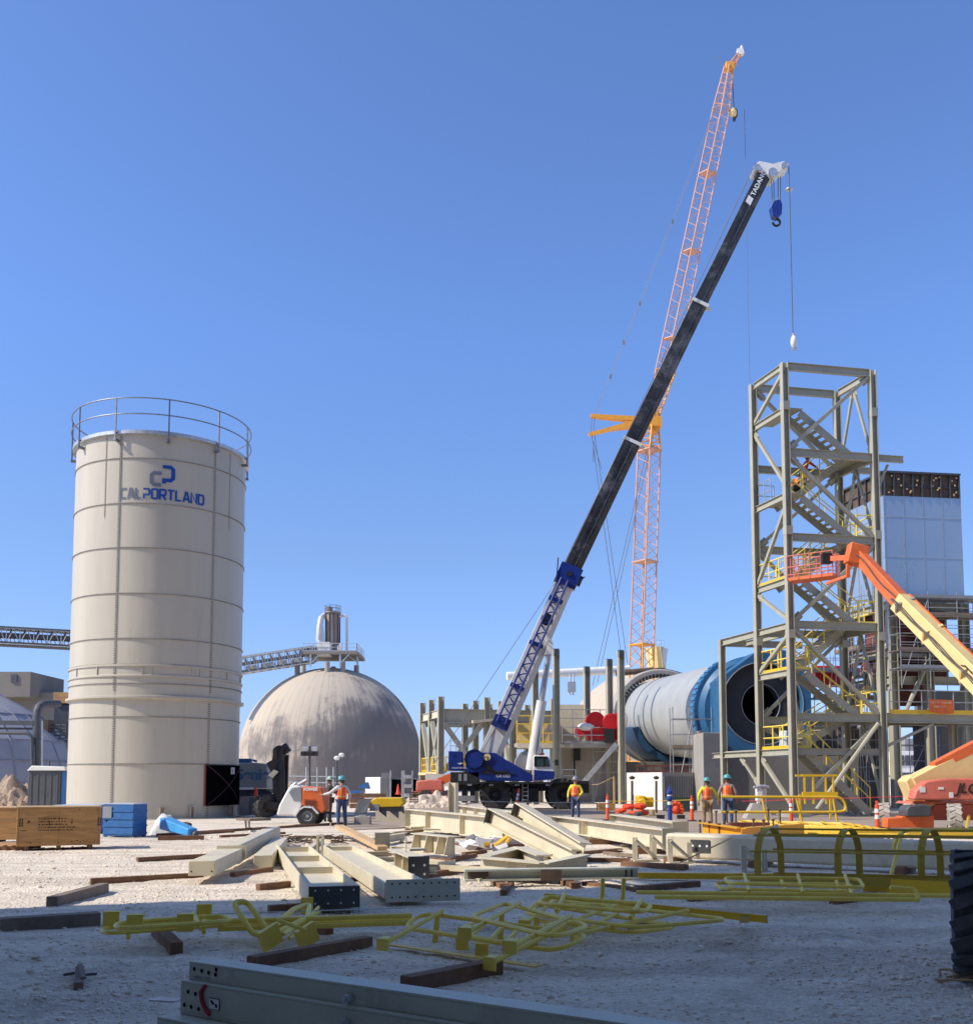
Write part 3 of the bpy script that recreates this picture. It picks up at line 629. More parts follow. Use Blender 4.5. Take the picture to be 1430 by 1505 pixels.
mb=MB(); a_,b_=P(63,1058,77),P(70,1087,77); mb.box(a_.x,77,b_.z,b_.x,78,a_.z); mb.build('panel',m_rustb,st)
mb=MB(); 
for py in range(1066,1087,5): mb.tube(P(70,py,77.5),P(98,py,77.5),.05,5)
for px in(71,80,89,97): mb.tube(P(px,1064,77.5),P(px,1087,77.5),.06,5)
mb.build('guard_rail',m_dgrey,st)
pi=thing('pipe_rack','tall grey elbow pipe and horizontal duct in front of the fabric shed','pipe',P(54,1150,66))
mb=MB(); mb.path(round_path([P(53.5,1170,66),P(54,1035,66),P(86,1034.5,68)],.8),.25,12); mb.build('elbow_pipe',m_dgrey,pi)
mb=MB(); mb.tube(P(59,1170,66.5),P(59.5,1060,66.5),.17,8); mb.build('riser_pipe',m_galv,pi)
mb=MB(); mb.bar(P(-60,1062,66),P(52,1063,66),.5,.26); mb.tube(P(-60,1070.5,66),P(50,1071.5,66),.08,6); mb.path(round_path([P(-60,1077,65.6),P(40,1078,65.6),P(47,1083,65.6),P(48,1150,65.6)],.6),.11,8); mb.build('level_duct',m_dgrey,pi)
# portable toilet
pt=thing('portable_toilet','dark grey portable toilet with white roof and blue door beside the silo','toilet',P(66,1190,50))
a_=P(40,1180,50); b_=P(88,1180,50); zt=P(60,1133,50).z
mb=MB(); mb.box(a_.x,50,.05,b_.x,51.2,zt); mb.build('wall',m_dgrey,pt,bevel=.03)
mb=MB(); 
for k in range(5): x=a_.x+(b_.x-a_.x)*(k+.5)/5; mb.box(x-.04,49.975,.2,x+.04,50,zt-.15)
mb.build('ribs',m_dgrey,pt)
mb=MB(); mb.prism([(a_.x-.05,49.9,zt),(b_.x+.28,49.9,zt),(b_.x+.2,49.9,zt+.2),(a_.x+.2,49.9,zt+.24)],(0,1.4,0)); mb.build('roof',m_white,pt,bevel=.03)
mb=MB(); mb.box(b_.x+.005,50.05,.08,b_.x+.2,51.15,zt-.02); mb.build('door',m_bluebox,pt,bevel=.02)
mb=MB(); mb.tube((a_.x+.75,50.6,zt+.2),(a_.x+.75,50.6,zt+.5),.06,8); mb.build('vent_pipe',m_dgrey,pt)
# dirt heap
def heap(name,c,rx,ry,h,mat,label,cat,seed=0,n=64):
    mb=MB(); vs=[];fs=[]; c=V(c)
    for j in range(n+1):
        for i in range(n+1):
            u,v=i/n*2-1,j/n*2-1; d=math.hypot(u,v); k=max(0,1-d)**.8
            z=h*k*(1+.7*noise.noise(V((u*3+seed,v*3,1))))+(.08*h*noise.noise(V((u*22,v*22,seed))) if d<.95 else 0)+(.2*h*noise.noise(V((u*9+seed,v*9,4))) if d<.95 else 0)
            vs.append(c+V((u*rx,v*ry,max(-.05,z) if d<.98 else -.05)))
    mb.add(vs,[(j*(n+1)+i,j*(n+1)+i+1,(j+1)*(n+1)+i+1,(j+1)*(n+1)+i) for j in range(n) for i in range(n)])
    return solo(mb,name,mat,label,cat,smooth=25)
heap('dirt_pile',(P(12,1180,60).x,60,0),3.6,2.5,1.9,m_dirt,'heap of loose brown dirt below the fabric shed','dirt pile',2)
# ============================================================ crates and boxes at left
def crate(name,label,pl,pr,h,depth,mat,lid,ang=0,skid=True,lidh=.03,group=None,boards=True):
    a=V(pl); b=V(pr); d=(b-a).normalized(); n=V((-d.y,d.x,0)); L=(b-a).length
    t=thing(name,label,'crate',(a+b)/2+n*depth/2,0,group); zb=.1 if skid else .02
    c=(a+b)/2+n*depth/2
    mb=MB(); mb.obox(c+V((0,0,zb+h/2)),d*L/2,n*depth/2,V((0,0,h/2))); bd=mb.build('body',mat,t,bevel=.008)
    mb=MB(); mb.obox(c+V((0,0,zb+h+lidh/2+.002)),d*(L/2+.015),n*(depth/2+.015),V((0,0,lidh/2))); mb.build('lid',lid,t)
    if skid:
        for q in(.12,.5,.88):
            mb=MB(); p=a+d*L*q; mb.bar(V((p.x,p.y,.05))+n*.02,V((p.x,p.y,.05))+n*(depth-.02),.1,.098); mb.build('skid',m_wood,t)
    return t,bd,a,d,n,L,zb
t,bd,a_,d_,n_,L_,zb=crate('wooden_crate','tan plywood crate with black stencilled markings on its long side',G(23,1251),G(147,1248),.9,1.0,m_ply,m_plyl)
h=.9
mb=MB(); f=lambda x,y,l=0: a_+d_*x-n_*(.006+l)+V((0,0,zb+y))
def rect(mb,x0,y0,x1,y1): mb.add([f(x0,y0),f(x1,y0),f(x1,y1),f(x0,y1)],[(0,1,2,3)])
for r_ in range(5):
    x=.47; 
    while x<.47+(.75 if r_>2 else .62): wd=rnd.uniform(.02,.075); rect(mb,x,h*.70-.068*r_,x+wd,h*.70-.068*r_+.022); x+=wd+rnd.uniform(.012,.03)
for x in(.05,1.78):
    rect(mb,x,.47,x+.1,.49)
    for q in(.01,.06): rect(mb,x+q,.5,x+q+.022,.66); 
    mb.add([f(x+.16,.56),f(x+.26,.56),f(x+.22,.61)],[(0,1,2)]); rect(mb,x+.2,.52,x+.215,.55)
rect(mb,.7,.48,.72,.6); rect(mb,1.2,.5,1.22,.62); rect(mb,.08,.36,.22,.372)
for _ in range(22): 
    x,y=rnd.uniform(.1,1.9),rnd.choice([.06,.1,.84,.08]); rect(mb,x,y,x+rnd.uniform(.008,.03),y+rnd.uniform(.01,.03))
mb.build('stencil_marks',m_ink,bd,smooth=0)
for k in range(3):
    mb=MB(); x=.02+k*(L_-.1)/2; mb.obox(f(x+.03,h/2,.004),d_*.002,n_*.001,V((0,0,h/2-.01))); mb.build('panel_joint',m_ink,bd)
crate('wooden_crate','second plywood crate on a pallet, cut by the left edge of the picture',G(-75,1241),G(44,1240),.82,1.2,m_ply,m_plyl)
pl=thing('wooden_pallet','slatted wooden pallet lying under the second plywood crate','pallet',G(10,1247))
mb=MB()
for k in range(7): p=G(-40+k*13,1249); mb.bar((p.x,p.y-.4,.12),(p.x+.15,p.y+.8,.12),.1,.025)
mb.build('deck_boards',m_plyl,pl)
mb=MB(); p=G(0,1249)
for y in(-.2,.5): mb.bar((p.x-.8,p.y+y,.05),(p.x+.75,p.y+y,.05),.08,.1)
mb.build('stringers',m_wood,pl)
t,bd,a_,d_,n_,L_,zb=crate('steel_box','bright blue ribbed steel box with a white notice, behind the stencilled crate','0' and G(151,1230),G(195,1231),.93,.62,m_bluebox,m_paleblue,skid=False)
mb=MB(); 
for k in range(4): z=.1+.22*k; mb.obox(a_+d_*L_/2-n_*.012+V((0,0,z)),d_*L_/2,n_*.012,V((0,0,.025)))
c=a_+d_*L_
for k in range(4): z=.1+.22*k; mb.obox(c+d_*.012+n_*.31+V((0,0,z)),d_*.012,n_*.31,V((0,0,.025)))
mb.build('ribs',m_bluebox,bd)
mb=MB(); mb.obox(a_+d_*.16-n_*.03+V((0,0,.72)),d_*.16,n_*.004,V((0,0,.17))); mb.build('notice',m_gray,bd)
for q in((.06,.05),(L_-.06,.05),(.06,.56),(L_-.06,.56)):
    mb=MB(); p=a_+d_*q[0]+n_*q[1]; mb.box(p.x-.04,p.y-.04,-.06,p.x+.04,p.y+.04,.02); mb.build('foot',m_bluebox,t)
crate('steel_box','steel box with a pale blue lid, only the lid seen above the crate','0' and G(78,1226),G(136,1226),.84,1.6,m_bluebox,m_paleblue,skid=False)
# blue plastic wrapped bundle
tb=thing('wrapped_bundle','light blue plastic tub and white sheeting bundled on timbers near the silo','bundle',G(258,1232))
mb=MB(); up_=V((0,0,1)); p0,p1=G(243,1228)+up_*.36,G(283,1232)+up_*.16; mb.taper(p0,p1,.4,.36,.3,.22); mb.build('tub',m_tarpb,tb,bevel=.04)
mb=MB(); c=G(240,1227)+V((0,0,.4)); vs=[];fs=[];n=16
for j in range(n+1):
    for i in range(n+1):
        u,v=i/n*2-1,j/n*2-1; k=max(0,1-u*u)*max(0,1-v*v)
        vs.append(c+V((u*.36-.02,v*.4+.2,-.40+.62*k**.6+.1*noise.noise(V((u*4,v*4,1)))*(1 if k>0 else 0))))
mb.add(vs,[(j*(n+1)+i,j*(n+1)+i+1,(j+1)*(n+1)+i+1,(j+1)*(n+1)+i) for j in range(n) for i in range(n)]); mb.build('sheeting',m_tarpw,tb,smooth=50)
mb=MB(); mb.ball(G(268,1228)+V((0,0,.3))+V((0,.3,0)),.13,8,6,(1.6,1,.7)); mb.build('rusty_scrap',m_rustb,tb)
mb=MB(); mb.ball(G(287,1232)+V((0,0,.1)),.1,8,6,(1,1,1)); mb.build('dark_end',m_dgrey,tb)
mb=MB(); mb.bar(G(232,1235)+up_*.05,G(300,1234)+up_*.05,.14,.12); mb.build('skid',m_wood,tb)
# ============================================================ kiln
kn=thing('rotary_kiln','huge pale grey rotary kiln cylinder with blue end housing and dark round opening','kiln',P(1040,1150,68))
KN=P(1108,1045,58); KR=80/1500*58; KF=P(970,1054,58*80/55); ax_=(KF-KN); KL=ax_.length; ax_.normalize()
mb=MB(); mb.lathe([(KR,.1),(KR,KL+8)],64,KN,ax_); sh=mb.build('shell',m_kiln,kn)
mb=MB(); mb.lathe([(KR+.02,.35),(KR+.06,.3),(KR+.06,.08),(KR-.2,-.25),(1.5,-.3)],64,KN,ax_); mb.build('end_cone',m_kblue,kn)
for z,w_,e_ in((KL*.80,.22,.05),(KL*.70,.04,.015)): mb=MB(); mb.lathe([(KR-.01,z),(KR+e_,z),(KR+e_,z+w_),(KR-.01,z+w_)],64,KN,ax_); mb.build('shell_band',m_mgrey,sh)
mb=MB(); r1=KR*69/55; mb.lathe([(KR+.25,KL-.2),(r1,KL-.2),(r1+.1,KL),(r1+.1,KL+1.8),(KR+.4,KL+1.8)],64,KN,ax_); rg=mb.build('seal_ring',m_conc,kn)
mb=MB(); 
x_=V((1,0,0)); x_=(x_-ax_*x_.dot(ax_)).normalized(); y_=ax_.cross(x_)
for k in range(72):
    q=R(5*k); e=x_*math.cos(q)+y_*math.sin(q); tt=ax_.cross(e); mb.obox(KN+ax_*(KL-.3)+e*(KR+.3),e*.16,tt*.08,ax_*.25)
mb.build('seal_teeth',m_blk,rg)
# blue girth band in bolted segments and its housing at the near end
mb=MB(); mb.lathe([(KR+.02,.2),(KR+.28,.2),(KR+.28,1.25),(KR+.02,1.25)],24,KN,ax_,a0=160,a1=238); gb_=mb.build('gear_guard',m_kblue,kn)
mb=MB()
for k in range(27,40):
    q=R(6*k); e=x_*math.cos(q)+y_*math.sin(q); tt=ax_.cross(e); mb.obox(KN+ax_*.7+e*(KR+.29),e*.05,tt*.09,ax_*.45)
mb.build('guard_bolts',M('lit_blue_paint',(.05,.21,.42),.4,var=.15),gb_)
HC=P(1125,1040,56); hx,hy=69*56/1500,86*56/1500; hxv=V((1,.06,0)).normalized(); fr=V((.06,-1,0)).normalized()
def hc(x,z,d=0): return HC+hxv*x+V((0,0,z))-fr*d
k=.42; oc=[(-hx,-hy*.5),(-hx*.55,-hy),(hx*.55,-hy),(hx,-hy*.5),(hx,hy*.55),(hx*.5,hy*1.0),(-hx*.15,hy*.97),(-hx,hy*.48)]
mb=MB(); n=48; ring=[(2.28*math.cos(2*math.pi*i/n)-.15,2.28*math.sin(2*math.pi*i/n)+.22) for i in range(n)]
def octp(t):
    dx,dz=math.cos(t),math.sin(t); best=9
    for i in range(8):
        (x0,z0),(x1,z1)=oc[i],oc[(i+1)%8]; ex,ez=x1-x0,z1-z0; den=dx*ez-dz*ex
        if abs(den)<1e-9: continue
        s=(x0*ez-z0*ex)/den; u=(x0*dz-z0*dx)/den
        if s>0 and -1e-6<=u<=1+1e-6: best=min(best,s)
    return (dx*best,dz*best)
outr=[octp(2*math.pi*i/n) for i in range(n)]
vs=[hc(*p) for p in ring]+[hc(*p) for p in outr]+[hc(*p,3.0) for p in outr]+[hc(*p,.5) for p in ring]
fs=[]
for i in range(n):
    j=(i+1)%n; fs+=[(i,j,n+j,n+i),(n+i,n+j,2*n+j,2*n+i),(i,j,3*n+j,3*n+i)]
mb.add(vs,fs); hs=mb.build('end_housing',m_kblue,kn,smooth=25)
mb=MB(); hole=[(1.08*math.cos(2*math.pi*i/n)-.1,1.15*math.sin(2*math.pi*i/n)+.2) for i in range(n)]
vs=[hc(*p,.5) for p in ring]+[hc(*p,.5) for p in hole]+[hc(*p,1.2) for p in hole]; fs=[]
for i in range(n): j=(i+1)%n; fs+=[(i,j,n+j,n+i),(n+i,n+j,2*n+j,2*n+i)]
mb.add(vs,fs); mb.build('end_plate',m_kdark,kn)
mb=MB(); mb.add([hc(*p,1.2) for p in hole],[tuple(range(n))]); mb.build('burner_opening',m_void,kn)
mb=MB(); mb.path([hc(*p,-.01) for p in ring],.03,5,closed=True); mb.path([hc(*p,.47) for p in hole],.03,5,closed=True); mb.build('rim',m_mgrey,kn)
# blue saddle trough under the far half
mb=MB(); 
mb.add([KN+ax_*(KL*z)+V((1,0,0))*(r*math.cos(R(a)))+V((0,0,r*math.sin(R(a)))) for a in range(195,346,10) for r,z in((KR+.12,.72),(KR+.6,.72),(KR+.6,.97),(KR+.12,.97))],[(4*i+k,4*i+(k+1)%4,4*i+4+(k+1)%4,4*i+4+k) for i in range(15) for k in range(4)]+[(0,1,2,3),(63,62,61,60)]); mb.build('cooling_trough',m_trough,kn)
# piers
def pier(px0,px1,py0,Y,dep,label,mat=m_conc,z0=0):
    a,b=P(px0,py0,Y),P(px1,py0,Y); mb=MB(); mb.box(a.x,Y,-.1,b.x,Y+dep,a.z); return solo(mb,'concrete_pier',mat,label,'pier',smooth=0,bevel=.03)
a,b,c_=P(1024,1077,56),P(1033,1077,54.2),P(1061,1077,54.6); mb=MB(); mb.prism([(a.x,a.y,-.1),(b.x,b.y,-.1),(c_.x,c_.y,-.1),(c_.x,57.6,-.1),(a.x,57.6,-.1)],(0,0,b.z+.1)); solo(mb,'concrete_pier',m_conc,'tall concrete pier in front of the kiln carrying its blue guard','pier',smooth=0,bevel=.03)
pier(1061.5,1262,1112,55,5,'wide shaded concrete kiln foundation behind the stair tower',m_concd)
o=pier(826,916,1098,75,12,'concrete kiln foundation wall below the platform with the red machine')
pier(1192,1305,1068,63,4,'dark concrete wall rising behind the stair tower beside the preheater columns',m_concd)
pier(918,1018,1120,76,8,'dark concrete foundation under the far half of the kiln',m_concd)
mb=MB(); a,b=P(843,1100,74.8),P(853,1118,74.8); mb.box(a.x,74.75,b.z,b.x,74.95,a.z); mb.tube(P(844,1117,74.6),P(844.5,1152,74.6),.07,6); solo(mb,'control_panel',m_blk,'black electrical cabinet on a post before the concrete kiln wall','cabinet')
# ============================================================ stair tower
TF=P(1152,538,46); zt=TF.z; TL=G(1106,570,zt); TR=G(1281,549,zt)
O=V((TF.x,TF.y,0)); e1=V((TR.x-TF.x,TR.y-TF.y,0)); e2=V((TL.x-TF.x,TL.y-TF.y,0)); TW,TD=e1.length,e2.length; e1.normalize(); e2.normalize()
T=lambda u,v,z: O+e1*u+e2*v+V((0,0,z))
zl=lambda py: P(1157,py,46).z
LZ=[zl(p) for p in(602,728,853,988,1105)]; RZ=[zl(p) for p in(664,789,918,1054)]; zx=zl(919)
tw=thing('stair_tower','tall open stair tower of grey green steel with zigzag flights','stair tower',T(TW/2,TD/2,0))
for u,v in((0,0),(TW,0),(0,TD),(TW,TD)):
    mb=MB(); mb.ibeam(T(u,v,.15),T(u,v,zt+.16),.3,.3,.03,.02,up=e1); mb.build('post',m_steel,tw)
for u,v in((0,0),(TW,0),(0,TD),(TW,TD)):
    for z in(LZ[1]-3.9/2+.3,zx-.4,zt-1.9) if v==0 else (zx-.4,):
        mb=MB(); mb.obox(T(u,v,z),e1*.158,e2*.158,V((0,0,.2))); mb.build('splice_plate',m_steel,tw)
def beam(p,q,h=.36,w=.18,name='beam',mat=None):
    mb=MB(); mb.ibeam(p,q,w,h,.022,.014); return mb.build(name,mat or m_steel,tw)
g=.17
for z in [zt]+LZ+[zx]: beam(T(0,g,z),T(0,TD-g,z),.3)
for z in [zt]+RZ: beam(T(g,0,z),T(TW-g,0,z),.36); beam(T(g,TD,z),T(TW-g,TD,z),.36); beam(T(TW,g,z),T(TW,TD-g,z),.34)
beam(T(g,0,LZ[4]),T(TW-g,0,LZ[4]),.3)
def brace(p,q,w=.13,up=(0,0,1)):
    mb=MB(); mb.bar(p,q,w,w,up); p,q=V(p),V(q); d=(q-p).normalized(); n=d.cross(V((0,0,1))).normalized(); s=n.cross(d)
    for e,sg in((p,1),(q,-1)): mb.obox(e+d*sg*.22,d*.24,n*.012,s*(w*.5+.10))
    mb.build('brace',m_steel,tw)
lb=[(0,zt-.2,TD,LZ[0]+.2),(TD,LZ[0]-.2,0,LZ[1]+.4),(0,LZ[1]-.3,TD,LZ[2]+.2),(TD,LZ[2]-.2,0,zx+.2),(0,zx-.3,TD,LZ[3]+.2),(TD,LZ[4]-.2,0,.35)]
for v0,z0,v1,z1 in lb: brace(T(.02,v0,z0),T(.02,v1,z1),.15)
rz=[zt]+RZ+[.4]
for i in range(5):
    a,b=(TW-.2,.2) if i%2==0 else (.2,TW-.2)
    brace(T(a,.02,rz[i]-.2),T(b,.02,rz[i+1]+.2),.16); brace(T(TW-a,TD-.02,rz[i]-.2),T(TW-b,TD-.02,rz[i+1]+.2),.15)
    for v in(.15,TD-.15): brace(T(TW-.02,TD/2,rz[i]-.2),T(TW-.02,v,rz[i+1]+.2),.11)
# flights
def flight(u0,z0,u1,z1,v0,v1,name='stair_flight'):
    mb=MB()
    for v in(v0,v1): mb.bar(T(u0,v,z0-.1),T(u1,v,z1-.1),.05,.34)
    n=max(3,round(abs(z0-z1)/.2))
    for k in range(1,n):
        t=k/n; p=T(u0+(u1-u0)*t,(v0+v1)/2,z0+(z1-z0)*t); mb.obox(p,e1*.13,e2*((v1-v0)/2-.03),V((0,0,.018)))
    return mb.build(name,m_steel,tw)
def flight_rail(u0,z0,u1,z1,v):
    mb=MB(); railing(mb,[T(u0,v,z0),T(u1,v,z1)],1.05,.028,1.1,False); mb.build('handrail',m_yel,tw)
def landing(u0,u1,z,v0=.1,v1=None,mat=m_steel):
    v1=TD-.1 if v1 is None else v1
    mb=MB(); mb.obox(T((u0+u1)/2,(v0+v1)/2,z+.14),e1*((u1-u0)/2),e2*((v1-v0)/2),V((0,0,.02))); mb.build('landing',mat,tw)
LU=.95; RU=TW-.95
for i in range(4):
    landing(.16,LU,LZ[i]); landing(RU,TW-.1,RZ[i])
    f=flight(LU-.1,LZ[i]+.1,RU,RZ[i]+.1,.22,1.12); flight(RU,RZ[i]+.1,LU-.1,LZ[i+1]+.1,1.5,2.4)
    if i>=1: flight_rail(LU-.1,LZ[i]+.15,RU,RZ[i]+.15,.2); flight_rail(LU-.1,LZ[i]+.15,RU,RZ[i]+.15,1.14)
    flight_rail(LU-.1,LZ[i+1]+.15,RU,RZ[i]+.15,1.48); 
    if i>0: flight_rail(LU-.1,LZ[i+1]+.15,RU,RZ[i]+.15,2.42)
landing(.16,LU,LZ[4]); flight(LU-.1,LZ[4]+.1,TW-.6,.25,.22,1.12); flight_rail(LU-.1,LZ[4]+.15,TW-.6,.3,.2); flight_rail(LU-.1,LZ[4]+.15,TW-.6,.3,1.14)
for z in LZ[2:]:
    mb=MB(); railing(mb,[T(.95,.12,z+.16),T(.1,.12,z+.16),T(.1,TD-.1,z+.16),T(.95,TD-.1,z+.16)],1.07,.032,.9); mb.build('guard_rail',m_yel,tw)
    mb=MB(); mb.bar(T(.03,.1,z+.22),T(.03,TD-.1,z+.22),.02,.16); mb.build('kick_plate',m_yelb,tw)
for z in RZ[1:]:
    mb=MB(); railing(mb,[T(RU,TD-.1,z+.16),T(TW-.1,TD-.1,z+.16),T(TW-.1,.1,z+.16),T(RU,.1,z+.16)],1.07,.032,.9); mb.build('guard_rail',m_yel,tw)
for z in LZ[1:2]:
    mb=MB(); railing(mb,[T(.95,TD-.1,z+.16),T(.1,TD-.1,z+.16),T(.1,TD*.55,z+.16)],1.07,.025,.6,False); mb.build('guard_rail',m_galv,tw)
# platform stub at the upper right landing
z=RZ[0]; mb=MB(); mb.ibeam(T(TW+.17,0,z),T(TW+1.5,0,z),.18,.3); mb.build('stub_beam',m_steel,tw); mb=MB(); mb.ibeam(T(TW+.17,TD*.7,z),T(TW+1.3,TD*.7,z),.18,.3); mb.bar(T(TW+.1,.3,z-1.9),T(TW+.9,.3,z-.2),.1,.1); mb.build('stub_beam',m_steel,tw)
# side extension frame at the left
TQ=G(1062,945,zx); qd=(V((TQ.x,TQ.y,0))-O).dot(e2)
mb=MB(); mb.ibeam(T(0,TD+.17,zx),T(0,qd-.1,zx),.2,.34); mb.ibeam(T(.16,qd,zx-.02),T(TW,qd,zx-.02),.2,.34); mb.ibeam(T(1.3,TD,zx-.02),T(1.3,qd-.1,zx-.02),.15,.25); mb.build('extension_beam',m_steel,tw)
mb=MB(); mb.ibeam(T(0,qd,.1),T(0,qd,zx+.17),.28,.28,.03,.02,up=e1); mb.build('extension_post',m_steel,tw)
mb=MB(); z=LZ[4]-.02; mb.ibeam(T(-.02,TD+.17,z),T(-.02,qd+1,z),.2,.28); mb.obox(T(.5,(TD+qd)/2,z+.17),e1*.5,e2*((qd-TD)/2-.1),V((0,0,.02))); mb.build('side_platform',m_steel,tw)
brace(T(0,TD+1.8,z-.15),T(0,TD+.2,z-1.5),.1)
mb=MB(); mb.tube(T(.3,.6,LZ[3]-.9),T(1.7,1.9,LZ[4]+.8),.16,10); mb.build('diagonal_pipe',m_galv,tw)
for u,v in((0,0),(TW,0),(0,TD),(TW,TD),(0,qd)):
    mb=MB(); mb.obox(T(u,v,.08),e1*.45,e2*.45,V((0,0,.1))); mb.build('footing',m_conc,tw)
# long brace in front and grating rails dropped at the bottom right
mb=MB(); mb.tube(T(TW-.3,-.12,RZ[3]-.25),T(1.0,-.12,.35),.1,8); mb.build('tube_brace',m_steel,tw)
mb=MB(); c=T(.5,1.3,LZ[4]+.2); mb.lathe([(0,.8),(.3,.8),(.33,.72),(.33,.05),(.3,0),(0,0)],14,c); 
solo(mb,'wrapped_drum',M('drum_white_blue',(.55,.62,.70),.5,var=.35,scale=2.5,dirt=(.12,.34,.62),damt=.5,dscale=1.6),'white and pale blue wrapped drum on the lowest railed landing','drum')
# ============================================================ preheater building
ph=thing('preheater_tower','bright metal clad plant tower on steel columns with a brown top band','tower',P(1300,1150,61))
K=P(1297,692,61); zk=K.z; KLf=G(1240,720,zk); KRt=G(1410,697,zk); zb=P(1297,884,61).z; zm=P(1297,728,61).z
k0=V((K.x,K.y,0)); a1=V((KLf.x,KLf.y,0))-k0; a2=V((KRt.x,KRt.y,0))-k0
def hexa(mb,z0,z1,i=0):
    n1,n2=a1.normalized(),a2.normalized(); o=k0+(n1+n2)*i; q=[o,o+a2-n2*2*i,o+a2+a1-(n1+n2)*2*i,o+a1-n1*2*i]
    mb.prism([p+V((0,0,z0)) for p in q],(0,0,z1-z0))
mb=MB(); hexa(mb,zb,zm-.01); cl=mb.build('metal_cladding',m_clad,ph)
mb=MB(); 
for f_,n_ in((a2,4),(a1,3)):
    nn=V((f_.y,-f_.x,0)).normalized() if f_ is a2 else V((-f_.y,f_.x,0)).normalized()
    for i in range(n_+1):
        p=k0+f_*(i/n_)+nn*.015; mb.bar(p+V((0,0,zb)),p+V((0,0,zm)),.03,.012 if f_ is a2 else .04,up=nn)
    for q in(.42,.8): z=zb+(zm-zb)*q; mb.bar(k0+nn*.01+V((0,0,z)),k0+f_+nn*.01+V((0,0,z)),.03,.03)
mb.build('flashing',m_galv,cl)
mb=MB(); hexa(mb,zm,zk,.04); bd_=mb.build('top_band',m_rustb,ph)
mb=MB()
for f_,n_ in((a2,8),(a1,5)):
    nn=V((f_.y,-f_.x,0)).normalized() if f_ is a2 else V((-f_.y,f_.x,0)).normalized()
    for i in range(n_+1): p=k0+f_*(i/n_*.97+.015)+nn*.03; mb.bar(p+V((0,0,zm)),p+V((0,0,zk)),.06,.14,up=nn)
    mb.bar(k0+nn*.05+V((0,0,zk-.06)),k0+f_+nn*.05+V((0,0,zk-.06)),.16,.12)
    mb.bar(k0+nn*.02+V((0,0,zk-.9)),k0+f_+nn*.02+V((0,0,zk-.9)),.05,.05)
mb.build('stiffener',m_dark,bd_)
mb=MB()
for i in range(26): q=rnd.random(); p=k0+a2*(.04+.92*q)+V((a2.y,-a2.x,0)).normalized()*.06; z=rnd.uniform(zm+.1,zk-.2); mb.obox(p+V((0,0,z)),(.05,0,0),(0,.012,0),(0,0,.05))
mb.build('clip_plates',m_plyl,bd_)
mb=MB(); hexa(mb,P(1297,1000,61).z,zb-.02,.7); mb.build('red_casing',m_rust,ph)
zf=P(1310,1056,60).z
for i,(u,v) in enumerate(((0.05,.0),(.98,0),(0,.98),(.98,.98),(.5,0))):
    mb=MB(); p=k0+a2*u+a1*v; mb.ibeam(p+V((0,0,0)),p+V((0,0,zb)),.5,.5,.05,.03,up=a2.normalized()); mb.build('column',m_steel,ph)
for z in(zb-.3,P(1297,960,61).z,P(1297,1000,61).z,zf):
    for f_,s in((a2,V()),(a1,V()),(a2,a1)):
        mb=MB(); mb.ibeam(k0+s+V((0,0,z)),k0+s+f_+V((0,0,z)),.3,.5); mb.build('floor_beam',m_steel,ph)
for z in(P(1297,960,61).z,zf):
    mb=MB(); q=[k0,k0+a2,k0+a2+a1,k0+a1]; mb.prism([p+V((0,0,z+.26)) for p in q],(0,0,.06)); mb.build('floor_deck',m_dgrey,ph)
mb=MB(); mb.tube(k0+a2*.15-a1*.05+V((0,0,zf+.3)),k0+a2*.62-a1*.05+V((0,0,zb-2.2)),.14,8); mb.tube(k0+a1*.2+V((0,0,zf-2.6)),k0+a1*.9+V((0,0,zf-.4)),.16,8); mb.build('tube_brace',m_steel,ph)
mb=MB(); hexa(mb,zf+1.0,P(1297,1000,61).z-.05,1.6); mb.build('lower_casing',m_rust,ph)
mb=MB(); mb.tube(k0+a1*.5+V((-1.6,-.5,zf-.3)),k0+a1*.4+V((1.3,-.5,zb-2.0)),.33,12); mb.build('slanting_duct',m_lift,ph)
mb=MB(); mb.box(P(1384,1100,66).x,66,0,P(1384,1100,66).x+6,70,P(1384,1072,66).z+2.5); mb.build('rear_wall',m_concd,ph)
mb=MB(); mb.box(P(1352,1100,64).x,64,0,P(1366,1100,64).x,65,zf); mb.build('rear_column',m_dgrey,ph)
mb=MB(); o=k0+a1*.55+V((-2.2,-.8,0)); mb.box(o.x-1.2,o.y,zf+2.2,o.x+1.0,o.y+1.6,zf+3.4); mb.build('red_equipment',m_red,ph,bevel=.04)
mb=MB(); mb.tube(o+V((-.6,-.2,zf+.2)),o+V((.9,-.2,zf+2.2)),.3,10); mb.build('wrapped_duct',m_tarpw,ph)
# walkway level continuing to the right of the stair tower
wk=thing('steel_walkway','grey steel walkway with a yellow kick plate running right from the stair tower','walkway',T(TW+2,0,0))
z=RZ[3]; mb=MB(); mb.ibeam(T(TW+.2,0,z),T(TW+7,0,z),.25,.4); mb.ibeam(T(TW+.2,2.2,z),T(TW+7,2.2,z),.25,.4); mb.build('beam',m_steel,wk)
mb=MB(); mb.obox(T(TW+3.6,1.1,z+.225),e1*3.4,e2*1.05,V((0,0,.02))); mb.build('deck',m_dgrey,wk)
mb=MB(); mb.bar(T(TW+.3,-.1,z+.3),T(TW+7,-.1,z+.3),.03,.2); mb.build('kick_plate',m_yelb,wk)
mb=MB(); railing(mb,[T(TW+.4,0,z+.24),T(TW+7,0,z+.24)],1.07,.025,1.5,False); mb.build('guard_rail',m_scaf,wk)
mb=MB(); mb.ibeam(T(TW+4.5,1.1,0),T(TW+4.5,1.1,z-.22),.3,.3,up=e1); mb.build('column',m_steel,wk)
mb=MB(); mb.bar(T(TW+.2,.05,z-1.3),T(TW+2.6,.05,z-.25),.12,.12); mb.build('brace',m_steel,wk)
p0,p1=P(1365,1028,44),P(1402,1049,44); 
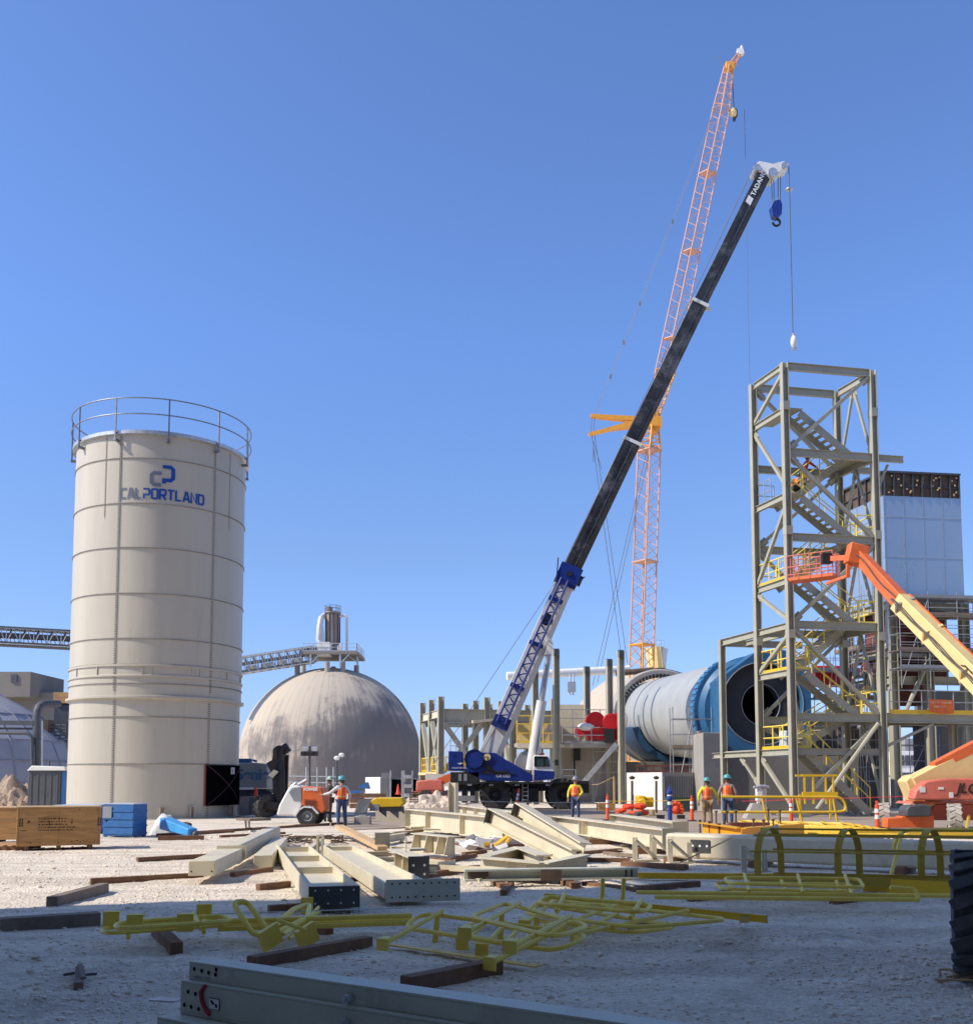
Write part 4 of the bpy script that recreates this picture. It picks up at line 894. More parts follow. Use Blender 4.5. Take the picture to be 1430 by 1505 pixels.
mb=MB(); y_=T(TW+2.5,-.13,0).y; a,b=P(1365,1028,T(TW+2,-.2,0).y),P(1402,1049,T(TW+3,-.2,0).y)
sg=thing('orange_banner','orange notice banner tied to the walkway rail','banner',a)
mb.add([a,V((b.x,b.y,a.z-.02)),V((b.x,b.y,b.z)),V(((a.x+b.x)/2,(a.y+b.y)/2,b.z-.04)),V((a.x,a.y,b.z+.08))],[(0,1,2,3,4)]); mb.build('cloth',M('orange_banner_cloth',(.62,.13,.03),.7,var=.15,scale=4),sg)
d=(V((b.x,b.y,a.z))-a).normalized(); nn=V((d.y,-d.x,0))*.012
text(sg,'lettering','NOTICE  DANGER',.13,a+d*.06+nn+V((0,0,-.19)),d,(0,0,1),m_cream)
text(sg,'lettering','KEEP OUT',.13,a+d*.25+nn+V((0,0,-.38)),d,(0,0,1),m_cream)
# scaffold around the preheater
def scaffold(name,label,o,ex,ey,nx,ny,nz,dx,dy,dz,z0=0,planks=(),r=.026,tol=True,zlow=None):
    t=thing(name,label,'scaffold',V((o[0],o[1],z0))); ex,ey=V(ex).normalized(),V(ey).normalized(); o=V((o[0],o[1],z0))
    S=lambda i,j,k: o+ex*i*dx+ey*j*dy+V((0,0,k*dz))
    mb=MB()
    for i in range(nx+1):
        for j in range(ny+1): mb.tube(S(i,j,-.1),S(i,j,nz+.4),r,6)
    mb.build('standards',m_scaf,t)
    mb=MB()
    for k in range(1,nz+1):
        for h in(0,.5):
            for j in range(ny+1): mb.tube(S(0,j,k+h if k<nz else k),S(nx,j,k+h if k<nz else k),r*.85,5)
        for i in range(nx+1): mb.tube(S(i,0,k),S(i,ny,k),r*.85,5)
    for i in range(0,nx,2): mb.tube(S(i,0,0),S(i+1,0,nz),r*.8,5)
    mb.build('ledgers',m_scaf,t)
    for k in planks:
        mb=MB()
        for q in range(3): 
            w=ny*dy; mb.bar(S(-.05,0,k)+ey*(w*(q+.5)/3)+V((0,0,.05)),S(nx+.05,0,k)+ey*(w*(q+.5)/3)+V((0,0,.05)),w/3-.02,.045)
        mb.bar(S(-.05,0,k)-ey*.03+V((0,0,.14)),S(nx+.05,0,k)-ey*.03+V((0,0,.14)),.03,.2)
        mb.build('plank_deck',m_mgrey if k%2 else m_woodg,t)
    return t
n2=a2.normalized(); n1=a1.normalized()
o_=k0-n1*1.5-n2*.2
sc1=scaffold('scaffold','tube scaffold with plank decks wrapped round the red casing under the cladding',o_,a2,a1,3,1,5,a2.length/3+.15,1.1,1.05,P(1297,1010,60).z,planks=(1,2,4,5))
scaffold('scaffold','narrow scaffold tower against the lit left side of the clad tower',k0-n2*1.5+n1*.2,a1,a2,2,1,8,1.5,1.1,1.6,0,planks=(3,5,6))
scaffold('scaffold','scaffold bay standing under the preheater columns right of the stairs',k0+a2*.1+n1*.5,a2,a1,2,1,2,2,1.5,1.9,0,planks=(1,))
scaffold('scaffold','crowded scaffold with plank decks behind the lower stair flights',P(1200,1150,61.5),(1,.1,0),(0,1,0),3,1,6,1.4,1.0,1.65,0,planks=(2,3,4,5))
scaffold('scaffold','small access scaffold with a ladder beside the grey kiln shell',P(990,1150,57),(1,.05,0),(0,1,0),2,1,3,1.1,.9,1.7,0,planks=(2,))
scaffold('scaffold','light tube scaffold below the platform in front of the concrete wall',P(872,1150,73.6),(1,.1,0),(0,1,0),2,1,3,1.0,.8,1.5,0)
rr=thing('red_steel_frame','low dark red steel frame with rails in front of the kiln trough','frame',P(970,1150,64))
mb=MB(); 
for py in(1126,1134): mb.bar(P(935,py,64),P(1024,py,64),.1,.1)
for px in range(937,1026,12): mb.bar(P(px,1124,64),P(px,1165,64),.07,.07)
mb.build('rails',m_rust,rr)
# ============================================================ bare steel frame
fr0=P(648,1024,72); S0=V((fr0.x,fr0.y,0)); f1=V((.968,.25,0)); f2=V((-.27,.963,0)); zp=fr0.z; zbm=P(648,1042,72).z
U=lambda u,v,z: S0+f1*u+f2*v+V((0,0,z))
sf=thing('steel_structure','half built grey steel frame of stub columns and deep beams behind the blue crane','steel structure',S0)
us=(0,3.35,5.3,8.35)
for v in(0,3.1,6.2):
    for u in us:
        mb=MB(); mb.ibeam(U(u,v,0),U(u,v,zp),.42,.42,.05,.03,up=f1); mb.build('column',m_steel,sf)
    for a,b in zip(us,us[1:]):
        mb=MB(); mb.bar(U(a+.22,v,zbm-.48),U(b-.22,v,zbm-.48),.06,.9); mb.bar(U(a+.22,v,zbm-.02),U(b-.22,v,zbm-.02),.3,.04); mb.bar(U(a+.22,v,zbm-.95),U(b-.22,v,zbm-.95),.3,.04); mb.build('deep_beam',m_steel,sf)
for v in(0,3.1):
    for u in us:
        mb=MB(); mb.ibeam(U(u,v+.22,zbm-.3),U(u,v+2.88,zbm-.3),.2,.55); mb.build('cross_beam',m_cream,sf)
mb=MB(); 
def br(p,q,w=.32): 
    mb=MB(); mb.bar(p,q,w,w); mb.build('brace',m_steel,sf)
br(U(.2,0,zbm-1),U(3.2,0,1.6)); br(U(.25,0.1,2.3),U(2.2,.1,4.6)); br(U(2.2,.1,4.6),U(3.1,.1,zbm-1)); br(U(5.5,0,1.6),U(8.2,0,zbm-1)); br(U(3.5,3,1.6),U(5.1,3,zbm-1))
for v0,v1 in((0,3.1),(3.1,6.2)): br(U(0,v0+.1,1.8),U(0,v1-.3,zbm-.8),.3); br(U(5.3,v0+.1,1.8),U(5.3,v1-.3,zbm-.8),.3)
br(U(0,3.0,1.8),U(0,.2,zbm-.8),.3)
mb=MB(); z=P(630,1134,73).z
for v in(.3,3.4): railing(mb,[U(-.1,v,z),U(-.1,v+2.4,z)],1.0,.05,.8)
railing(mb,[U(.3,-.2,z),U(2.4,-.2,z)],1.0,.05,.8); mb.build('guard_rail',m_yelb,sf)
mb=MB(); mb.bar(U(0,0,z-.15),U(0,6.2,z-.15),.6,.2); mb.build('platform',m_lift,sf)
mb=MB(); a,b=P(628,1146,70),P(676,1148,69); mb.bar(a,b,.6,.8); mb.build('ground_beam',m_conc,sf)
mb=MB(); mb.bar(U(2.2,-.3,zbm-.9),U(4.2,-.3,zbm-.7),.5,.2); mb.build('loose_plate',m_cream,sf)
# platform by the kiln with tall bare columns
kp=thing('kiln_platform','raised platform with tall bare columns and railings beside the concrete kiln wall','platform',P(860,1150,73))
for px,py,Y in((786,985,71),(817,955,71.5),(862,981,76),(895,970,74.5),(912,957,71.5)):
    p=P(px,py,Y); mb=MB(); mb.ibeam((p.x,p.y,0),p,.42,.42,.05,.03,up=f1); mb.build('column',m_steel,kp)
    mb=MB(); mb.box(p.x-.2,p.y-.2,p.z+.002,p.x+.2,p.y+.2,p.z+.05); mb.box(p.x-.2,p.y-.215,p.z-.5,p.x+.2,p.y-.213,p.z); mb.build('column_cap',m_dark,kp)
a,b=P(760,1092,72),P(912,1088,72.5); zq=a.z
mb=MB(); mb.prism([(a.x,a.y,zq-.3),(b.x,b.y,zq-.3),(b.x-1,b.y+5,zq-.3),(a.x-1,a.y+5,zq-.3)],(0,0,.28)); mb.build('deck',m_conc,kp)
mb=MB(); mb.bar(V((a.x,a.y-.1,zq-.2)),V((P(818,1090,72).x,a.y,zq-.2)),.2,.35); mb.build('edge_beam',m_cream,kp)
mb=MB(); c_=P(818,1090,72); railing(mb,[V((a.x,a.y,zq)),V((c_.x,c_.y,zq))],1.9,.045,.9,mids=(.35,.7)); mb.build('guard_rail',m_yelb,kp)
mb=MB(); railing(mb,[V((c_.x+.4,c_.y,zq)),V((b.x,b.y,zq)),V((b.x-.6,b.y+4,zq))],1.1,.04,1.2); railing(mb,[V((c_.x+.4,c_.y+3.5,zq)),V((b.x,b.y+3.5,zq))],2.6,.035,1.0,False,mids=(.3,.5,.75)); mb.build('tube_rail',m_scaf,kp)
mb=MB(); p=P(906,1094,71.6); q=P(858,1150,71.6); mb.bar(p,q,.32,.32); mb.build('raking_brace',m_galv,kp)
mb=MB(); p=P(838,1060,76); mb.box(p.x-.9,76,zq,p.x+1.1,78,zq+3.0); mb.build('cream_cabinet',m_cream,kp)
mb=MB(); p=P(790,1076,75); mb.box(p.x-1.4,75,zq,p.x+1.4,77,zq+1.6); mb.build('store_box',m_lift,kp)
rm=thing('red_drive_unit','red gear drive partly wrapped in white sheet on the kiln platform','machine',P(880,1088,73))
c=P(881,1066,73)
mb=MB(); mb.tube(c+V((-.35,-.7,.25)),c+V((-.35,.7,.25)),.68,18); mb.tube(c+V((.75,-.76,.2)),c+V((.75,.66,.2)),.6,18); mb.obox(c+V((.2,0,-.55)),(1.1,0,0),(0,.6,0),(0,0,.55)); mb.build('gear_case',m_red,rm,bevel=.04)
mb=MB(); mb.obox(c+V((1.35,-.1,-.1)),(.22,0,0),(0,.5,0),(0,0,.95)); mb.build('motor',m_red,rm); mb=MB(); mb.tube(c+V((-1.3,-.5,-.4)),c+V((-1.3,.5,-.4)),.45,14); mb.build('motor',m_red,rm)
mb=MB(); mb.ball(c+V((-1.0,-.5,-.15)),.5,12,8,(1.3,.8,.6)); mb.ball(c+V((1.75,-.3,.3)),.4,10,8,(.6,.8,1.5)); mb.build('white_sheet',m_tarpw,rm)
mb=MB(); mb.obox(c+V((.6,-.75,-.8)),(.35,0,0),(0,.1,0),(0,0,.5)); mb.build('black_panel',m_blk,rm)
# ============================================================ rough terrain crane
cr=thing('mobile_crane','blue and black telescopic rough terrain crane with its long boom raised to the right','crane',P(770,1190,59))
YN=58.0                                         # plane of the near side
c=lambda px,py,Y=YN: P(px,py,Y)
# boom
B=[P(719,1112,59.6),P(836,845,58.4),P(929,650,57.2),P(1028,447,56),P(1121,260,54.8)]
def boom_sec(p,q,w0,h0,w1,h1,mat,name):
    p,q=V(p),V(q); d=(q-p).normalized(); a=V((0,1,0)); a=(a-d*a.dot(d)).normalized(); b=d.cross(a)
    mb=MB(); prof=[(-.5,-.25),(-.32,-.5),(.32,-.5),(.5,-.25),(.5,.5),(-.5,.5)]; vs=[]
    for pt,w_,h_ in((p,w0,h0),(q,w1,h1)): vs+=[pt+a*x*w_+b*y*h_ for x,y in prof]
    mb.add(vs,[tuple(range(6)),tuple(range(11,5,-1))]+[(i,(i+1)%6,6+(i+1)%6,6+i) for i in range(6)])
    return mb.build(name,mat,cr,smooth=20,bevel=.02),d,a,b
s0,d0,a0_,b0_=boom_sec(B[0],B[1],1.0,1.28,.98,1.1,m_white,'boom_base_section')
s1,d1,a1_,b1_=boom_sec(B[1]+(B[0]-B[1])*.0,B[2],.84,1.06,.80,1.0,m_black,'boom_section')
s2,d2,a2_,b2_=boom_sec(B[2],B[3],.74,.92,.70,.86,m_black,'boom_section')
s3,d3,a3_,b3_=boom_sec(B[3],B[4],.64,.80,.60,.78,m_black,'boom_section')
for q,d,a,b,w_,h_ in((B[2],d1,a1_,b1_,.84,1.06),(B[3],d2,a2_,b2_,.76,.94)):
    mb=MB(); mb.obox(q,d*.09,a*(w_/2+.03),b*(h_/2+.04)); mb.tube(q-b*(h_/2),q-b*(h_/2+.25),.1,8); mb.build('wear_ring',m_white,cr)
for sct,p,q,d,a,b,w_,h_ in((s1,B[1],B[2],d1,a1_,b1_,.84,1.06),(s2,B[2],B[3],d2,a2_,b2_,.74,.92),(s3,B[3],B[4],d3,a3_,b3_,.64,.8)):
    mb=MB(); mb.bar(p.lerp(q,.03)-a*(w_/2+.004)-b*h_*.1,q.lerp(p,.03)-a*(w_/2-.01)-b*h_*.1,.012,.02,up=a); mb.build('boom_edge',m_mgrey,sct)
mb=MB(); mb.obox(B[1]-d0*.1,d0*.62,a0_*.62,b0_*.66); mb.obox(B[1]-d0*.1+b0_*-.72,d0*.3,a0_*.3,b0_*.12); mb.build('boom_collar',m_blue,cr,bevel=.03)
mb=MB(); q=B[1]-d0*.1-a0_*.64; 
mb.tube(q+d0*.1,q+d0*.1-a0_*.05,.14,10); mb.bar(q-d0*.6-b0_*.5,q+d0*.3-b0_*.9,.05,.05); mb.bar(q-d0*.6+b0_*.5,q+d0*.7+b0_*.95,.05,.05); mb.build('collar_fittings',m_blk,cr)
# stowed lattice jib along the near side of the base section
jb=c(737,1062,58.6); jt=c(830,852,57.6); mb=MB(); lattice(mb,jb,jt,.5,.9,.42,.75,14,.065,.035,up=a0_,cross=False); mb.obox(jb,d0*.35,a0_*.3,b0_*.5)
mb.build('stowed_jib',m_blue,cr)
for t in(.25,.55,.86):
    mb=MB(); q=jb.lerp(jt,t); mb.obox(q+a0_*.3,d0*.12,a0_*.35,b0_*.42); mb.build('jib_bracket',m_blue,cr)
mb=MB(); q=jb.lerp(jt,.72); mb.tube(q-a0_*.3,q+a0_*.1,.35,14); mb.build('hose_reel',m_blk,cr)
# boom head
mb=MB(); hd=B[4]+d3*.2; r_=V((1,0,0))
mb.prism([P(1109,242,54.4),P(1116,236,54.4),P(1136,240,54.4),P(1152,236,54.4),P(1159,240,54.4),P(1158,246,54.4),P(1148,250,54.4),P(1142,258,54.4),P(1131,259,54.4),P(1124,252,54.4),P(1110,250,54.4)],(0,.75,0)); mb.build('boom_head',m_white,cr,bevel=.02)
for px,py,r_ in((1113,245,.2),(1136,252,.26),(1153,242,.18)):
    mb=MB(); p=P(px,py,54.3); mb.tube(p,p+V((0,.95,0)),r_,16); mb.build('sheave',m_galv,cr)
mb=MB(); mb.path([P(1109,240,54.5),P(1130,240.5,54.5),P(1156,238.5,54.5)],.025,5); mb.build('head_rope',m_rope,cr)
# lettering on the boom tip
side=B[4]-a3_*.326; 
bl=b3_ if b3_.x<0 else -b3_; sn=a3_ if a3_.y<0 else -a3_; q0=B[3].lerp(B[4],.835)+sn*.345
try: 
    text(cr,'boom_lettering','TADANO',.34,q0+bl*-.05,d3,bl,m_refl,bold=.012,spacing=1.05)
except Exception as e: print(e)
mb=MB(); q=q0-d3*.55; mb.add([q-bl*.08,q+d3*.4-bl*.08,q+d3*.5+bl*.27,q+d3*.1+bl*.27],[(0,1,2,3)]); mb.build('boom_mark',m_refl,cr)
# hoist ropes along the boom
mb=MB(); mb.path([P(700,1120,59),P(745,1040,58.9),P(826,838,57.9),P(1108,244,54.4)],.022,5); mb.path([P(640,1120,59.2),P(826,842,57.9)],.018,5); mb.build('hoist_rope',m_rope,cr)
# lifting cylinder
mb=MB(); p,q=c(780,1132,58.6),c(796,1030,58.2); mb.tube(p,q,.3,16); mb.build('lift_cylinder',m_white,cr)
mb=MB(); mb.tube(q,c(808,952,58.2),.17,12); mb.build('cylinder_rod',m_galv,cr)
mb=MB(); p=c(808,945,58.1); mb.prism([P(800,962,58),P(812,962,58),P(813,944,58),P(808,936,58)],(0,1,0)); mb.build('rod_bracket',m_white,cr)
# superstructure
mb=MB(); mb.prism([c(659,1133),c(680,1133),c(680,1105),c(659,1104)],(0,2.6,0)); cw_=mb.build('counterweight',m_blue,cr,bevel=.04)
mb=MB(); mb.prism([c(681,1133),c(712,1148),c(783,1149),c(783,1139),c(742,1116),c(728,1107),c(704,1106),c(690,1112)],(0,.35,0)); body=mb.build('turntable_body',m_blue,cr,bevel=.02); mb=MB(); mb.prism([c(681,1133,60.4),c(712,1148,60.4),c(783,1149,60.4),c(783,1139,60.4),c(742,1116,60.4),c(728,1107,60.4),c(704,1106,60.4)],(0,.35,0)); mb.build('turntable_body',m_blue,cr,bevel=.02)
mb=MB(); mb.prism([c(684,1136,58.5),c(712,1148,58.5),c(775,1148,58.5),c(770,1136,58.5),c(700,1118,58.5)],(0,1.7,0)); mb.build('engine_block',m_blk,cr)
mb=MB(); p=c(697,1116,57.93); mb.tube(p,p+V((0,2.2,0)),.52,18); mb.lathe([(.56,0),(.56,.08),(.3,.08)],18,p-V((0,.05,0)),(0,1,0)); mb.build('winch_drum',m_blue,cr)
mb=MB(); 
for px,py in((718,1135),(738,1136)): 
    p=c(px,py,57.985); mb.obox(p,(.36,0,0),(0,.01,0),(0,0,.11))
mb.build('grille',m_blk,body)
text(cr,'body_lettering','GR1000',.24,c(729,1143,57.98),(1,0,0),(0,0,1),m_refl)
text(cr,'body_lettering','GR',.28,c(711,1137,57.98),(1,0,0),(0,0,1),m_refl)
text(cw_,'counterweight_lettering','CRANE RENTAL',.12,c(664,1130,57.98),(1,0,0),(0,0,1),m_refl)
mb=MB(); p=c(676,1122,57.97); mb.add([p+V((-.15,0,0)),p+V((0,0,-.08)),p+V((.2,0,.02)),p+V((.05,0,.02))],[(0,1,2,3)]); mb.build('counterweight_mark',m_refl,cw_)
mb=MB(); p=c(716,1113,57.9); mb.tube(p,p+V((0,.3,0)),.2,12); mb.build('pivot_pin',m_lift,cr)
mb=MB(); mb.prism([c(755,1131,58.9),c(757,1117,58.9),c(763,1107,58.9),c(772,1104,58.9),c(780,1108,58.9),c(782,1138,58.9)],(0,1.2,0)); mb.build('engine_hood',m_mgrey,cr,bevel=.05)
mb=MB(); mb.tube(c(792,1108,58.5),c(792,1098,58.5),.16,10); mb.tube(c(786,1108,58.7),c(786,1096,58.7),.2,10); mb.build('air_filter',m_white,cr)
# cab
mb=MB(); cabp=[c(784,1148),c(784,1112),c(787,1110),c(805,1111),c(809,1113),c(816,1138),c(814,1146)]; mb.prism(cabp,(0,1.1,0)); cab=mb.build('cab',m_white,cr,bevel=.04)
mb=MB(); mb.prism([c(784.5,1147.5,57.985),c(784.5,1132,57.985),c(815,1134,57.985),c(815.5,1139,57.985),c(813.5,1145.5,57.985)],(0,.012,0)); mb.build('lower_panel',m_blue,cab)
mb=MB(); mb.prism([c(786,1126,57.985),c(786,1113,57.985),c(803.5,1113,57.985),c(807.5,1126,57.985)],(0,.01,0)); mb.build('window',m_glass,cab)
mb=MB(); 
for q in((785.5,1112.5,785.5,1126.5),(785.5,1112.5,804,1112.5),(804,1112.5,808,1126.5),(785.5,1126.5,808,1126.5),(798,1113,799,1126)): mb.bar(c(q[0],q[1],57.97),c(q[2],q[3],57.97),.05,.04)
mb.build('window_frame',m_blk,cab)
# carrier
mb=MB(); a,b=c(672,1150,58.3),c(853,1163,58.3); mb.box(a.x,58.3,b.z,b.x,60.9,a.z); mb.build('chassis',m_blk,cr)
mb=MB(); a,b=c(700,1149.5,57.9),c(860,1152.5,57.9); mb.box(a.x,57.7,b.z,b.x,61.2,a.z); mb.build('deck',m_blk,cr)
mb=MB(); a,b=c(662,1135,58),c(704,1154,58); mb.box(a.x,58,b.z,b.x,61,a.z); ob=mb.build('outrigger_box',m_blk,cr,bevel=.02)
mb=MB(); 
for x in(676,684): p=c(x,1143,57.99); mb.obox(p,(.09,0,0),(0,.005,0),(0,0,.2))
mb.build('warning_stickers',m_mgrey,ob)
mb=MB(); a,b=c(840,1148,58),c(866,1166,58); mb.box(a.x,58,b.z,b.x,61,a.z); mb.build('front_bumper',m_blk,cr,bevel=.02)
mb=MB(); a,b=c(752,1158,58),c(792,1180,58); mb.box(a.x,58.1,b.z,b.x,58.9,a.z); mb.build('fuel_tank',m_blk,cr,bevel=.03)
for px in(668,682,694):
    mb=MB(); a,b=c(px,1152,58.2),c(px,1180,58.2); mb.box(a.x-.12,58.2,b.z,a.x+.16,58.6,a.z); mb.build('stabiliser_leg',m_blk,cr)
mb=MB(); a,b=c(666,1170,57.9),c(698,1178,57.9); mb.box(a.x,57.9,b.z,b.x,58.4,a.z); mb.build('side_step',m_mgrey,cr)
for pts in([(704,1158),(712,1150),(742,1150),(756,1156)],[(806,1158),(812,1150),(838,1150),(850,1158)]):
    mb=MB(); 
    for (x0,y0),(x1,y1) in zip(pts,pts[1:]): mb.bar(c(x0,y0,58.1),c(x1,y1,58.1),.05,1.0,up=(0,1,0))
    mb.build('mudguard',m_blk,cr)
mb=MB(); 
for px in(690,722,760,805): mb.obox(c(px,1154,57.8),(.12,0,0),(0,.03,0),(0,0,.05))
mb.build('marker_lamp',m_galv,cr)
# deck handrails, ladder, hoses and lamps
mb=MB(); railing(mb,[c(806,1150,58.2),c(846,1150,58.2)],.7,.025,.9,False); railing(mb,[c(662,1104,59.4),c(679,1105,59.4)],.6,.022,.4,False); mb.build('deck_handrail',m_galv,cr)
mb=MB()
for k in range(5): mb.path([c(704+k*3,1112,58.0)+V((0,-.03*k,0)),c(709+k*2,1124,57.95),c(716+k*3,1131+k,57.96),c(733+k*6,1138,57.97)],.025,5)
mb.path([c(784,1135,58.3),c(790,1100,58.2),c(796,1040,58.0)],.02,5); mb.build('hydraulic_hose',m_blk,cr)
mb=MB()
for k in range(5): mb.tube(c(768,1152+k*6,57.9),c(776,1152+k*6,57.9),.02,5)
for px in(768,776): mb.tube(c(px,1150,57.9),c(px,1178,57.9),.025,5)
mb.build('step_ladder',m_galv,cr)
mb=MB(); mb.tube(c(798,1110,58.4),c(798,1107,58.4),.08,8); mb.build('beacon',m_orplas,cr)
mb=MB(); mb.tube(c(812,1121,57.8),c(817,1118,57.5),.02,5); mb.obox(c(818,1121,57.5),(.1,0,0),(0,.03,0),(0,0,.17)); mb.build('mirror',m_blk,cr)
def tyre(parent,cx,cy,cz,ax,r,w,lug=20,rimr=.5,mat_rim=m_blk,name='tyre'):
    """wheel with lugs. ax = unit axle direction"""
    o=V((cx,cy,cz)); ax=V(ax).normalized(); mb=MB()
    mb.lathe([(r*rimr,-w*.44),(r*.8,-w*.5),(r*.95,-w*.44),(r*.965,0),(r*.95,w*.44),(r*.8,w*.5),(r*rimr,w*.44)],40,o,ax)
    x=V((0,0,1)); y=ax.cross(x).normalized()
    for k in range(lug):
        for s in(-1,1):
            q=2*math.pi*(k+(.5 if s>0 else 0))/lug; e=x*math.cos(q)+y*math.sin(q); t=ax.cross(e); d=(ax*s+t*.45).normalized()
            mb.obox(o+e*r*.955+ax*s*w*.24,e*r*.065,d*w*.26,d.cross(e)*r*math.pi*.55/lug)
    ty=mb.build(name,m_rub,parent,smooth=40)
    mb=MB(); mb.lathe([(r*rimr*1.02,-w*.42),(r*rimr*.9,-w*.38),(r*rimr*.8,-w*.15),(r*.2,-w*.1),(r*.18,-w*.34),(0,-w*.34)],24,o,ax); mb.lathe([(r*rimr*1.02,w*.42),(r*rimr*.9,w*.38),(r*rimr*.8,w*.15),(r*.2,w*.1),(0,w*.1)],24,o,ax)
    for k in range(10): q=2*math.pi*k/10; e=x*math.cos(q)+y*math.sin(q); mb.tube(o+e*r*.3-ax*w*.1,o+e*r*.3-ax*w*.16,r*.03,6)
    mb.build('rim',mat_rim,ty); return ty
for px in(728,828):
    for Y in(58.35,60.6):
        p=P(px,1170,58.35); tyre(cr,p.x,Y,.86,(0,1,0),.9,.62,18,.46)
# hook block and ball of this crane
hb=thing('hook_block','dark blue hook block hanging under the white head of the black boom','hook',P(1141,300,54.8))
mb=MB(); mb.prism([P(1133,303,54.6),P(1138,294,54.6),P(1147,292,54.6),P(1150,300,54.6),P(1149,314,54.6),P(1143,319,54.6),P(1136,316,54.6)],(0,.45,0)); mb.build('cheek_plate',m_blue,hb,bevel=.03)
mb=MB(); 
for px in(1135,1138,1143.5,1147): mb.tube(P(px,297,54.8),P(px-1.2 if px<1140 else px,258,54.8),.02,4)
mb.build('reeving_rope',m_rope,hb)
mb=MB(); o=P(1141,324,54.8); mb.path([o+V((.02,0,.28)),o+V((.02,0,.1))]+[o+V((.2*math.sin(R(t)),0,-.1+.2*math.cos(R(t)))) for t in range(0,271,30)],.07,8); mb.build('hook',m_blk,hb)
ba=thing('hook_ball','white and brown overhaul ball on a single rope above the stair tower','hook',P(1166,503,53.5))
mb=MB(); mb.path([P(1159,244,54.5),P(1161,300,54.2),P(1165.5,495,53.5)],.025,5); mb.build('rope',m_rope,ba)
mb=MB(); mb.ball(P(1166.5,502,53.5),.22,12,8,(.8,.8,1.6)); mb.build('ball',m_white,ba)
mb=MB(); mb.tube(P(1166,490,53.5),P(1166,497,53.5),.06,8); o=P(1167,511,53.5); mb.path([o+V((0,0,.2))]+[o+V((.1*math.sin(R(t)),0,-.02+.1*math.cos(R(t)))) for t in range(0,271,45)],.04,6); mb.build('hook',m_plyl,ba)
mb=MB(); mb.lathe([(.02,0),(.2,.02),(.2,.06),(.02,.08)],12,P(1159.5,279,54.4)); mb.build('limit_weight',m_galv,ba)
# ============================================================ lattice luffing crane far behind
lc=thing('lattice_crane','very tall salmon and orange lattice crane with a luffing jib behind the kiln','crane',P(945,1150,125))
YL=125
def L4(p0,p1,w0,h0,w1,h1,n,rc,rb,mat,name,rot=40):
    d=(V(p1)-V(p0)).normalized(); up=V((math.sin(R(rot)),-math.cos(R(rot)),0)); mb=MB(); lattice(mb,p0,p1,w0,h0,w1,h1,n,rc,rb,up=up,ns=6,cross=False); return mb.build(name,mat,lc)
mA,mB_,mC,mD=P(941,1120,YL),P(943.5,948,YL),P(954,660,YL),P(957.5,628,YL)
L4(mA,mB_,2.05,2.05,2.05,2.05,5,.12,.055,m_lato,'mast_base'); L4(mB_,mC,2.05,2.05,1.98,1.98,11,.11,.045,m_lat,'mast'); L4(mC,mD,1.98,1.98,1.3,1.3,3,.12,.06,m_lato,'mast_head')
for t in(.0,.42,.99):
    mb=MB(); q=mB_.lerp(mC,t); mb.obox(q,(.9,.75,0),(-.75,.9,0),(0,0,.08)); mb.build('mast_collar',m_lato if t<.1 else m_lat,lc)
jA,jB,jC,jD=P(964,612,YL),P(978,545,YL),P(1066,118,YL),P(1071,98,YL)
L4(jA,jB,.5,.6,1.75,1.75,4,.12,.06,m_lato,'jib_foot'); L4(jB,P(1060,160,YL),1.75,1.75,1.5,1.5,17,.09,.04,m_lat,'jib'); L4(P(1060,160,YL),jD,1.5,1.5,.8,.8,4,.10,.05,m_lat,'jib_tip')
for t in(.12,.45,.75):
    mb=MB(); q=jB.lerp(P(1060,160,YL),t); dd=(jC-jB).normalized(); mb.obox(q,dd*.06,V((.7,.5,0)),V((-.45,.66,.1))); mb.build('jib_joint',m_lat,lc)
mb=MB(); p=P(1072,98,YL); mb.obox(p,(.55,0,0),(0,.5,0),(0,0,.45)); mb.build('jib_head',m_lato,lc,bevel=.05)
mb=MB(); lattice(mb,P(1075,96,YL),P(1088,76,YL),.7,.7,.3,.3,3,.09,.05); 
for k in range(9): q=P(1078+rnd.uniform(-5,5),90+rnd.uniform(-6,6),YL); mb.tube(q,q+V((rnd.uniform(-1,1),0,rnd.uniform(-.8,.8))),.04,4)
mb.build('runner',m_lat,lc)
mb=MB(); p=P(1088,76,YL); mb.obox(p,(.35,0,.1),(0,.3,0),(-.1,0,.4)); mb.tube(p,P(1090,67,YL),.15,6); mb.build('runner_sheave',m_white,lc)
mb=MB(); mb.tube(P(1066,96,YL),P(1053,80,YL),.03,4); mb.build('aerial',m_pend,lc)
for (x0,y0,x1,y1,Y0,w_) in((957,617,868,611,YL,.5),(955,622,868,613,YL+2.5,.35),(952,616,865,639,YL,.5),(955,624,868,636,YL+2.5,.35)):
    mb=MB(); p,q=P(x0,y0,Y0),P(x1,y1,Y0); mb.taper(p,q,w_*1.1,w_*1.25,w_*.8,w_*.8); mb.build('luffing_strut',m_lato,lc)
mb=MB(); 
for k in range(3): mb.bar(P(958+k*4,640-k*3,YL-.4),P(962+k*3,600+k*6,YL-.4),.35,.35)
mb.obox(P(963,622,YL),(.7,0,0),(0,.8,0),(0,0,.6)); mb.build('knuckle',m_lato,lc)
mb=MB()
for dx in(0,3): mb.path([P(873+dx,609,YL+dx*.5),P(987+dx,325,YL+dx*.5),P(1068+dx*.5,112,YL+dx*.5)],.026,5)
for px,py in((987,325),(939,446),(915,503),(896,553)): mb.obox(P(px+1.5,py,YL),(.13,0,0),(0,.08,0),(0,0,.25))
mb.build('pendant',m_pend,lc)
mb=MB()
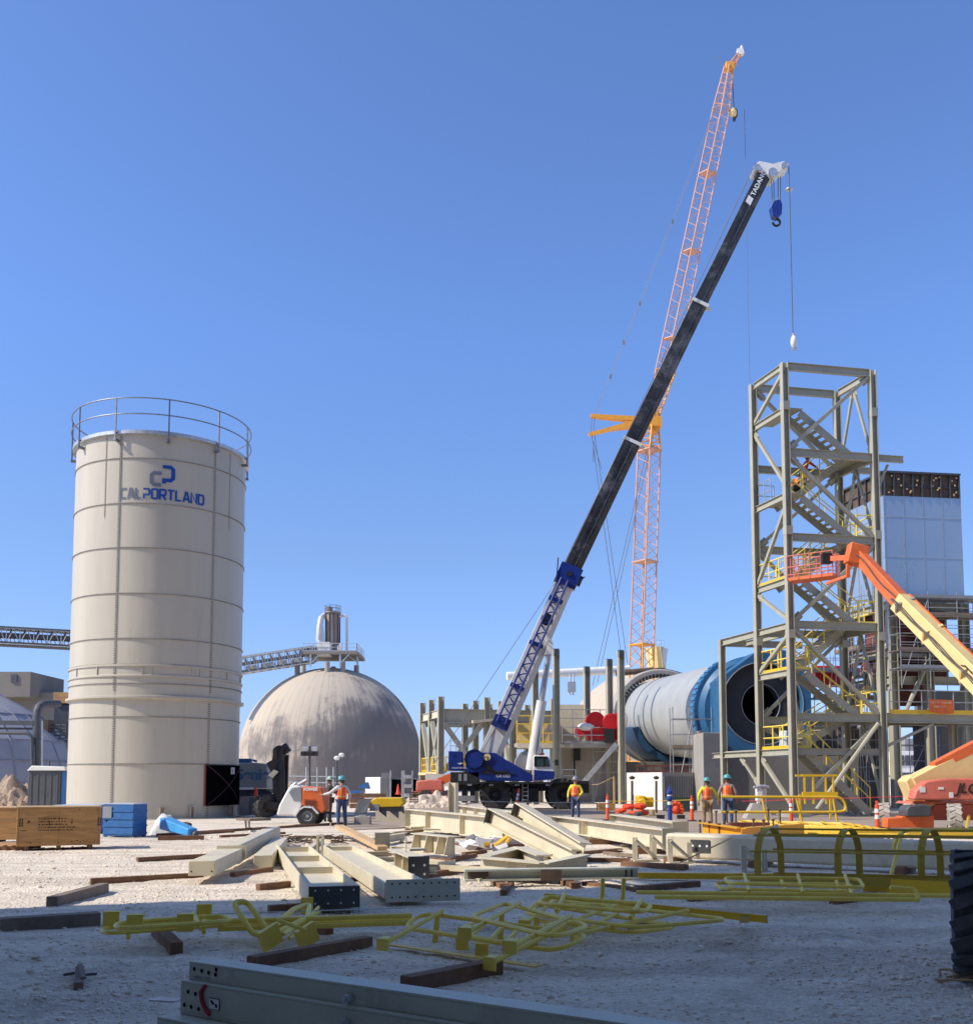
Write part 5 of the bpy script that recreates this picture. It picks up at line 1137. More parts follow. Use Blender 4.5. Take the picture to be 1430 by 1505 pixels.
for a,b in(((870,640),(912,957)),((874,640),(922,975)),((958,630),(871,1008)),((962,630),(878,1003)),((870,612),(868,638)),((874,612),(872,638)),((957,598),(1022,330)),((872,648),(884,690))):
    mb.tube(P(*a,YL),P(*b,YL),.035,4)
mb.build('stay_rope',m_rope,lc)
mb=MB(); mb.bar(P(872,657,YL),P(872,679,YL),.12,.12); mb.build('rope_equaliser',m_pend,lc)
hk=thing('hook_block','cream and black hook block hanging from the tip of the lattice crane','hook',P(1078,168,YL))
mb=MB(); mb.ball(P(1077.5,165,YL),.6,12,8,(.8,.5,1.1)); mb.build('cheek_plate',m_lift,hk)
mb=MB(); mb.ball(P(1080.5,166,YL+.2),.55,12,8,(.6,.6,1.3)); mb.tube(P(1079,172,YL),P(1079,177,YL),.2,8); mb.build('hook',m_blk,hk)
mb=MB(); mb.tube(P(1076,106,YL),P(1078.5,160,YL),.06,5); mb.build('rope',m_rope,hk)
mb=MB(); mb.tube(P(1094,160,YL),P(1102,563,YL),.03,4); solo(mb,'tag_line',m_rope,'thin dark line hanging straight down left of the stair tower','rope')
# ============================================================ orange boom lift on the right
jl=thing('boom_lift','orange and cream articulated boom lift reaching its basket up to the stair tower','boom lift',P(1370,1220,34))
YJ=34.0; j=lambda px,py,Y=YJ: P(px,py,Y)
tipp=P(1262,816,42.5); mid=P(1322,884,40.4); end_=P(1500,1062,35.4)
mb=MB(); mb.taper(tipp,P(1336,898,40),.38,.52,.44,.64); fly=mb.build('fly_boom',m_ora,jl,bevel=.02)
mb=MB(); mb.taper(mid,end_,.55,.74,.65,.86); mn=mb.build('main_boom',m_lift,jl,bevel=.03)
mb=MB(); d=(end_-mid).normalized(); a=V((0,1,0)); a=(a-d*a.dot(d)).normalized(); b=d.cross(a); b=b if b.z>0 else -b
mb.bar(mid+b*.385+d*.05,end_+b*.445,.52,.05,up=b); mb.build('boom_top_stripe',m_ora,mn)
sd=a if a.y<0 else -a
ang=mid.lerp(end_,.2)
text(mn,'boom_lettering','Ultra Boom',.24,ang+sd*.325+d*.1+b*.0,d,b,m_ink)
mb=MB(); q=ang+sd*.295; mb.obox(q+d*.75+b*.07,d*.78,sd*.02,b*.15); mb.build('white_label',m_refl,mn)
text(mn,'boom_lettering','JLG',.36,mid.lerp(end_,.60)+sd*.345+b*-.2,d,b,m_ink,bold=.02,shear=.25)
mb=MB(); mb.obox(tipp+V((-.1,0,0)),(.38,0,-.1),(0,.3,0),(.1,0,.42)); mb.build('boom_knuckle',m_ora,jl,bevel=.04)
bk0=P(1222,828,43.3)
mb=MB(); mb.bar(tipp+V((-.2,.0,-.1)),bk0+V((0,0,.2)),.2,.22); mb.bar(tipp+V((-.4,0,-.85)),P(1214,858,43.2),.12,.12); mb.bar(tipp+V((-.4,0,-.0)),tipp+V((-.5,0,-.95)),.14,.14); mb.build('jib_link',m_ora,jl)
# hoses and wear pads along the boom
mb=MB()
for k in range(3): mb.path([mid.lerp(end_,t)+sd*.33+b*(-.33-.05*k+.03*math.sin(t*20+k)) for t in [i/14 for i in range(15)]],.022,5)
mb.path([tipp.lerp(P(1336,898,40),t)+sd*.24+b*(-.2+.05*math.sin(t*9)) for t in [i/10 for i in range(11)]],.03,6)
mb.build('hose',m_blk,jl)
for t in(.05,.3,.62): mb=MB(); q=mid.lerp(end_,t); mb.obox(q,d*.05,sd*(.30+.05*t),b*(.40+.05*t)); mb.build('wear_band',m_lift if t>.1 else m_mgrey,jl)
# basket
bd=V((-.80,.6,0)); bd2=V((.6,.8,0)); b0=P(1224,846,43.3); q=[b0,b0+bd*2.0,b0+bd*2.0+bd2*.9,b0+bd2*.9]
mb=MB(); mb.prism(q,(0,0,.14)); mb.build('basket_floor',m_ora,jl)
mb=MB(); 
for h_ in(.25,.6,1.1): mb.path([p+V((0,0,h_)) for p in q],.028,6,closed=True)
for i in range(4):
    p0,p1=q[i],q[(i+1)%4]; n=4 if i%2==0 else 2
    for k in range(n): s=p0.lerp(p1,k/n); mb.tube(s,s+V((0,0,1.1)),.028,6)
mb.build('basket_rail',m_pink,jl)
mb=MB(); mb.obox(b0+bd*.3+V((0,-.1,.75)),(.2,0,0),(0,.15,0),(0,0,.22)); mb.build('control_box',m_blk,jl)
# lower boom, turret and chassis
mb=MB(); mb.taper(j(1346,1166,34.6),j(1520,1068,34.6),.75,1.15,.6,.75); lw=mb.build('lower_boom',m_lift,jl,bevel=.04)
mb=MB(); mb.prism([j(1331,1148,34.3),j(1340,1140,34.3),j(1372,1134,34.3),j(1390,1150,34.3),j(1372,1178,34.3),j(1343,1178,34.3)],(0,.75,0)); mb.build('boom_heel',m_lift,jl,bevel=.04)
mb=MB(); mb.bar(j(1372,1128,34.5),j(1520,1050,34.5),.5,.3); mb.build('upper_link',m_ora,jl)
mb=MB(); mb.prism([j(1343,1176,33.6),j(1346,1162,33.6),j(1362,1148,33.6),j(1396,1144,33.6),j(1480,1143,33.6),j(1480,1178,33.6)],(0,.55,0)); tu=mb.build('turret_cover',m_pink,jl,bevel=.06)
text(tu,'turret_lettering','JLG',.45,j(1406,1166,33.58),(1,0,0),(0,0,1),m_ink,bold=.015,shear=.3)
mb=MB(); mb.obox(j(1356,1161,33.59),(.09,0,0),(0,.006,0),(0,0,.09)); mb.obox(j(1383,1159,33.59),(.09,0,0),(0,.006,0),(0,0,.04)); mb.obox(j(1398,1169,33.59),(.07,0,0),(0,.006,0),(0,0,.09)); mb.build('stickers',m_refl,tu)
mb=MB(); mb.prism([j(1340,1182,34),j(1480,1182,34),j(1480,1178.5,34),j(1345,1178.5,34)],(0,1.4,0)); mb.build('turntable',m_pink,jl)
mb=MB(); mb.prism([j(1362,1206,34.4),j(1480,1206,34.4),j(1480,1183,34.4),j(1375,1183,34.4)],(0,1.2,0)); mb.build('chassis_body',m_pink,jl)
mb=MB(); mb.prism([j(1304,1217,33.4),j(1373,1217,33.4),j(1373,1199,33.4),j(1325,1200,33.4),j(1325,1202,33.4),j(1304,1203,33.4)],(0,.5,0)); mb.build('axle_beam',m_ora,jl,bevel=.02)
mb=MB(); mb.prism([j(1333,1201,33.2),j(1368,1201,33.2),j(1370,1186,33.2),j(1360,1183,33.2),j(1337,1184,33.2),j(1332,1190,33.2)],(0,.7,0)); mb.build('battery_cover',m_dgrey,jl,bevel=.05)
m_tylt=M('dusty_pale_tyre',(.40,.37,.33),.9,var=.25,scale=5)
def tyre2(*k,**kw): 
    t=tyre(*k,**kw); t.data.materials[0]=m_tylt; return t
for (px,Y,ry) in((1403,33.2,.35),(1299,34.6,.35),(1404,36.0,.35)):
    p=P(px,1205,Y); tyre2(jl,p.x,Y,.44,V((.93,-.35,0)),.46,.4,14,.5,m_white)
# second faded lift far behind the steel yard
f2_=thing('boom_lift','faded red boom lift parked far behind the stacked steel left of the crane','boom lift',P(640,1178,66))
k_=lambda px,py,Y=66: P(px,py,Y)
mb=MB(); mb.prism([k_(611,1163),k_(612,1148),k_(633,1146),k_(650,1147),k_(652,1163)],(0,1.4,0)); mb.build('engine_cover',m_pink,f2_,bevel=.08)
mb=MB(); mb.prism([k_(607,1167),k_(664,1167),k_(664,1163.5),k_(607,1163.5)],(0,1.8,0)); mb.build('chassis',m_pink,f2_)
mb=MB(); mb.bar(k_(645,1150,66.5),k_(668,1140,66.5),.5,.5); mb.build('boom',m_ora,f2_)
for px in(626,657): p=k_(px,1170); tyre(f2_,p.x,65.9,.5,(0,1,0),.52,.4,14,.5,m_pink)
# machine cut by the right edge
fk=thing('telehandler','big black lugged tyre and dark red mudguard of a machine cut by the right edge','vehicle',G(1440,1445))
fu=V((.46,.888,0)); fr_=V((.888,-.46,0)); fo=G(1392,1449)+fr_*.27; fo.z=0
fw=lambda a,b,z: fo+fr_*a+fu*b+V((0,0,z))
m_dt=M('dusty_tyre_rubber',(.085,.085,.088),.85,var=.3,scale=5,dirt=(.30,.28,.26),damt=.45,dscale=4,bump=.2)
for a in(0,1.75):
    q=fw(a,.5,.52); ty_=tyre(fk,q.x,q.y,q.z,fr_,.53,.46,20,.55,m_gray); ty_.data.materials[0]=m_dt
def fbox(name,mat,a0,a1,b0,b1,z0,z1,bev=.03):
    mb=MB(); mb.obox(fw((a0+a1)/2,(b0+b1)/2,(z0+z1)/2),fr_*(a1-a0)/2,fu*(b1-b0)/2,V((0,0,(z1-z0)/2))); return mb.build(name,mat,fk,bevel=bev)
zt_=P(1425,885,8.3).z
fbox('mast_upright',m_steel,.02,.2,.95,1.1,.9,zt_,.005); fbox('mast_upright',m_steel,1.5,1.68,.95,1.1,.9,zt_,.005)
fbox('mudguard',m_rust,.03,.6,.15,1.15,1.3,2.0,.08); fbox('chassis',m_rust,.35,1.4,.6,3.4,.5,1.3,.05); fbox('cab',m_blk,.5,1.3,1.6,2.9,1.3,2.3,.05)
mb=MB(); q=G(1386,1440,.03); mb.path([q+V((0,.05,.02)),q+V((.02,.1,.06)),q+V((.08,.05,.07)),q+V((.12,.0,.03)),q+V((.02,-.02,.02))],.012,6); mb.tube(q+V((-.1,-.12,0)),q+V((.25,.02,.02)),.01,5); mb.tube(q+V((-.08,-.02,0)),q+V((.2,-.14,.02)),.01,5); solo(mb,'scrap_wire',m_plyl,'bent rusty wire scrap beside the black tyre','wire')
# ============================================================ steel and timber lying in the yard
GP='cream steel pieces lying on the yard'; GT='timbers on the ground'
def gz(p,z): return V((p.x,p.y,z+max(0,hgt(p.x,p.y)*0)))
def timber(px0,py0,px1,py1,w,h,label,mat=None,z=0.0,group=GT):
    a,b=G(px0,py0),G(px1,py1); d=(b-a).normalized(); n=V((-d.y,d.x,0)); n=n if n.y>0 else -n
    mb=MB(); mb.bar(gz(a,z+h/2-.02)+n*w/2,gz(b,z+h/2-.02)+n*w/2,w,h); return solo(mb,'timber',mat or m_wood,label,'timber',group,smooth=0,bevel=.006)
TB=[(203,1266,342,1258,.1,.09,'thin brown timber lying level right of the wooden crate',None),
(134,1299,300,1290,.1,.1,'long thin brown timber left of the near cream column end',None),
(84,1333,160,1311,.15,.15,'thick short timber with a red end near the shadow edge at left',m_woodg),
(0,1369,148,1359,.2,.15,'thick weathered timber cut by the left edge of the picture',m_woodg),
(250,1402,222,1372,.12,.12,'short square timber under the small yellow rail stack at left',None),
(232,1229,345,1224,.1,.09,'timber under the blue bundle running right in front of the silo',None),
(285,1226,505,1212,.11,.1,'long brown timber lying in front of the white trailer wheel',None),
(325,1231,420,1226,.1,.08,'brown timber just in front of the silo pad',None),
(382,1308,428,1303,.1,.1,'short orange brown timber left of the wide beam end',None),
(396,1341,462,1337,.1,.1,'dark timber in shadow behind the bent yellow rails',None),
(345,1290,402,1281,.1,.1,'brown timber under the flared cream column',None),
(488,1299,540,1293,.1,.08,'brown timber between the two wide cream beams',None),
(566,1305,632,1299,.1,.1,'brown timber under the block with bolt holes',None),
(630,1290,706,1278,.12,.1,'long brown timber right of the block with bolt holes',None),
(610,1262,662,1266,.1,.07,'flat brown timber under the girder with stiffeners, left end',None),
(662,1268,702,1260,.12,.1,'brown timber under the right end of the girder with stiffeners',None),
(684,1258,716,1254,.1,.09,'brown timber just left of the propped triangle of beams',None),
(855,1256,915,1251,.12,.08,'brown timber right of the pair of propped beams',None),
(855,1302,935,1312,.15,.08,'dark timber under the right end of the long shadowed beam',None),
(940,1311,1030,1303,.12,.1,'timber block under the left end of the yellow pipes',None),
(1020,1326,1075,1317,.12,.1,'timber block under the middle of the yellow pipes',None),
(1230,1329,1290,1320,.12,.1,'timber block under the right end of the yellow pipes',None),
(912,1273,1006,1278,.2,.1,'rough rusty brown plank in front of the small cream brackets',None),
(375,1424,548,1392,.12,.12,'long dark timber ending at a yellow base plate, lower left of centre',None),
(604,1458,740,1430,.13,.13,'dark timber in the foreground right of the stacked green beams',None),
(932,1371,962,1366,.1,.1,'small timber block under the yellow rails at right',None),
(745,1317,756,1302,.1,.1,'short timber end on below the long shadowed beam',None),
(690,1178,1,1,0,0,'',None),
(636,1241,700,1243,.1,.06,'thin timber lying in front of the upright post',None),
(545,1232,640,1220,.1,.08,'thin brown timber behind the pile of cream offcuts',None),
(430,1361,478,1374,.1,.08,'short timber under the bent yellow rails at left',None)]
for a in TB:
    if a[4]>0: timber(*a[:6],a[6],a[7])
mb=MB(); a,b=G(115,1456),G(117,1436); mb.bar(gz(a,.03),gz(b,.06),.07,.06); mb.bar(gz(b,.10),gz(a,.075)+V((0,.1,0)),.04,.02); s=solo(mb,'timber',m_woodg,'small broken timber stake lying alone in the shadow at lower left','timber',GT)
mb=MB(); q=G(100,1437,.02); mb.path([q+V((-.04,0,.02)),q+V((.05,.03,.03)),q+V((.14,.0,.02)),q+V((.22,.05,.02))],.012,5); solo(mb,'rag',m_dgrey,'dark rag beside the small broken stake','rag')
# --- beam helpers
def piece(name,mb,mat,label,cat='beam',**k): return solo(mb,name,mat,label,cat,GP,**k)
def holes(mb,o,ex,ey,n,cols,rows,gx_,gy_,r=.014):
    for i in range(cols):
        for q in range(rows):
            c=o+ex*(i*gx_)+ey*(q*gy_); mb.add([c+n*.004+ex*r*math.cos(t*.7854)+ey*r*math.sin(t*.7854) for t in range(8)],[tuple(range(8))])
# A flared column
a,b=G(296,1300),G(402,1243); d=(b-a).normalized(); n=V((-d.y,d.x,0)); a.z=b.z=.1
t=thing('steel_column','cream box column with a flared splice plate, pointing away right of the crates','column',a,0,GP)
m_=a+d*(b-a).length*.30
mb=MB(); mb.bar(a+V((0,0,.15)),m_+V((0,0,.15)),.42,.24); mb.build('near_section',m_cream,t,bevel=.01)
mb=MB(); mb.taper(m_+d*.12+V((0,0,.16)),b+V((0,0,.22)),.34,.34,.34,.34); mb.build('far_section',m_cream,t,bevel=.04)
for q in(0,.09):
    mb=MB(); o=m_+d*q+V((0,0,.18)); mb.prism([o-n*.27+V((0,0,.14)),o-n*.27-V((0,0,.10)),o-n*.15-V((0,0,.2)),o+n*.2-V((0,0,.2)),o+n*.27+V((0,0,.14))],d*.025); mb.build('splice_plate',m_cream,t)
mb=MB(); holes(mb,a+V((0,0,.1))-n*.16-d*.003,n,V((0,0,1)),-d,2,1,.32,.08); mb.build('bolt_holes',m_void,t)
# A2 short channel
a,b=G(386,1279),G(412,1248); mb=MB(); a.z=b.z=.14; mb.bar(a,b,.34,.26); piece('steel_channel',mb,m_cream,'short cream channel stub beside the flared column',bevel=.01)
# wide trough beams
def trough(p,q,w,h,label,plate=None,name='wide_beam',stiff=()):
    p,q=V(p),V(q); p.z=q.z=.06; d=(q-p).normalized(); n=V((-d.y,d.x,0))
    t=thing(name,label,'beam',p,0,GP)
    for s in(-1,1): mb=MB(); mb.bar(p+n*s*w/2+V((0,0,h/2)),q+n*s*w/2+V((0,0,h/2)),.03,h); mb.build('flange',m_cream,t,bevel=.006)
    mb=MB(); mb.bar(p+V((0,0,h*.5)),q+V((0,0,h*.5)),w-.034,.02); mb.build('web',m_cream,t)
    for k in stiff: mb=MB(); o=p.lerp(q,k); mb.obox(o+V((0,0,h*.72)),n*(w/2-.02),d*.01,V((0,0,h*.2))); mb.build('stiffener',m_cream,t)
    if plate:
        mb=MB(); mb.obox(p-d*.02+n*plate[2]+V((0,0,h/2)),n*plate[0]/2,d*.018,V((0,0,plate[1]/2))); pl=mb.build('end_plate',plate[3],t,bevel=.004)
        mb=MB(); o=p-d*.04+n*(plate[2]-plate[0]/2+.08)+V((0,0,h/2+plate[1]*.32)); holes(mb,o,n,V((0,0,-1)),-d,plate[4],1,(plate[0]-.16)/(plate[4]-1),.1,.013); holes(mb,o-V((0,0,plate[1]*.6)),n,V((0,0,-1)),-d,plate[4],1,(plate[0]-.16)/(plate[4]-1),.1,.013); mb.build('bolt_holes',m_refl if plate[3] is m_dark else m_void,pl)
    return t
trough(G(491,1341),G(428,1262),.62,.26,'wide cream trough shaped beam with a dark end plate, half in shadow',(.64,.27,0,m_dark,4),stiff=(.35,.62,.9))
trough(G(598,1328),G(496,1262),.58,.22,'wide cream beam with a long drilled T end plate at the shadow edge',(1.02,.3,-.22,m_green,9),stiff=(.97,))
# block with bolt holes
a,b=G(615,1301),G(580,1283); d=(b-a).normalized(); n=V((-d.y,d.x,0)); a.z=b.z=.07
t=thing('beam_stub','short cream beam stub with a dark drilled end plate standing on a timber','beam',a,0,GP)
mb=MB(); mb.ibeam(a+V((0,0,.18)),b+V((0,0,.18)),.28,.36,.02,.016); mb.build('section',m_cream,t)
mb=MB(); mb.obox(a-d*.015+V((0,0,.18)),n*.17,d*.012,V((0,0,.2))); mb.build('end_plate',m_dark,t)
mb=MB(); 
for s in(-.09,.09):
    for z in(.1,.24): holes(mb,a-d*.03+n*s+V((0,0,z)),n,V((0,0,1)),-d,1,1,1,1,.022)
mb.build('bolt_holes',m_refl,t)
for k in(.3,.65): mb=MB(); o=a.lerp(b,k); mb.obox(o+n*.0+V((0,0,.18)),n*.135,d*.01,V((0,0,.155))); mb.build('stiffener',m_cream,t)
mb=MB(); mb.tube(a.lerp(b,.5)+V((0,0,.36)),a.lerp(b,.5)+V((0,0,.62)),.012,6); mb.obox(a.lerp(b,.8)+V((.25,.2,.36)),(.14,.1,0),(-.08,.12,0),(0,0,.02)); mb.build('loose_rod',m_cream,t)
# girder with stiffeners
a,b=G(612,1258),G(668,1266); a.z=b.z=.1; d=(b-a).normalized(); n=V((-d.y,d.x,0)); n=n if n.y<0 else -n
t=thing('plate_girder','short cream plate girder with sloping stiffeners on brown timbers','beam',a,0,GP)
mb=MB(); mb.ibeam(a+V((0,0,.2)),b+V((0,0,.2)),.3,.4,.02,.016); mb.build('section',m_cream,t)
for k in(.1,.45,.75,.98): mb=MB(); o=a.lerp(b,k); mb.prism([o+n*.01+V((0,0,.02)),o+n*.24+V((0,0,.02)),o+n*.15+V((0,0,.38)),o+n*.01+V((0,0,.38))],d*.02); mb.build('stiffener',m_cream,t)
# offcut pile
OC=[((545,1245),(595,1236),.16,.18,'cream bracket with a drilled plate in the offcut pile'),((500,1262),(578,1259),.1,.08,'thin cream angle lying behind the wide beams'),((512,1272),(580,1270),.1,.1,'second thin cream angle in front of the other thin angle'),((462,1263),(482,1248),.12,.1,'narrow cream strip leaning on the wide trough beam'),((455,1258),(472,1244),.1,.14,'small cream flat bar beside the trough beam'),((575,1262),(608,1268),.14,.1,'cream channel offcut left of the plate girder')]
for p,q,w_,h_,lb_ in OC: a,b=G(*p),G(*q); a.z=b.z=.04+h_/2; mb=MB(); mb.ibeam(a,b,w_,h_,.014,.012); piece('steel_offcut',mb,m_cream,lb_,'offcut')
a,b=G(498,1230),G(563,1254); a.z,b.z=.3,.1; mb=MB(); mb.bar(a,b,.26,.1); piece('steel_offcut',mb,m_plyl,'tan orange tinted flat beam leaning across the offcut pile','offcut',bevel=.01)
mb=MB(); o=G(562,1252,0); mb.obox(o+V((0,0,.22)),(.17,.05,0),(0,.012,0),(0,0,.22)); piece('gusset_plate',mb,m_steel,'upright square grey plate in the middle of the offcut pile','plate')
mb=MB(); o=G(467,1262,.0); mb.obox(o+V((0,0,.25)),(.02,.0,0),(0,.1,0),(0,0,.25)); mb.obox(o+V((.1,0,.25)),(.02,.0,0),(0,.1,0),(0,0,.25)); piece('gusset_plate',mb,m_cream,'pair of upright cream lugs at the far end of the wide trough beam','plate')
# rusty debris pile
mb=MB(); c=G(458,1241)
for k in range(70):
    p=c+V((rnd.uniform(-.85,.9),rnd.uniform(-.5,.6),rnd.uniform(.02,.2))); dd=V((rnd.uniform(-.35,.35),rnd.uniform(-.2,.2),rnd.uniform(-.05,.08))); mb.path([p-dd,p+V((0,0,rnd.uniform(0,.06))),p+dd],.012,4)
solo(mb,'scrap_heap',m_rustb,'low heap of rusty bars and wire behind the offcuts','scrap')
# propped diagonal beams and triangular base
t=thing('propped_frame','two long cream beams propped on end over a triangular cream base frame','frame',G(780,1268),0,GP)
Ym=G(780,1270).y
for (x0,y0,x1,y1) in((722,1198,845,1262),(762,1190,858,1252)):
    p,q=P(x0,y0+2,Ym+2.2),P(x1,y1,Ym); mb=MB(); mb.ibeam(p,q,.30,.36,.03,.02,up=(.35,-.3,1)); mb.build('raking_beam',m_cream,t)
    mb=MB(); d=(p-q).normalized(); mb.bar(p,p+d*.02,.32,.36,up=(.35,-.3,1)); mb.build('dark_end',m_dark,t)
for (x0,y0,x1,y1,z0,z1) in((708,1272,800,1281,.22,.2),(800,1281,862,1268,.2,.3),(712,1270,765,1256,.22,.3),(765,1256,800,1270,.3,.3)):
    mb=MB(); mb.ibeam(G(x0,y0,z0),G(x1,y1,z1),.26,.28,.02,.014); mb.build('base_beam',m_cream,t)
mb=MB(); mb.bar(G(716,1287,.08),G(838,1282,.12),.3,.14); mb.build('bottom_beam',m_steel,t)
mb=MB(); p=P(755,1215,Ym+2); q=P(812,1238,Ym+2.2)
for k in range(9): s=p.lerp(q,k/9); mb.bar(s+V((0,0,.25)),s+V((.35,0,-.35)),.12,.05)
mb.build('brown_blocking',m_wood,t)
for px in(735,820): mb=MB(); o=P(px,1240,Ym+2.1); mb.box(o.x-.15,o.y-.15,0,o.x+.15,o.y+.15,o.z-.2); mb.build('block',m_wood,t)
# long deep beams
def lbeam(p,q,z,w,h,label,pads=(.1,.5,.9),stiff=(),endp=True,mat=None):
    p,q=G(*p),G(*q); t=thing('long_beam',label,'beam',p,0,GP); p.z=q.z=z+h/2; d=(q-p).normalized(); n=V((-d.y,d.x,0)); n=n if n.y<0 else -n; mat=mat or m_cream
    mb=MB(); mb.ibeam(p,q,w,h,.03,.02); mb.build('section',mat,t)
    for k in stiff: mb=MB(); o=p.lerp(q,k)+n*w*.25; mb.obox(o,n*w*.24,d*.012,V((0,0,h/2-.035))); mb.build('stiffener',mat,t)
    hb_=MB()
    for e,sg in((p,1),(q,-1)): holes(hb_,e+d*sg*.10+n*.012+V((0,0,-h*.28)),d*sg,V((0,0,1)),n,2,4,.09,h*.18,.016)
    hb_.build('bolt_holes',m_void,t)
    for k in pads:
        if z>.04: mb=MB(); o=p.lerp(q,k); mb.bar(V((o.x,o.y,z/2-.01))-n*.45,V((o.x,o.y,z/2-.01))+n*.45,.14,z); mb.build('blocking',m_wood,t)
    if endp: 
        for s,o in((-1,p),(1,q)): mb=MB(); mb.obox(o+d*s*.016,d*.012,n*(w/2+.02),V((0,0,h/2+.02))); mb.build('end_plate',m_steel,t)
    return t
lbeam((603,1218),(748,1240),.05,.35,.62,'long deep cream beam behind the upright post',stiff=(.25,.62))
lbeam((676,1207),(790,1230),.05,.35,.60,'second long deep cream beam lying just behind the first one',stiff=(.12,.3,.6))
lbeam((820,1228),(985,1258),.14,.34,.44,'long cream beam on blocks running right from the propped frame',stiff=(.3,.33))
lbeam((905,1222),(1000,1240),.05,.4,.5,'cream beam behind and right of the propped frame, partly covered',())
# big column running out at right
p,q=G(985,1266),G(1620,1296); t=thing('box_column','big smooth cream box column behind the yellow ladder cage','column',p,0,GP)
p.z=q.z=.33; mb=MB(); mb.bar(p,q,.5,.5); mb.build('section',m_cream,t,bevel=.06)
d=(q-p).normalized(); n=V((-d.y,d.x,0))
for k in(.02,.25,.6): mb=MB(); o=p.lerp(q,k); o.z=.05; mb.bar(o-n*.5,o+n*.5,.16,.12); mb.build('blocking',m_wood,t)
mb=MB(); o=p.lerp(q,.27)-n*.0+V((0,0,.26)); mb.prism([o-d*.3,o+d*.25,o+d*.2+V((0,0,.22))],n*.02); mb.build('gusset',m_cream,t)
mb=MB(); o=p.lerp(q,.10)-n*.265+V((0,0,.02)); mb.obox(o,d*.2,n*.012,V((0,0,.12))); dk=mb.build('drilled_plate',m_dark,t)
mb=MB(); holes(mb,o-n*.014-d*.15,d,V((0,0,1)),-n,3,1,.15,.1,.025); mb.build('bolt_holes',m_refl,dk)
# upright post
t=thing('upright_post','short upright cream H post standing in front of the long deep beam','post',G(666,1224),0,GP)
p=G(666,1222); mb=MB(); mb.ibeam(V((p.x,p.y,0)),V((p.x,p.y,1.58)),.26,.26,.02,.014,up=(.9,-.35,0)); mb.build('section',m_cream,t); mb=MB(); mb.box(p.x-.18,p.y-.16,-.01,p.x+.18,p.y+.16,.02); mb.build('base_plate',m_cream,t)
# long beam in shadow
t=lbeam((682,1305),(937,1301),.1,.2,.18,'long thin grey green beam lying level at the edge of the shadow',(.2,.6),(),False,m_green)
for px in(703,810): mb=MB(); p=G(px,1305); p.z=.19; mb.obox(p+V((0,-.02,0)),(.16,0,0),(0,.012,0),(0,0,.085)); mb.build('dark_plate',m_rustb,t)
mb=MB(); mb.bar(G(700,1294,.12),G(780,1277,.2),.12,.05); mb.bar(G(780,1280,.12),G(856,1288,.14),.1,.07); mb.bar(G(838,1289,.1),G(872,1276,.2),.1,.06); mb.bar(G(872,1276,.2),G(925,1292,.1),.1,.06); piece('steel_angle',mb,m_cream,'loose cream angles lying behind the long thin shadowed beam','angle')
# small bracket frames
for px,py,lb_ in((948,1268,'small cream bracket frame left of the big box column'),(972,1262,'second small cream bracket frame against the box column end'),(1000,1271,'third small cream bracket nearest the yellow toe plate'),(1110,1285,'small cream bracket lying between column and ladder cage')):
    o=G(px,py); mb=MB(); 
    mb.bar(o+V((-.2,0,.02)),o+V((-.2,0,.5)),.1,.04); mb.bar(o+V((.22,.2,.02)),o+V((.22,.2,.42)),.1,.04); mb.bar(o+V((-.2,0,.46)),o+V((.22,.2,.1)),.08,.05); mb.bar(o+V((-.25,0,.03)),o+V((.3,.2,.03)),.14,.03)
    piece('bracket',mb,m_cream,lb_,'bracket')
# saw-tooth plates and block at back
for k,(px,py) in enumerate(((552,1207),(568,1208),(586,1209))):
    o=G(px,py); mb=MB(); mb.prism([o,o+V((.55,0,0)),o+V((.5,0,.1)),o+V((.1,0,.42)),o+V((0,0,.42))],(0,.03,0)); piece('gusset_plate',mb,m_cream,('leftmost','middle','rightmost')[k]+' of three triangular cream plates left of the deep beam','plate')
o=G(604,1215); mb=MB(); mb.prism([o+V((-.25,0,.35)),o+V((0,0,.0)),o+V((.12,0,.05)),o+V((.12,0,.75)),o+V((0,0,.8))],(0,.04,0)); piece('end_plate',mb,m_cream,'pointed cream end plate standing at the left end of the deep beam','plate')
mb=MB(); o=G(532,1213); mb.box(o.x-.3,o.y,0,o.x+.3,o.y+.5,.32); mb.box(o.x-.15,o.y+.1,.325,o.x+.15,o.y+.4,.36); solo(mb,'concrete_block',m_conc,'square concrete block with a paper on top right of the vested worker','block',bevel=.02)
# small scrap scattered among the beams
for k in range(52):
    px,py=rnd.uniform(430,960),rnd.uniform(1222,1292)
    a=G(px,py); an=rnd.uniform(0,3.14); L2=rnd.uniform(.18,.7); d=V((math.cos(an),math.sin(an),0)); mb=MB(); k3=k%4
    if k3==0: a.z=.05; mb.bar(a-d*L2,a+d*L2,.09,.07); solo(mb,'timber',m_wood if k%8 else m_woodg,'short timber offcuts strewn between the cream beams','timber',GT,smooth=0,bevel=.005)
    elif k3==1: a.z=.07; mb.ibeam(a-d*L2,a+d*L2,.14,.13,.012,.01); solo(mb,'steel_offcut',m_cream,'short cream beam offcuts strewn between the long beams','offcut',GP)
    elif k3==2: a.z=.03; n=V((-d.y,d.x,0)); mb.obox(a,d*rnd.uniform(.12,.28),n*rnd.uniform(.08,.16),V((rnd.uniform(-.05,.05),0,.012))); solo(mb,'gusset_plate',m_cream if k%3 else m_steel,'small flat steel plates lying between the long beams','plate',GP)
    else: a.z=.06; n=V((-d.y,d.x,0)); mb.bar(a-d*L2,a+d*L2,.11,.012); mb.bar(a-d*L2+n*.05+V((0,0,.05)),a+d*L2+n*.05+V((0,0,.05)),.012,.1); solo(mb,'steel_angle',m_cream,'short cream steel angles strewn between the long beams','angle',GP)
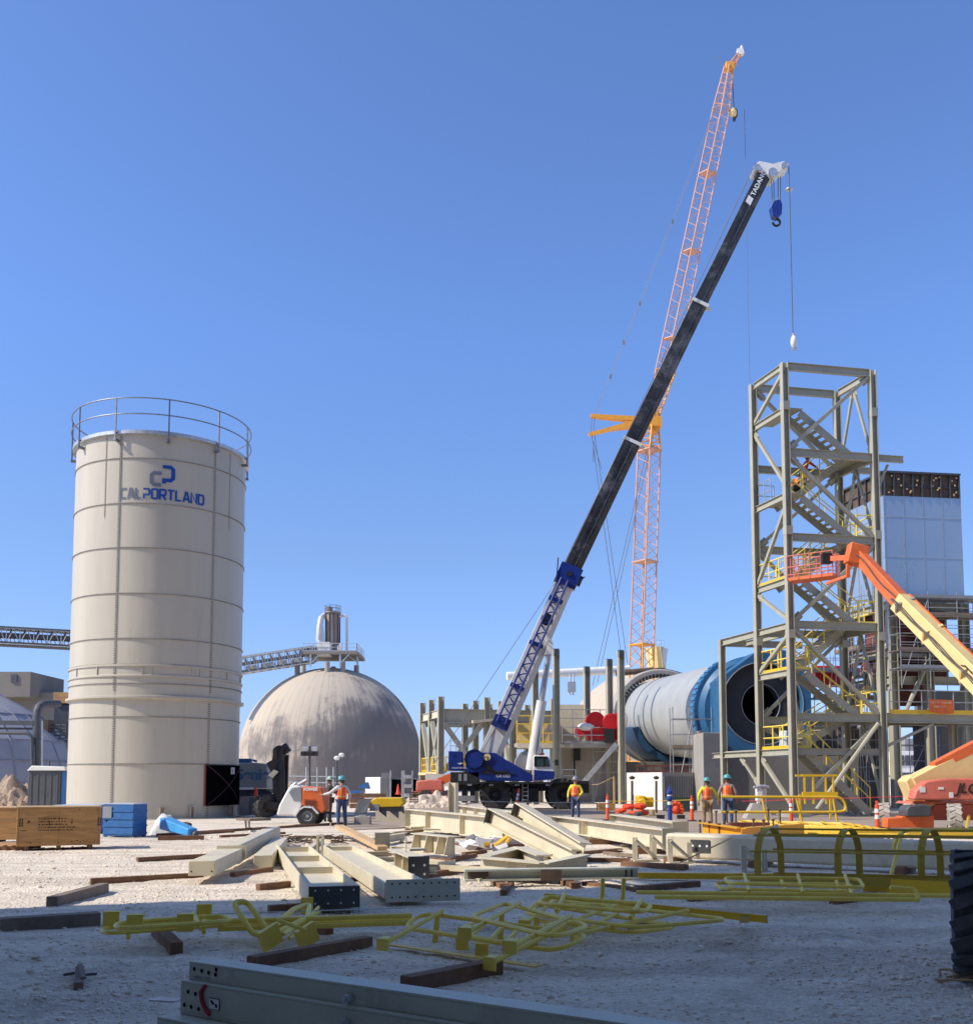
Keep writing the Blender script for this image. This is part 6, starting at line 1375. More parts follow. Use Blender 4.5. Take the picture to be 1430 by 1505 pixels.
# litter pile
t=thing('litter_pile','pile of white packing and yellow angles on a plank left of the propped beams','litter',G(722,1246))
for k in range(16): mb=MB(); o=G(705+rnd.uniform(-18,30),1240+rnd.uniform(-6,6),rnd.uniform(.05,.25)); mb.obox(o,(rnd.uniform(.08,.22),rnd.uniform(-.1,.1),rnd.uniform(-.05,.08)),(rnd.uniform(-.1,.1),.1,rnd.uniform(-.1,.1)),(0,.01,.012)); mb.build('packing',m_tarpw,t)
mb=MB(); mb.bar(G(728,1243,.1),G(748,1228,.4),.07,.07); mb.bar(G(740,1243,.1),G(752,1230,.42),.06,.06); mb.bar(G(716,1246,.08),G(716,1239,.3),.14,.03); mb.build('yellow_angles',m_yelb,t)
mb=MB(); mb.bar(G(688,1246,.05),G(768,1243,.05),.2,.1); mb.build('plank',m_wood,t)
for k,(px,py) in enumerate(((640,1228),(672,1232))):
    mb=MB(); o=G(px,py,.03); pts=[o+V((1.1*math.cos(q*.5)+.1*noise.noise(V((q,k,0))),.35*math.sin(q*.5),.02+.012*(q%3))) for q in range(36)]; mb.path(pts,.014,5); solo(mb,'cable',m_blk,('dark cable coil lying left of the upright post','dark cable coil lying right of the upright post')[k],'cable')
# ============================================================ yellow handrail stacks
GY='yellow handrail sections stacked on the ground'
def rail_section(A,B,C,D,z,label,posts=(.12,.88),ext=.9,r=.0225,plate=True,name='handrail_section',base=None,mid=True,zz=None):
    """flat lying handrail: A-B top rail, D-C middle rail (pixels), posts run across and beyond C-D"""
    zs_=zz or (z,z,z,z); a,b,c_,d_=[G(*p,q) for p,q in zip((A,B,C,D),zs_)]
    t=thing(name,label,'handrail',(a+b)/2,0,GY); mb=MB(); mb.path(round_path([a,b,c_,d_],.22,True),r,8,True); mb.build('rail_loop',m_yel,t)
    for k in posts:
        p=a.lerp(b,k); q=d_.lerp(c_,k); e=q+(q-p).normalized()*ext; e.z=max(.05,q.z-.05); p=p+V((0,0,.002)); 
        mb=MB(); mb.tube(p+V((0,0,.045)),e,r,8); mb.build('post',m_yel,t)
        if plate:
            u=(e-q).normalized(); s=V((-u.y,u.x,0)); mb=MB(); mb.obox(e+u*.02,u*.008,s*.065,V((0,0,.055))); mb.obox(e-u*.03+V((0,0,.05)),u*.04,s*.05,V((0,0,.005))); mb.build('base_plate',m_yel,t)
    return t
rail_section((620,1343),(870,1374),(818,1399),(592,1364),.22,'nearest yellow handrail with rounded ends, two base plates towards the viewer',(.13,.86),.62,zz=(.3,.24,.16,.2))
rail_section((742,1328),(868,1362),(815,1378),(690,1348),.34,'yellow handrail leaning on top of the nearest one, left part of the stack',(.2,.8),.5)
rail_section((705,1352),(762,1368),(738,1388),(668,1370),.12,'short curved yellow rail pieces under the left part of the stack',(.3,.7),.2)
rail_section((795,1322),(1075,1352),(935,1364),(770,1343),.2,'long yellow handrail at the back right of the stack',(.1,.45,.8),.45)
rail_section((790,1330),(1000,1362),(925,1372),(780,1352),.14,'yellow handrail at the bottom of the stack, right part',(.2,.6),.3)
rail_section((800,1318),(960,1330),(945,1342),(790,1328),.3,'yellow handrail with an upturned end on top of the stack at right',(.2,.9),.1,plate=False)
t=thing('bent_rail','pair of short yellow rail hooks standing up from the back of the stack','handrail',G(890,1332),0,GY)
for px in(884,915): mb=MB(); q=G(px,1330,.2); mb.path(round_path([q+V((-.5,-.15,0)),q+V((0,0,0)),q+V((.02,.02,.3))],.12),.028,8); mb.build('hook',m_yel,t)
mb=MB(); mb.bar(G(576,1389,.03),G(790,1421,.03),.1,.012); solo(mb,'toe_plate',m_yelb,'flat yellow toe plate lying under the nearest handrail','plate',GY)
mb=MB(); mb.bar(G(800,1318,.2),G(1128,1352,.15),.012,.08); mb.bar(G(1093,1356,.05),G(1095,1346,.3),.1,.02); mb.bar(G(1126,1356,.05),G(1126,1347,.25),.02,.02); solo(mb,'toe_plate',m_yelb,'long yellow toe plate with a lug reaching out at the right of the stack','plate',GY)
for px,py,lb_ in((640,1386,'first of the small yellow base brackets inside the stack from the left'),(735,1382,'second of the small yellow base brackets inside the stack from the left'),(786,1388,'third of the small yellow base brackets inside the stack from the left')):
    mb=MB(); o=G(px,py-2); mb.taper(o,o+V((.02,.0,.26)),.13,.06,.05,.05); solo(mb,'base_bracket',m_yel,lb_,'bracket',GY)
# left stack
rail_section((335,1350),(150,1364),(150,1373),(335,1360),.16,'small stack of yellow rails with upright base plates at left',(.2,.8),.05,plate=False)
rail_section((330,1346),(170,1357),(170,1366),(345,1354),.24,'upper yellow rail of the small stack at left',(.3,),.05,plate=False)
for px,py,lb_ in((163,1364,'leftmost upright yellow base plate on the small rail stack'),(198,1369,'upright yellow base plate second from left on the small rail stack'),(272,1368,'upright yellow base plate third from left on the small rail stack'),(300,1352,'upright yellow base plate at the right end of the small rail stack')):
    mb=MB(); o=G(px,py,.16); mb.obox(o+V((0,0,.07)),(.075,.02,0),(0,.01,0),(0,0,.085)); mb.obox(o+V((0,.03,.155)),(.085,.0,0),(0,.035,0),(0,0,.006)); solo(mb,'base_plate',m_yel,lb_,'plate',GY)
t=thing('handrail_section','long yellow rail pipes running right from the small stack to the big one','handrail',G(470,1362),0,GY)
for y0,y1,z in((1360,1352,.14),(1366,1357,.12),(1355,1346,.2)): mb=MB(); mb.tube(G(320,y0,z),G(605,y1,z),.027,8); mb.build('pipe',m_yel,t)
t=thing('bent_rail','yellow rail loop sticking up behind the bent pieces near the wide trough beam','handrail',G(372,1368),0,GY)
mb=MB(); o=G(385,1374,.1); e=P(352,1326,o.y+.3); s=V((.12,.1,.0)); mb.path(round_path([o-s*.6,e-s*.5,e+s*.5,o+s*.6],.1,True),.03,8,True); mb.build('loop',m_yel,t)
t=thing('bent_rail','twisted yellow rail ends with base plates in front of the wide trough beam','handrail',G(430,1375),0,GY)
mb=MB(); mb.path(round_path([G(392,1374,.12),G(432,1336,.25),G(455,1330,.25),G(452,1350,.2),G(405,1372,.14)],.12),.03,8); mb.build('rail_loop',m_yel,t)
for x0,y0,x1,y1,zz in((406,1352,450,1368,.25),(468,1334,425,1380,.12),(416,1374,470,1340,.1)): mb=MB(); mb.tube(G(x0,y0,zz+.06),G(x1,y1,zz-.05),.02,6); mb.build('post',m_yel,t)
for px,py in((397,1378),(451,1376)): mb=MB(); o=G(px,py,.12); mb.obox(o,(.08,.03,.05),(-.02,.02,.0),(-.03,.0,.09)); mb.build('base_plate',m_yel,t)
mb=MB(); o=G(442,1344); mb.box(o.x,o.y,0,o.x+.14,o.y+.1,.2); solo(mb,'base_bracket',m_yel,'small yellow bracket block right of the trough beam end','bracket',GY)
mb=MB(); mb.tube(G(310,1344,.25),G(590,1335,.2),.006,5); solo(mb,'guide_wire',m_galv,'thin pale wire stretched over the yellow rails at left','wire')
# right pile
t=rail_section((1065,1290),(1262,1292),(1270,1305),(1070,1299),.3,'flat yellow handrail with rounded ends lying in front of the ladder cage',(.15,.55,.9),.35,plate=False)
rail_section((1048,1298),(1250,1300),(1255,1311),(1060,1307),.2,'lower yellow handrail under the flat one before the ladder cage',(.1,.5,.9),.2,plate=False)
t=thing('handrail_section','two very long yellow pipes on timber blocks lying level below the ladder cage','handrail',G(1150,1315),0,GY)
for x0,y0,x1,y1,z in((935,1312,1460,1318,.2),(962,1319,1350,1323,.18)): mb=MB(); mb.tube(G(x0,y0,z),G(x1,y1,z),.028,8); mb.build('pipe',m_yel,t)
mb=MB(); q=G(1350,1323,.18); mb.path(round_path([q+V((-.05,0,0)),q,q+V((0,.1,.12)),q+V((-.3,.12,.14))],.06),.028,8); mb.build('end_hook',m_yel,t)
t=thing('toe_plate','bright yellow flat bar lying from the bracket frames to the ladder cage','plate',G(1040,1290),0,GY)
mb=MB(); mb.bar(G(925,1287,.06),G(1150,1289,.08),.14,.1); mb.build('bar',m_yelb,t)
# ladder cage
t=thing('ladder_cage','olive yellow safety ladder cage lying on its side at right, in shadow','ladder')
p,q=G(1102,1296,.12),G(1540,1306,.12); t.location=(p.x,p.y,0); d=(q-p).normalized(); s=V((.50,.50,0)); L_=(q-p).length
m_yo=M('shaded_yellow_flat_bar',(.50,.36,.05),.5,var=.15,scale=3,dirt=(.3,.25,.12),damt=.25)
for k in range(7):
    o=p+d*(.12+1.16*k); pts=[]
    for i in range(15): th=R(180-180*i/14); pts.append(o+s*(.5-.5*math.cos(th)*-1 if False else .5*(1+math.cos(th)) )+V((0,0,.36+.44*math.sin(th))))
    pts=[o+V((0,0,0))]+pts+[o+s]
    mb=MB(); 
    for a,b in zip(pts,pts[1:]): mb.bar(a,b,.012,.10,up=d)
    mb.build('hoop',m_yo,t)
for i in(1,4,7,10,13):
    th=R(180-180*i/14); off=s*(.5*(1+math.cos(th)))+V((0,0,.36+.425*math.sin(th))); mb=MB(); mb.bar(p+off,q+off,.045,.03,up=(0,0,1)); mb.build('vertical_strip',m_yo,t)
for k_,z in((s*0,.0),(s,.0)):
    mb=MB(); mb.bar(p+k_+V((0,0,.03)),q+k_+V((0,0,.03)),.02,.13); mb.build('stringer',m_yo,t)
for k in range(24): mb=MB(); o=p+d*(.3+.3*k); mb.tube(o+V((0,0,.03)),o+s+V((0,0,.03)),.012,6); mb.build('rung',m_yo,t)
t=thing('handrail_section','yellow handrail leaning over the right part of the ladder cage','handrail',G(1330,1300),0,GY)
pp=lambda px,py,Y: P(px,py,Y)
Yc=16.6; mb=MB(); mb.path(round_path([pp(1480,1220,Yc-.6),pp(1325,1220,Yc),pp(1311,1248,Yc),pp(1330,1253,Yc),pp(1480,1256,Yc-.6)],.2),.03,8); mb.build('rail_loop',m_yel,t)
mb=MB(); mb.tube(pp(1327,1220,Yc-.03),G(1306,1300,.05),.03,8); mb.build('post',m_yel,t)
mb=MB(); mb.bar(G(1268,1300,.1),G(1480,1312,.12),.02,.2); mb.build('kick_plate',m_yelb,t)
# ============================================================ orange lifting beam
t=thing('lifting_beam','orange yellow twin beam with upright bolts lying in front of two workers','beam',G(1090,1240))
p,q=G(1038,1242,0),G(1180,1236,0); Yq=p.y
m_lb=M('orange_yellow_beam_paint',(.72,.36,.015),.45,var=.12,scale=2,dirt=(.3,.14,.05),damt=.2)
zv=V((0,0,1))
for a,b in((G(1033,1233),G(1090,1244)),(G(1090,1244),G(1182,1235))): mb=MB(); mb.ibeam(a+zv*.26,b+zv*.26,.25,.40,.025,.016); mb.build('beam',m_lb,t)
mb=MB(); a,b=G(1008,1229),G(1090,1246); mb.bar(a+zv*.05,b+zv*.05,.34,.04); mb.build('flange',m_lb,t)
mb=MB(); a,b=G(1088,1247),G(1160,1241); mb.bar(a+zv*.052,b+zv*.052,.34,.04); mb.build('flange',m_lb,t)
mb=MB(); a,b=G(1072,1231),G(1130,1231); mb.bar(a+zv*.28,b+zv*.28,.3,.3); mb.build('cross_beam',m_rust,t)
for px,py,z,h_ in((1029,1232,.07,.40),(1043,1235,.07,.40),(1057,1238,.07,.38),(1069,1232,.43,.3),(1082,1232,.43,.3),(1053,1229,.3,.4),(1108,1242,.46,.16),(1123,1241,.46,.13),(1137,1240,.46,.13),(1130,1231,.43,.35),(1147,1231,.43,.33)):
    mb=MB(); o=G(px,py)+zv*z; mb.tube(o,o+V((0,0,h_)),.025,8); mb.tube(o+V((0,0,h_)),o+V((0,0,h_+.05)),.05,6); mb.build('bolt',m_rustb,t)
mb=MB(); mb.tube(G(1000,1268,.1),G(1075,1232,.6),.014,5); solo(mb,'rope',m_plyl,'straw coloured rope running from the brackets up to the orange beam','rope')
# ============================================================ bright yellow stair railing and frames behind
t=thing('stair_railing','tall bright yellow railing panel standing beside the stair tower foot','railing',G(1160,1216))
Yr=G(1160,1216).y; w=lambda px,py,dy=0: P(px,py,Yr+dy)
mb=MB(); mb.path(round_path([w(1060,1171.5),w(1238,1172),w(1246,1192),w(1225,1194),w(1060,1194)],.35),.045,8); mb.build('rail_loop',m_yelb,t)
for px0,px1 in((1120,1129),(1170,1181),(1224,1232)): mb=MB(); mb.tube(w(px0,1172),w(px1,1217),.04,8); mb.build('post',m_yelb,t)
mb=MB(); mb.bar(w(1085,1214),w(1255,1216),.03,.14); mb.build('kick_plate',m_yelb,t)
t=thing('railing_stack','flat stack of bright yellow railing panels on the ground beside the orange lift','railing',G(1230,1218))
for k in range(7):
    mb=MB(); y=1207+k*2.1; z=.35-.03*k; x0=1085+k*7; x1=1250+k*13; mb.path(round_path([G(x0,y,z),G(x1,y+4,z),G(x1+10,y+9,z),G(x0+12,y+5,z)],.3,True),.035,6,True); mb.build('rail_loop',m_yelb,t)
    for q in(.15,.35,.55,.75,.92): mb=MB(); a=G(x0,y,z).lerp(G(x1,y+4,z),q); b=G(x0+12,y+5,z).lerp(G(x1+10,y+9,z),min(1,q+.06)); mb.tube(a+V((0,0,.03)),b+V((0,0,.03)),.03,6); mb.build('post',m_yelb,t)
mb=MB(); mb.bar(G(1180,1226,.1),G(1460,1225,.1),.1,.14); mb.bar(G(1100,1222,.08),G(1300,1227,.08),.3,.08); mb.build('toe_plate',m_yelb,t)
mb=MB(); mb.path(round_path([G(1250,1222,.35),G(1420,1222,.35),P(1424,1200,G(1420,1222).y)],.2),.05,8); mb.build('edge_pipe',m_yelb,t)
t=thing('railing_cage','upright open yellow guard cage by the foot of the stairs','cage',P(1205,1200,43))
a,b=P(1180,1140,43),P(1226,1182,43); z0,z1=b.z,a.z
for x in(a.x+.06,a.x+.42,a.x+.95,b.x-.02): mb=MB(); mb.bar((x,43,z0),(x,43,z1),.07,.07); mb.build('post',m_yelb,t)
mb=MB(); mb.bar((a.x-.05,43,z1),(b.x+.15,43,z1),.09,.09); mb.bar((a.x-.05,43,z0+.42),(b.x+.15,43,z0+.42),.12,.16); mb.bar((a.x-.05,43.9,z1),(b.x+.1,43.9,z1),.09,.09); mb.build('rail',m_yelb,t)
mb=MB(); mb.bar((a.x,43.5,.02),(a.x,43.5,z0+.4),.08,.08); mb.bar((b.x,43.5,.02),(b.x,43.5,z0+.4),.08,.08); mb.build('leg',m_yelb,t)
# ============================================================ delineators, post, cones
def delineator(px,py,label,hh=1.15,lean=0,mat=m_orplas,name='delineator'):
    p=G(px,py); t=thing(name,label,'delineator post',(p.x,p.y,0),0,'tall orange delineator posts'); mb=MB(); O=V((p.x,p.y,0)); ax=V((lean,0,1)).normalized()
    mb.lathe([(.075,.04),(.065,hh*.55),(.058,hh*.9),(.06,hh*.93),(.03,hh*.95),(.03,hh),(.045,hh+.01),(.045,hh+.05),(0,hh+.05)],16,O,ax); mb.build('tube',mat,t)
    mb=MB(); 
    mb.lathe([(.20,0),(.20,.05),(.10,.07)],16,O); mb.build('base',m_blk,t)
    for a,b in((.52,.64),(.70,.82)): mb=MB(); mb.lathe([(.071,hh*a),(.067,hh*b)],16,O,ax); mb.build('reflective_band',m_refl,t)
    return t
for a in((1290,1230,'orange and white delineator post in front of the orange lift chassis',1.0),(1163,1214,'orange delineator post just left of the tall yellow railing corner',1.0),(1017,1208,'slim orange delineator post left of the two workers seen from behind',1.0),(893,1207,'orange delineator post right of the front crane tyre',1.05)): delineator(*a)
delineator(757,1193,'leaning orange delineator post between the crane tyres',1.2,.18); delineator(775,1190,'second orange delineator post between the crane tyres, further back',1.1,.1)
delineator(642,1182,'dark red delineator stub left of the crane rear',.8,0,m_red)
p=G(985,1224); t=thing('bollard_post','slim blue post with white bands standing behind the orange beam','post',p); mb=MB(); mb.lathe([(.075,0),(.07,1.0),(.1,1.05),(.1,1.12),(.07,1.15),(.1,1.25),(.1,1.32),(.05,1.36),(.03,1.5),(0,1.5)],14,p); mb.build('tube',m_bluepl,t); mb=MB(); mb.lathe([(.079,.88),(.079,.98)],14,p); mb.lathe([(.084,1.16),(.084,1.22)],14,p); mb.build('reflective_band',m_refl,t)
def cone(px,py,Y,label,h=.7):
    p=P(px,py,Y); t=thing('traffic_cone',label,'cone',p); mb=MB(); mb.lathe([(.15,.03),(.03,h),(0,h)],14,p); mb.build('body',m_orplas,t); mb=MB(); mb.box(p.x-.2,Y-.2,p.z,p.x+.2,Y+.2,p.z+.03); mb.build('base',m_orplas,t)
cone(376,1177,50,'orange traffic cone right of the black silo hatch'); cone(585,1168,70,'small orange traffic cone inside the open container door')
# ============================================================ left middle machines
tr=thing('light_trailer','white and orange mobile generator trailer with one dark wheel','trailer',G(445,1214))
Yt=G(445,1214).y; w=lambda px,py,dy=0: P(px,py,Yt+dy)
mb=MB(); mb.prism([w(406,1199),(w(410,1184)),w(424,1158),w(430,1154.5),w(443,1156),w(443,1184),w(434,1200)],(0,1.5,0)); fr=mb.build('front_hood',m_white,tr,bevel=.06)
mb=MB(); mb.prism([w(425,1165,-.012),w(430,1159,-.012),w(442.5,1157,-.012),w(442.5,1178,-.012),w(432,1178,-.012)],(0,.01,0)); mb.build('shaded_recess',m_gray,fr)
mb=MB(); mb.prism([w(443.2,1184),w(443.2,1156),w(471,1158),w(474,1166),w(478,1190),w(472,1196),w(464,1188),w(455,1184)],(0,1.5,0)); sd_=mb.build('engine_cover',m_ora,tr,bevel=.03)
text(sd_,'lettering','POWER',.15,w(446,1162.5,-.02),(1,0,0),(0,0,1),m_refl,bold=.008); mb=MB()
for k in range(4): mb.bar(w(447,1176+2*k,-.02),w(464,1176.5+2*k,-.02),.02,.02)
mb.build('louvre',m_rust,sd_)
mb=MB(); 
for a,b in(((434,1200),(441,1190)),((441,1190),(448,1186)),((448,1186),(460,1187)),((460,1187),(468,1196))): mb.bar(w(*a,-.1),w(*b,-.1),.06,.3,up=(0,1,0))
mb.build('mudguard',m_white,tr)
for dy in(-.1,1.45): p=w(453,1199); tyre(tr,p.x,Yt+dy,.36,(0,1,0),.37,.26,14,.5,m_gray)
mb=MB(); mb.path([w(428,1156,.3),w(434,1151,.3),w(440,1156,.3)],.025,6); mb.tube(w(438,1154,.4),w(451,1146.5,.4),.07,8); mb.build('lifting_eye',m_galv,tr)
mb=MB(); mb.bar(w(474,1194,.7),w(492,1196,.7),.09,.09); mb.tube(w(486,1172,.6),w(486,1212,.6),.035,8); mb.bar(w(478,1196,.2),w(478,1208,.2),.08,.08); mb.build('drawbar_jack',m_dgrey,tr)
mb=MB(); mb.tube(w(486,1210,-.5),w(485,1223,-.9),.02,6); solo(mb,'survey_stake',m_plyl,'thin stake standing in the dust by the trailer drawbar','stake')
bm_=thing('drill_mast','black articulated hydraulic mast with hoses and a tilted pale panel','machine',G(412,1196))
Yb=46.0; w2=lambda px,py,dy=0: P(px,py,Yb+dy)
mb=MB(); mb.bar(w2(411,1194),w2(409,1118),.32,.5); mb.bar(w2(418,1180,.5),w2(420,1110,.5),.25,.25); mb.build('mast',m_blk,bm_)
mb=MB(); mb.bar(w2(406,1140),w2(412,1100),.6,.45); mb.bar(w2(408,1108),w2(424,1098),.35,.4); mb.bar(w2(396,1128),w2(410,1120),.5,.4); mb.build('head',m_blk,bm_)
mb=MB(); 
for k in range(4): mb.path(round_path([w2(403+k,1116,-.3),w2(402+k*1.5,1102,-.4),w2(408+k,1097,-.3),w2(420,1097.5+k,-.3)],.4),.05,6)
for k in range(6): mb.path([w2(407+k*1.4,1120,-.35),w2(405+k*2,1150,-.45),w2(409+k,1190,-.35)],.03,5)
mb.build('hoses',m_blk,bm_)
mb=MB(); mb.prism([w2(392,1140,-.5),w2(402,1130,-.5),w2(411,1134,-.5),w2(401,1145.5,-.5)],(0,.06,0)); mb.build('panel_frame',m_blk,bm_); mb=MB(); mb.prism([w2(393.5,1140,-.52),w2(402.3,1131.5,-.52),w2(409.5,1134.5,-.52),w2(400.6,1144,-.52)],(0,.015,0)); mb.build('panel_face',m_cream,bm_)
for px,Y in((388,45.5),(394,47.5)): p=P(px,1190,Y); tyre(bm_,p.x,Y,.5,V((.8,-.6,0)),.52,.4,14,.5,m_rustb)
mb=MB(); mb.bar(w2(380,1182,-.3),w2(412,1186,-.3),.6,.35); mb.build('undercarriage',m_blk,bm_)
gl=thing('telehandler','grey machine body with blue lettering partly hidden behind the silo','vehicle',P(372,1195,50))
w3=lambda px,py,dy=0: P(px,py,52+dy)
mb=MB(); mb.prism([w3(335,1160),w3(335,1122),w3(372,1121),w3(390,1123),w3(393,1126),w3(392,1159)],(0,2.2,0)); bd3=mb.build('engine_cover',m_mgrey,gl,bevel=.06)
mb=MB(); mb.prism([w3(335,1167),w3(393,1167),w3(391,1159.5),w3(335,1160.5)],(0,2.0,0)); mb.build('chassis',m_blk,gl)
m_gb=M('blue_grey_lettering',(.04,.16,.30),.5); o=w3(341,1146,-.03); text(gl,'body_lettering','Genie',.78,o,(1,0,0),(0,0,1),m_gb,bold=.02)
mb=MB(); mb.box(w3(338,1120).x,52.4,w3(338,1121).z,w3(364,1116).x,53,w3(364,1115).z); mb.tube(w3(368,1120,.4),w3(367,1116,.4),.1,8); mb.tube(w3(374,1120,.4),w3(375,1117,.4),.12,8); mb.build('roof_fittings',m_bluebox,gl)
mb=MB(); mb.box(w3(345,1158,-.03).x,51.95,w3(345,1161).z,w3(373,1158).x,51.98,w3(373,1157.5).z); mb.build('white_strip',m_refl,gl)
for px in(352,384): p=w3(px,1180); tyre(gl,p.x,52.2,.6,(0,1,0),.62,.45,14,.5,m_rustb)
mb=MB(); p=P(346,1200,47); mb.box(P(352,1175,46).x,46,.1,P(367,1175,46).x,47,P(352,1171,46).z); ge=solo(mb,'welding_set',m_dgrey,'small dark grey welding set standing at the right side of the silo','machine',bevel=.03)
mb=MB(); mb.bar(G(357,1205,.7),G(388,1204,.7),.6,.06); sh_=thing('saw_horse','low work bench with thin legs on the silo pad edge','bench',G(370,1212)); mb.build('bench_top',m_woodg,sh_)
for px in(361,366): mb=MB(); mb.tube(G(px,1205,.7),G(px+.5,1216,.0),.03,6); mb.build('leg',m_dgrey,sh_)
# slab right of the silo
mb=MB(); a=[G(300,1206),G(408,1206),G(425,1213),G(300,1214)]; 
# light towers
for px,py0,py1,lb_,fl_ in((455,1097,1168,'tall light mast with two rows of dark lamps before the stained dome',True),(495,1110,1168,'second slimmer light mast with two white lamps right of the tall one',False)):
    t=thing('light_mast',lb_,'light tower',P(px,1168,90)); mb=MB(); mb.tube(P(px,1170,90),P(px,py0,90),.1,8); mb.build('mast',m_dgrey,t)
    if fl_:
        mb=MB(); mb.bar(P(px-9,1109,90),P(px+9,1109,90),.1,.1); mb.bar(P(px-7,1103,90),P(px+7,1103,90),.08,.08); mb.build('cross_arm',m_dgrey,t)
        for dx,dy in((-9,1108),(-4,1108),(4,1108),(9,1108),(-7,1101),(7,1101)): mb=MB(); p=P(px+dx,dy,89.7); mb.obox(p,(.22,0,0),(0,.12,.05),(0,-.05,.16)); mb.build('lamp_head',m_blk if dy>1105 else m_galv,t)
    else:
        for dx,dy in((0,1114.5),(7,1110)): mb=MB(); mb.ball(P(px+dx,dy,89.7),.22,10,6,(1.2,.6,.9)); mb.build('lamp_head',m_white,t)
t=thing('handrail_section','thin grey tube railing in front of the stained dome','railing',P(470,1170,100)); mb=MB()
for py in(1141,1150): mb.tube(P(420,py,100),P(500,py+1,100),.05,5)
for px in(421,450,466,480,490): mb.tube(P(px,1128,100),P(px,1168,100),.06,5)
mb.build('tubes',m_galv,t)
# container yard behind the worker
t=thing('shipping_container','white and grey shipping container with an open dark doorway below the dome','container',P(570,1170,72))
w4=lambda px,py,dy=0: P(px,py,72+dy)
mb=MB(); c0,c1=P(537,1150,75.5),P(559,1150,72); mb.prism([(c0.x,c0.y,.05),(c1.x,c1.y,.05),(c1.x+.05,c1.y+.5,.05),(c0.x+.05,c0.y+.5,.05)],(0,0,w4(537,1143.5).z)); mb.build('white_end',m_white,t)
mb=MB(); mb.box(w4(559.5,1144).x,72.1,.05,w4(613,1144).x,74.4,w4(559,1144).z); gs=mb.build('side',m_mgrey,t)
mb=MB(); 
for k in range(8): x=w4(561+k*1.9,1150).x; mb.box(x,72.0,.2,x+.05,72.09,2.2)
mb.build('corrugation',m_mgrey,gs)
mb=MB(); mb.box(w4(575,1146).x,72.02,.1,w4(591,1146).x,72.09,w4(575,1146).z); mb.build('open_doorway',m_void,t)
mb=MB(); mb.box(w4(607,1146).x,72.02,.1,w4(612,1146).x,72.09,w4(607,1146).z); mb.build('dark_gap',m_void,t)
for px in(574,591,593.5,606): mb=MB(); x=w4(px,1150).x; mb.box(x-.05,71.9,.1,x+.05,72.0,2.35); mb.build('door_post',m_galv,t)
for k in range(3): mb=MB(); mb.box(w4(594,1150).x,71.85,.5+k*.65,w4(606,1150).x,71.98,.75+k*.65); mb.build('door_rib',m_galv,t)
mb=MB(); a=G(520,1188); mb.prism([P(524,1158,68),P(538,1150,68),P(541,1160,68)],(0,1.5,0)); mb.box(P(514,1160,68).x,68,.3,P(530,1160,68).x,70,P(514,1163,68).z); solo(mb,'tarpaulin',m_bluebox,'blue tarpaulin sheet over goods left of the white container','tarpaulin')
t=thing('timber_stack','low stack of long brown timbers behind the vested worker','timber stack',P(560,1180,56))
for k in range(3):
    for r_ in range(2): mb=MB(); z=.15+.28*k; mb.box(P(514,1170,56).x,56+r_*.4,z,P(562,1170,56).x+rnd.uniform(-.3,.6),56.35+r_*.4,z+.24); mb.build('timber',m_wood,t)
t=thing('generator','yellow topped generator set with grey base behind the concrete block','generator',P(568,1195,48))
w5=lambda px,py,dy=0: P(px,py,44.5+dy)
mb=MB(); mb.prism([w5(543,1187),w5(546,1176),w5(553,1173),w5(590,1173),w5(594,1180),w5(588,1186)],(0,1.6,0)); mb.build('canopy',m_yelb,t,bevel=.03)
mb=MB(); mb.prism([w5(543,1192),w5(557,1192),w5(557,1182,-.02),w5(544,1183,-.02)],(0,1.5,0)); mb.build('radiator_end',m_gray,t)
mb=MB(); mb.box(w5(557,1190).x,44.6,.05,w5(590,1190).x,46,w5(557,1186.5).z); mb.build('base',m_dgrey,t)
t=thing('sheet_stack','leaning dark corrugated sheet right of the vested worker','sheet',P(532,1190,44))
w6=lambda px,py,dy=0: P(px,py,44+dy); mb=MB()
for k in range(7): mb.bar(w6(522+k*2.6,1196,0),w6(528+k*2.6,1176,.6),.06,.03)
mb.prism([w6(521,1197),w6(538,1194),w6(546,1175,.6),w6(527,1176,.6)],(0,.05,0)); mb.build('corrugated_sheet',m_dgrey,t)
heap('gravel_heap',(P(632,1180,63).x,63,0),2.6,2,.8,M('pale_gravel',(.55,.46,.38),.95,var=.3,scale=3,bump=.5,bscale=10),'low heap of pale gravel below the faded red lift','gravel heap',5)
mb=MB(); 
for k in range(7): mb.tube(P(602+k*2,1164,56),P(602+k*2,1180,56),.02,4)
for k in range(5): mb.tube(P(602,1165+k*3.5,56),P(615,1165+k*3.5,56),.02,4)
solo(mb,'mesh_panel',m_rustb,'small rusty wire mesh panel standing by the gravel heap','mesh')
# ============================================================ by the kiln
t=thing('shipping_container','white container with grey corrugated side in front of the kiln trough','container',P(970,1190,57))
w7=lambda px,py,dy=0: P(px,py,57+dy); zt7=w7(922,1137).z
mb=MB(); c0,c1,c2=P(921,1150,59),P(973,1150,55.6),P(1028,1150,57); mb.prism([(c0.x,c0.y,.05),(c1.x,c1.y,.05),(c1.x+.04,c1.y+.02,.05),(c0.x+.04,c0.y+.02,.05)],(0,0,zt7)); e_=mb.build('white_end',m_white,t)
mb=MB(); mb.prism([(c1.x+.045,c1.y+.02,.05),(c2.x,c2.y,.05),(c2.x-1.4,c2.y+3,.05),(c0.x+.045,c0.y+.02,.05)],(0,0,zt7)); g_=mb.build('side',m_mgrey,t); mb=MB()
for k in range(16): x=c1+(c2-c1)*((k+.5)/16); mb.box(x.x,x.y-.05,.15,x.x+.06,x.y+.02,zt7-.15)
mb.build('corrugation',m_mgrey,g_)
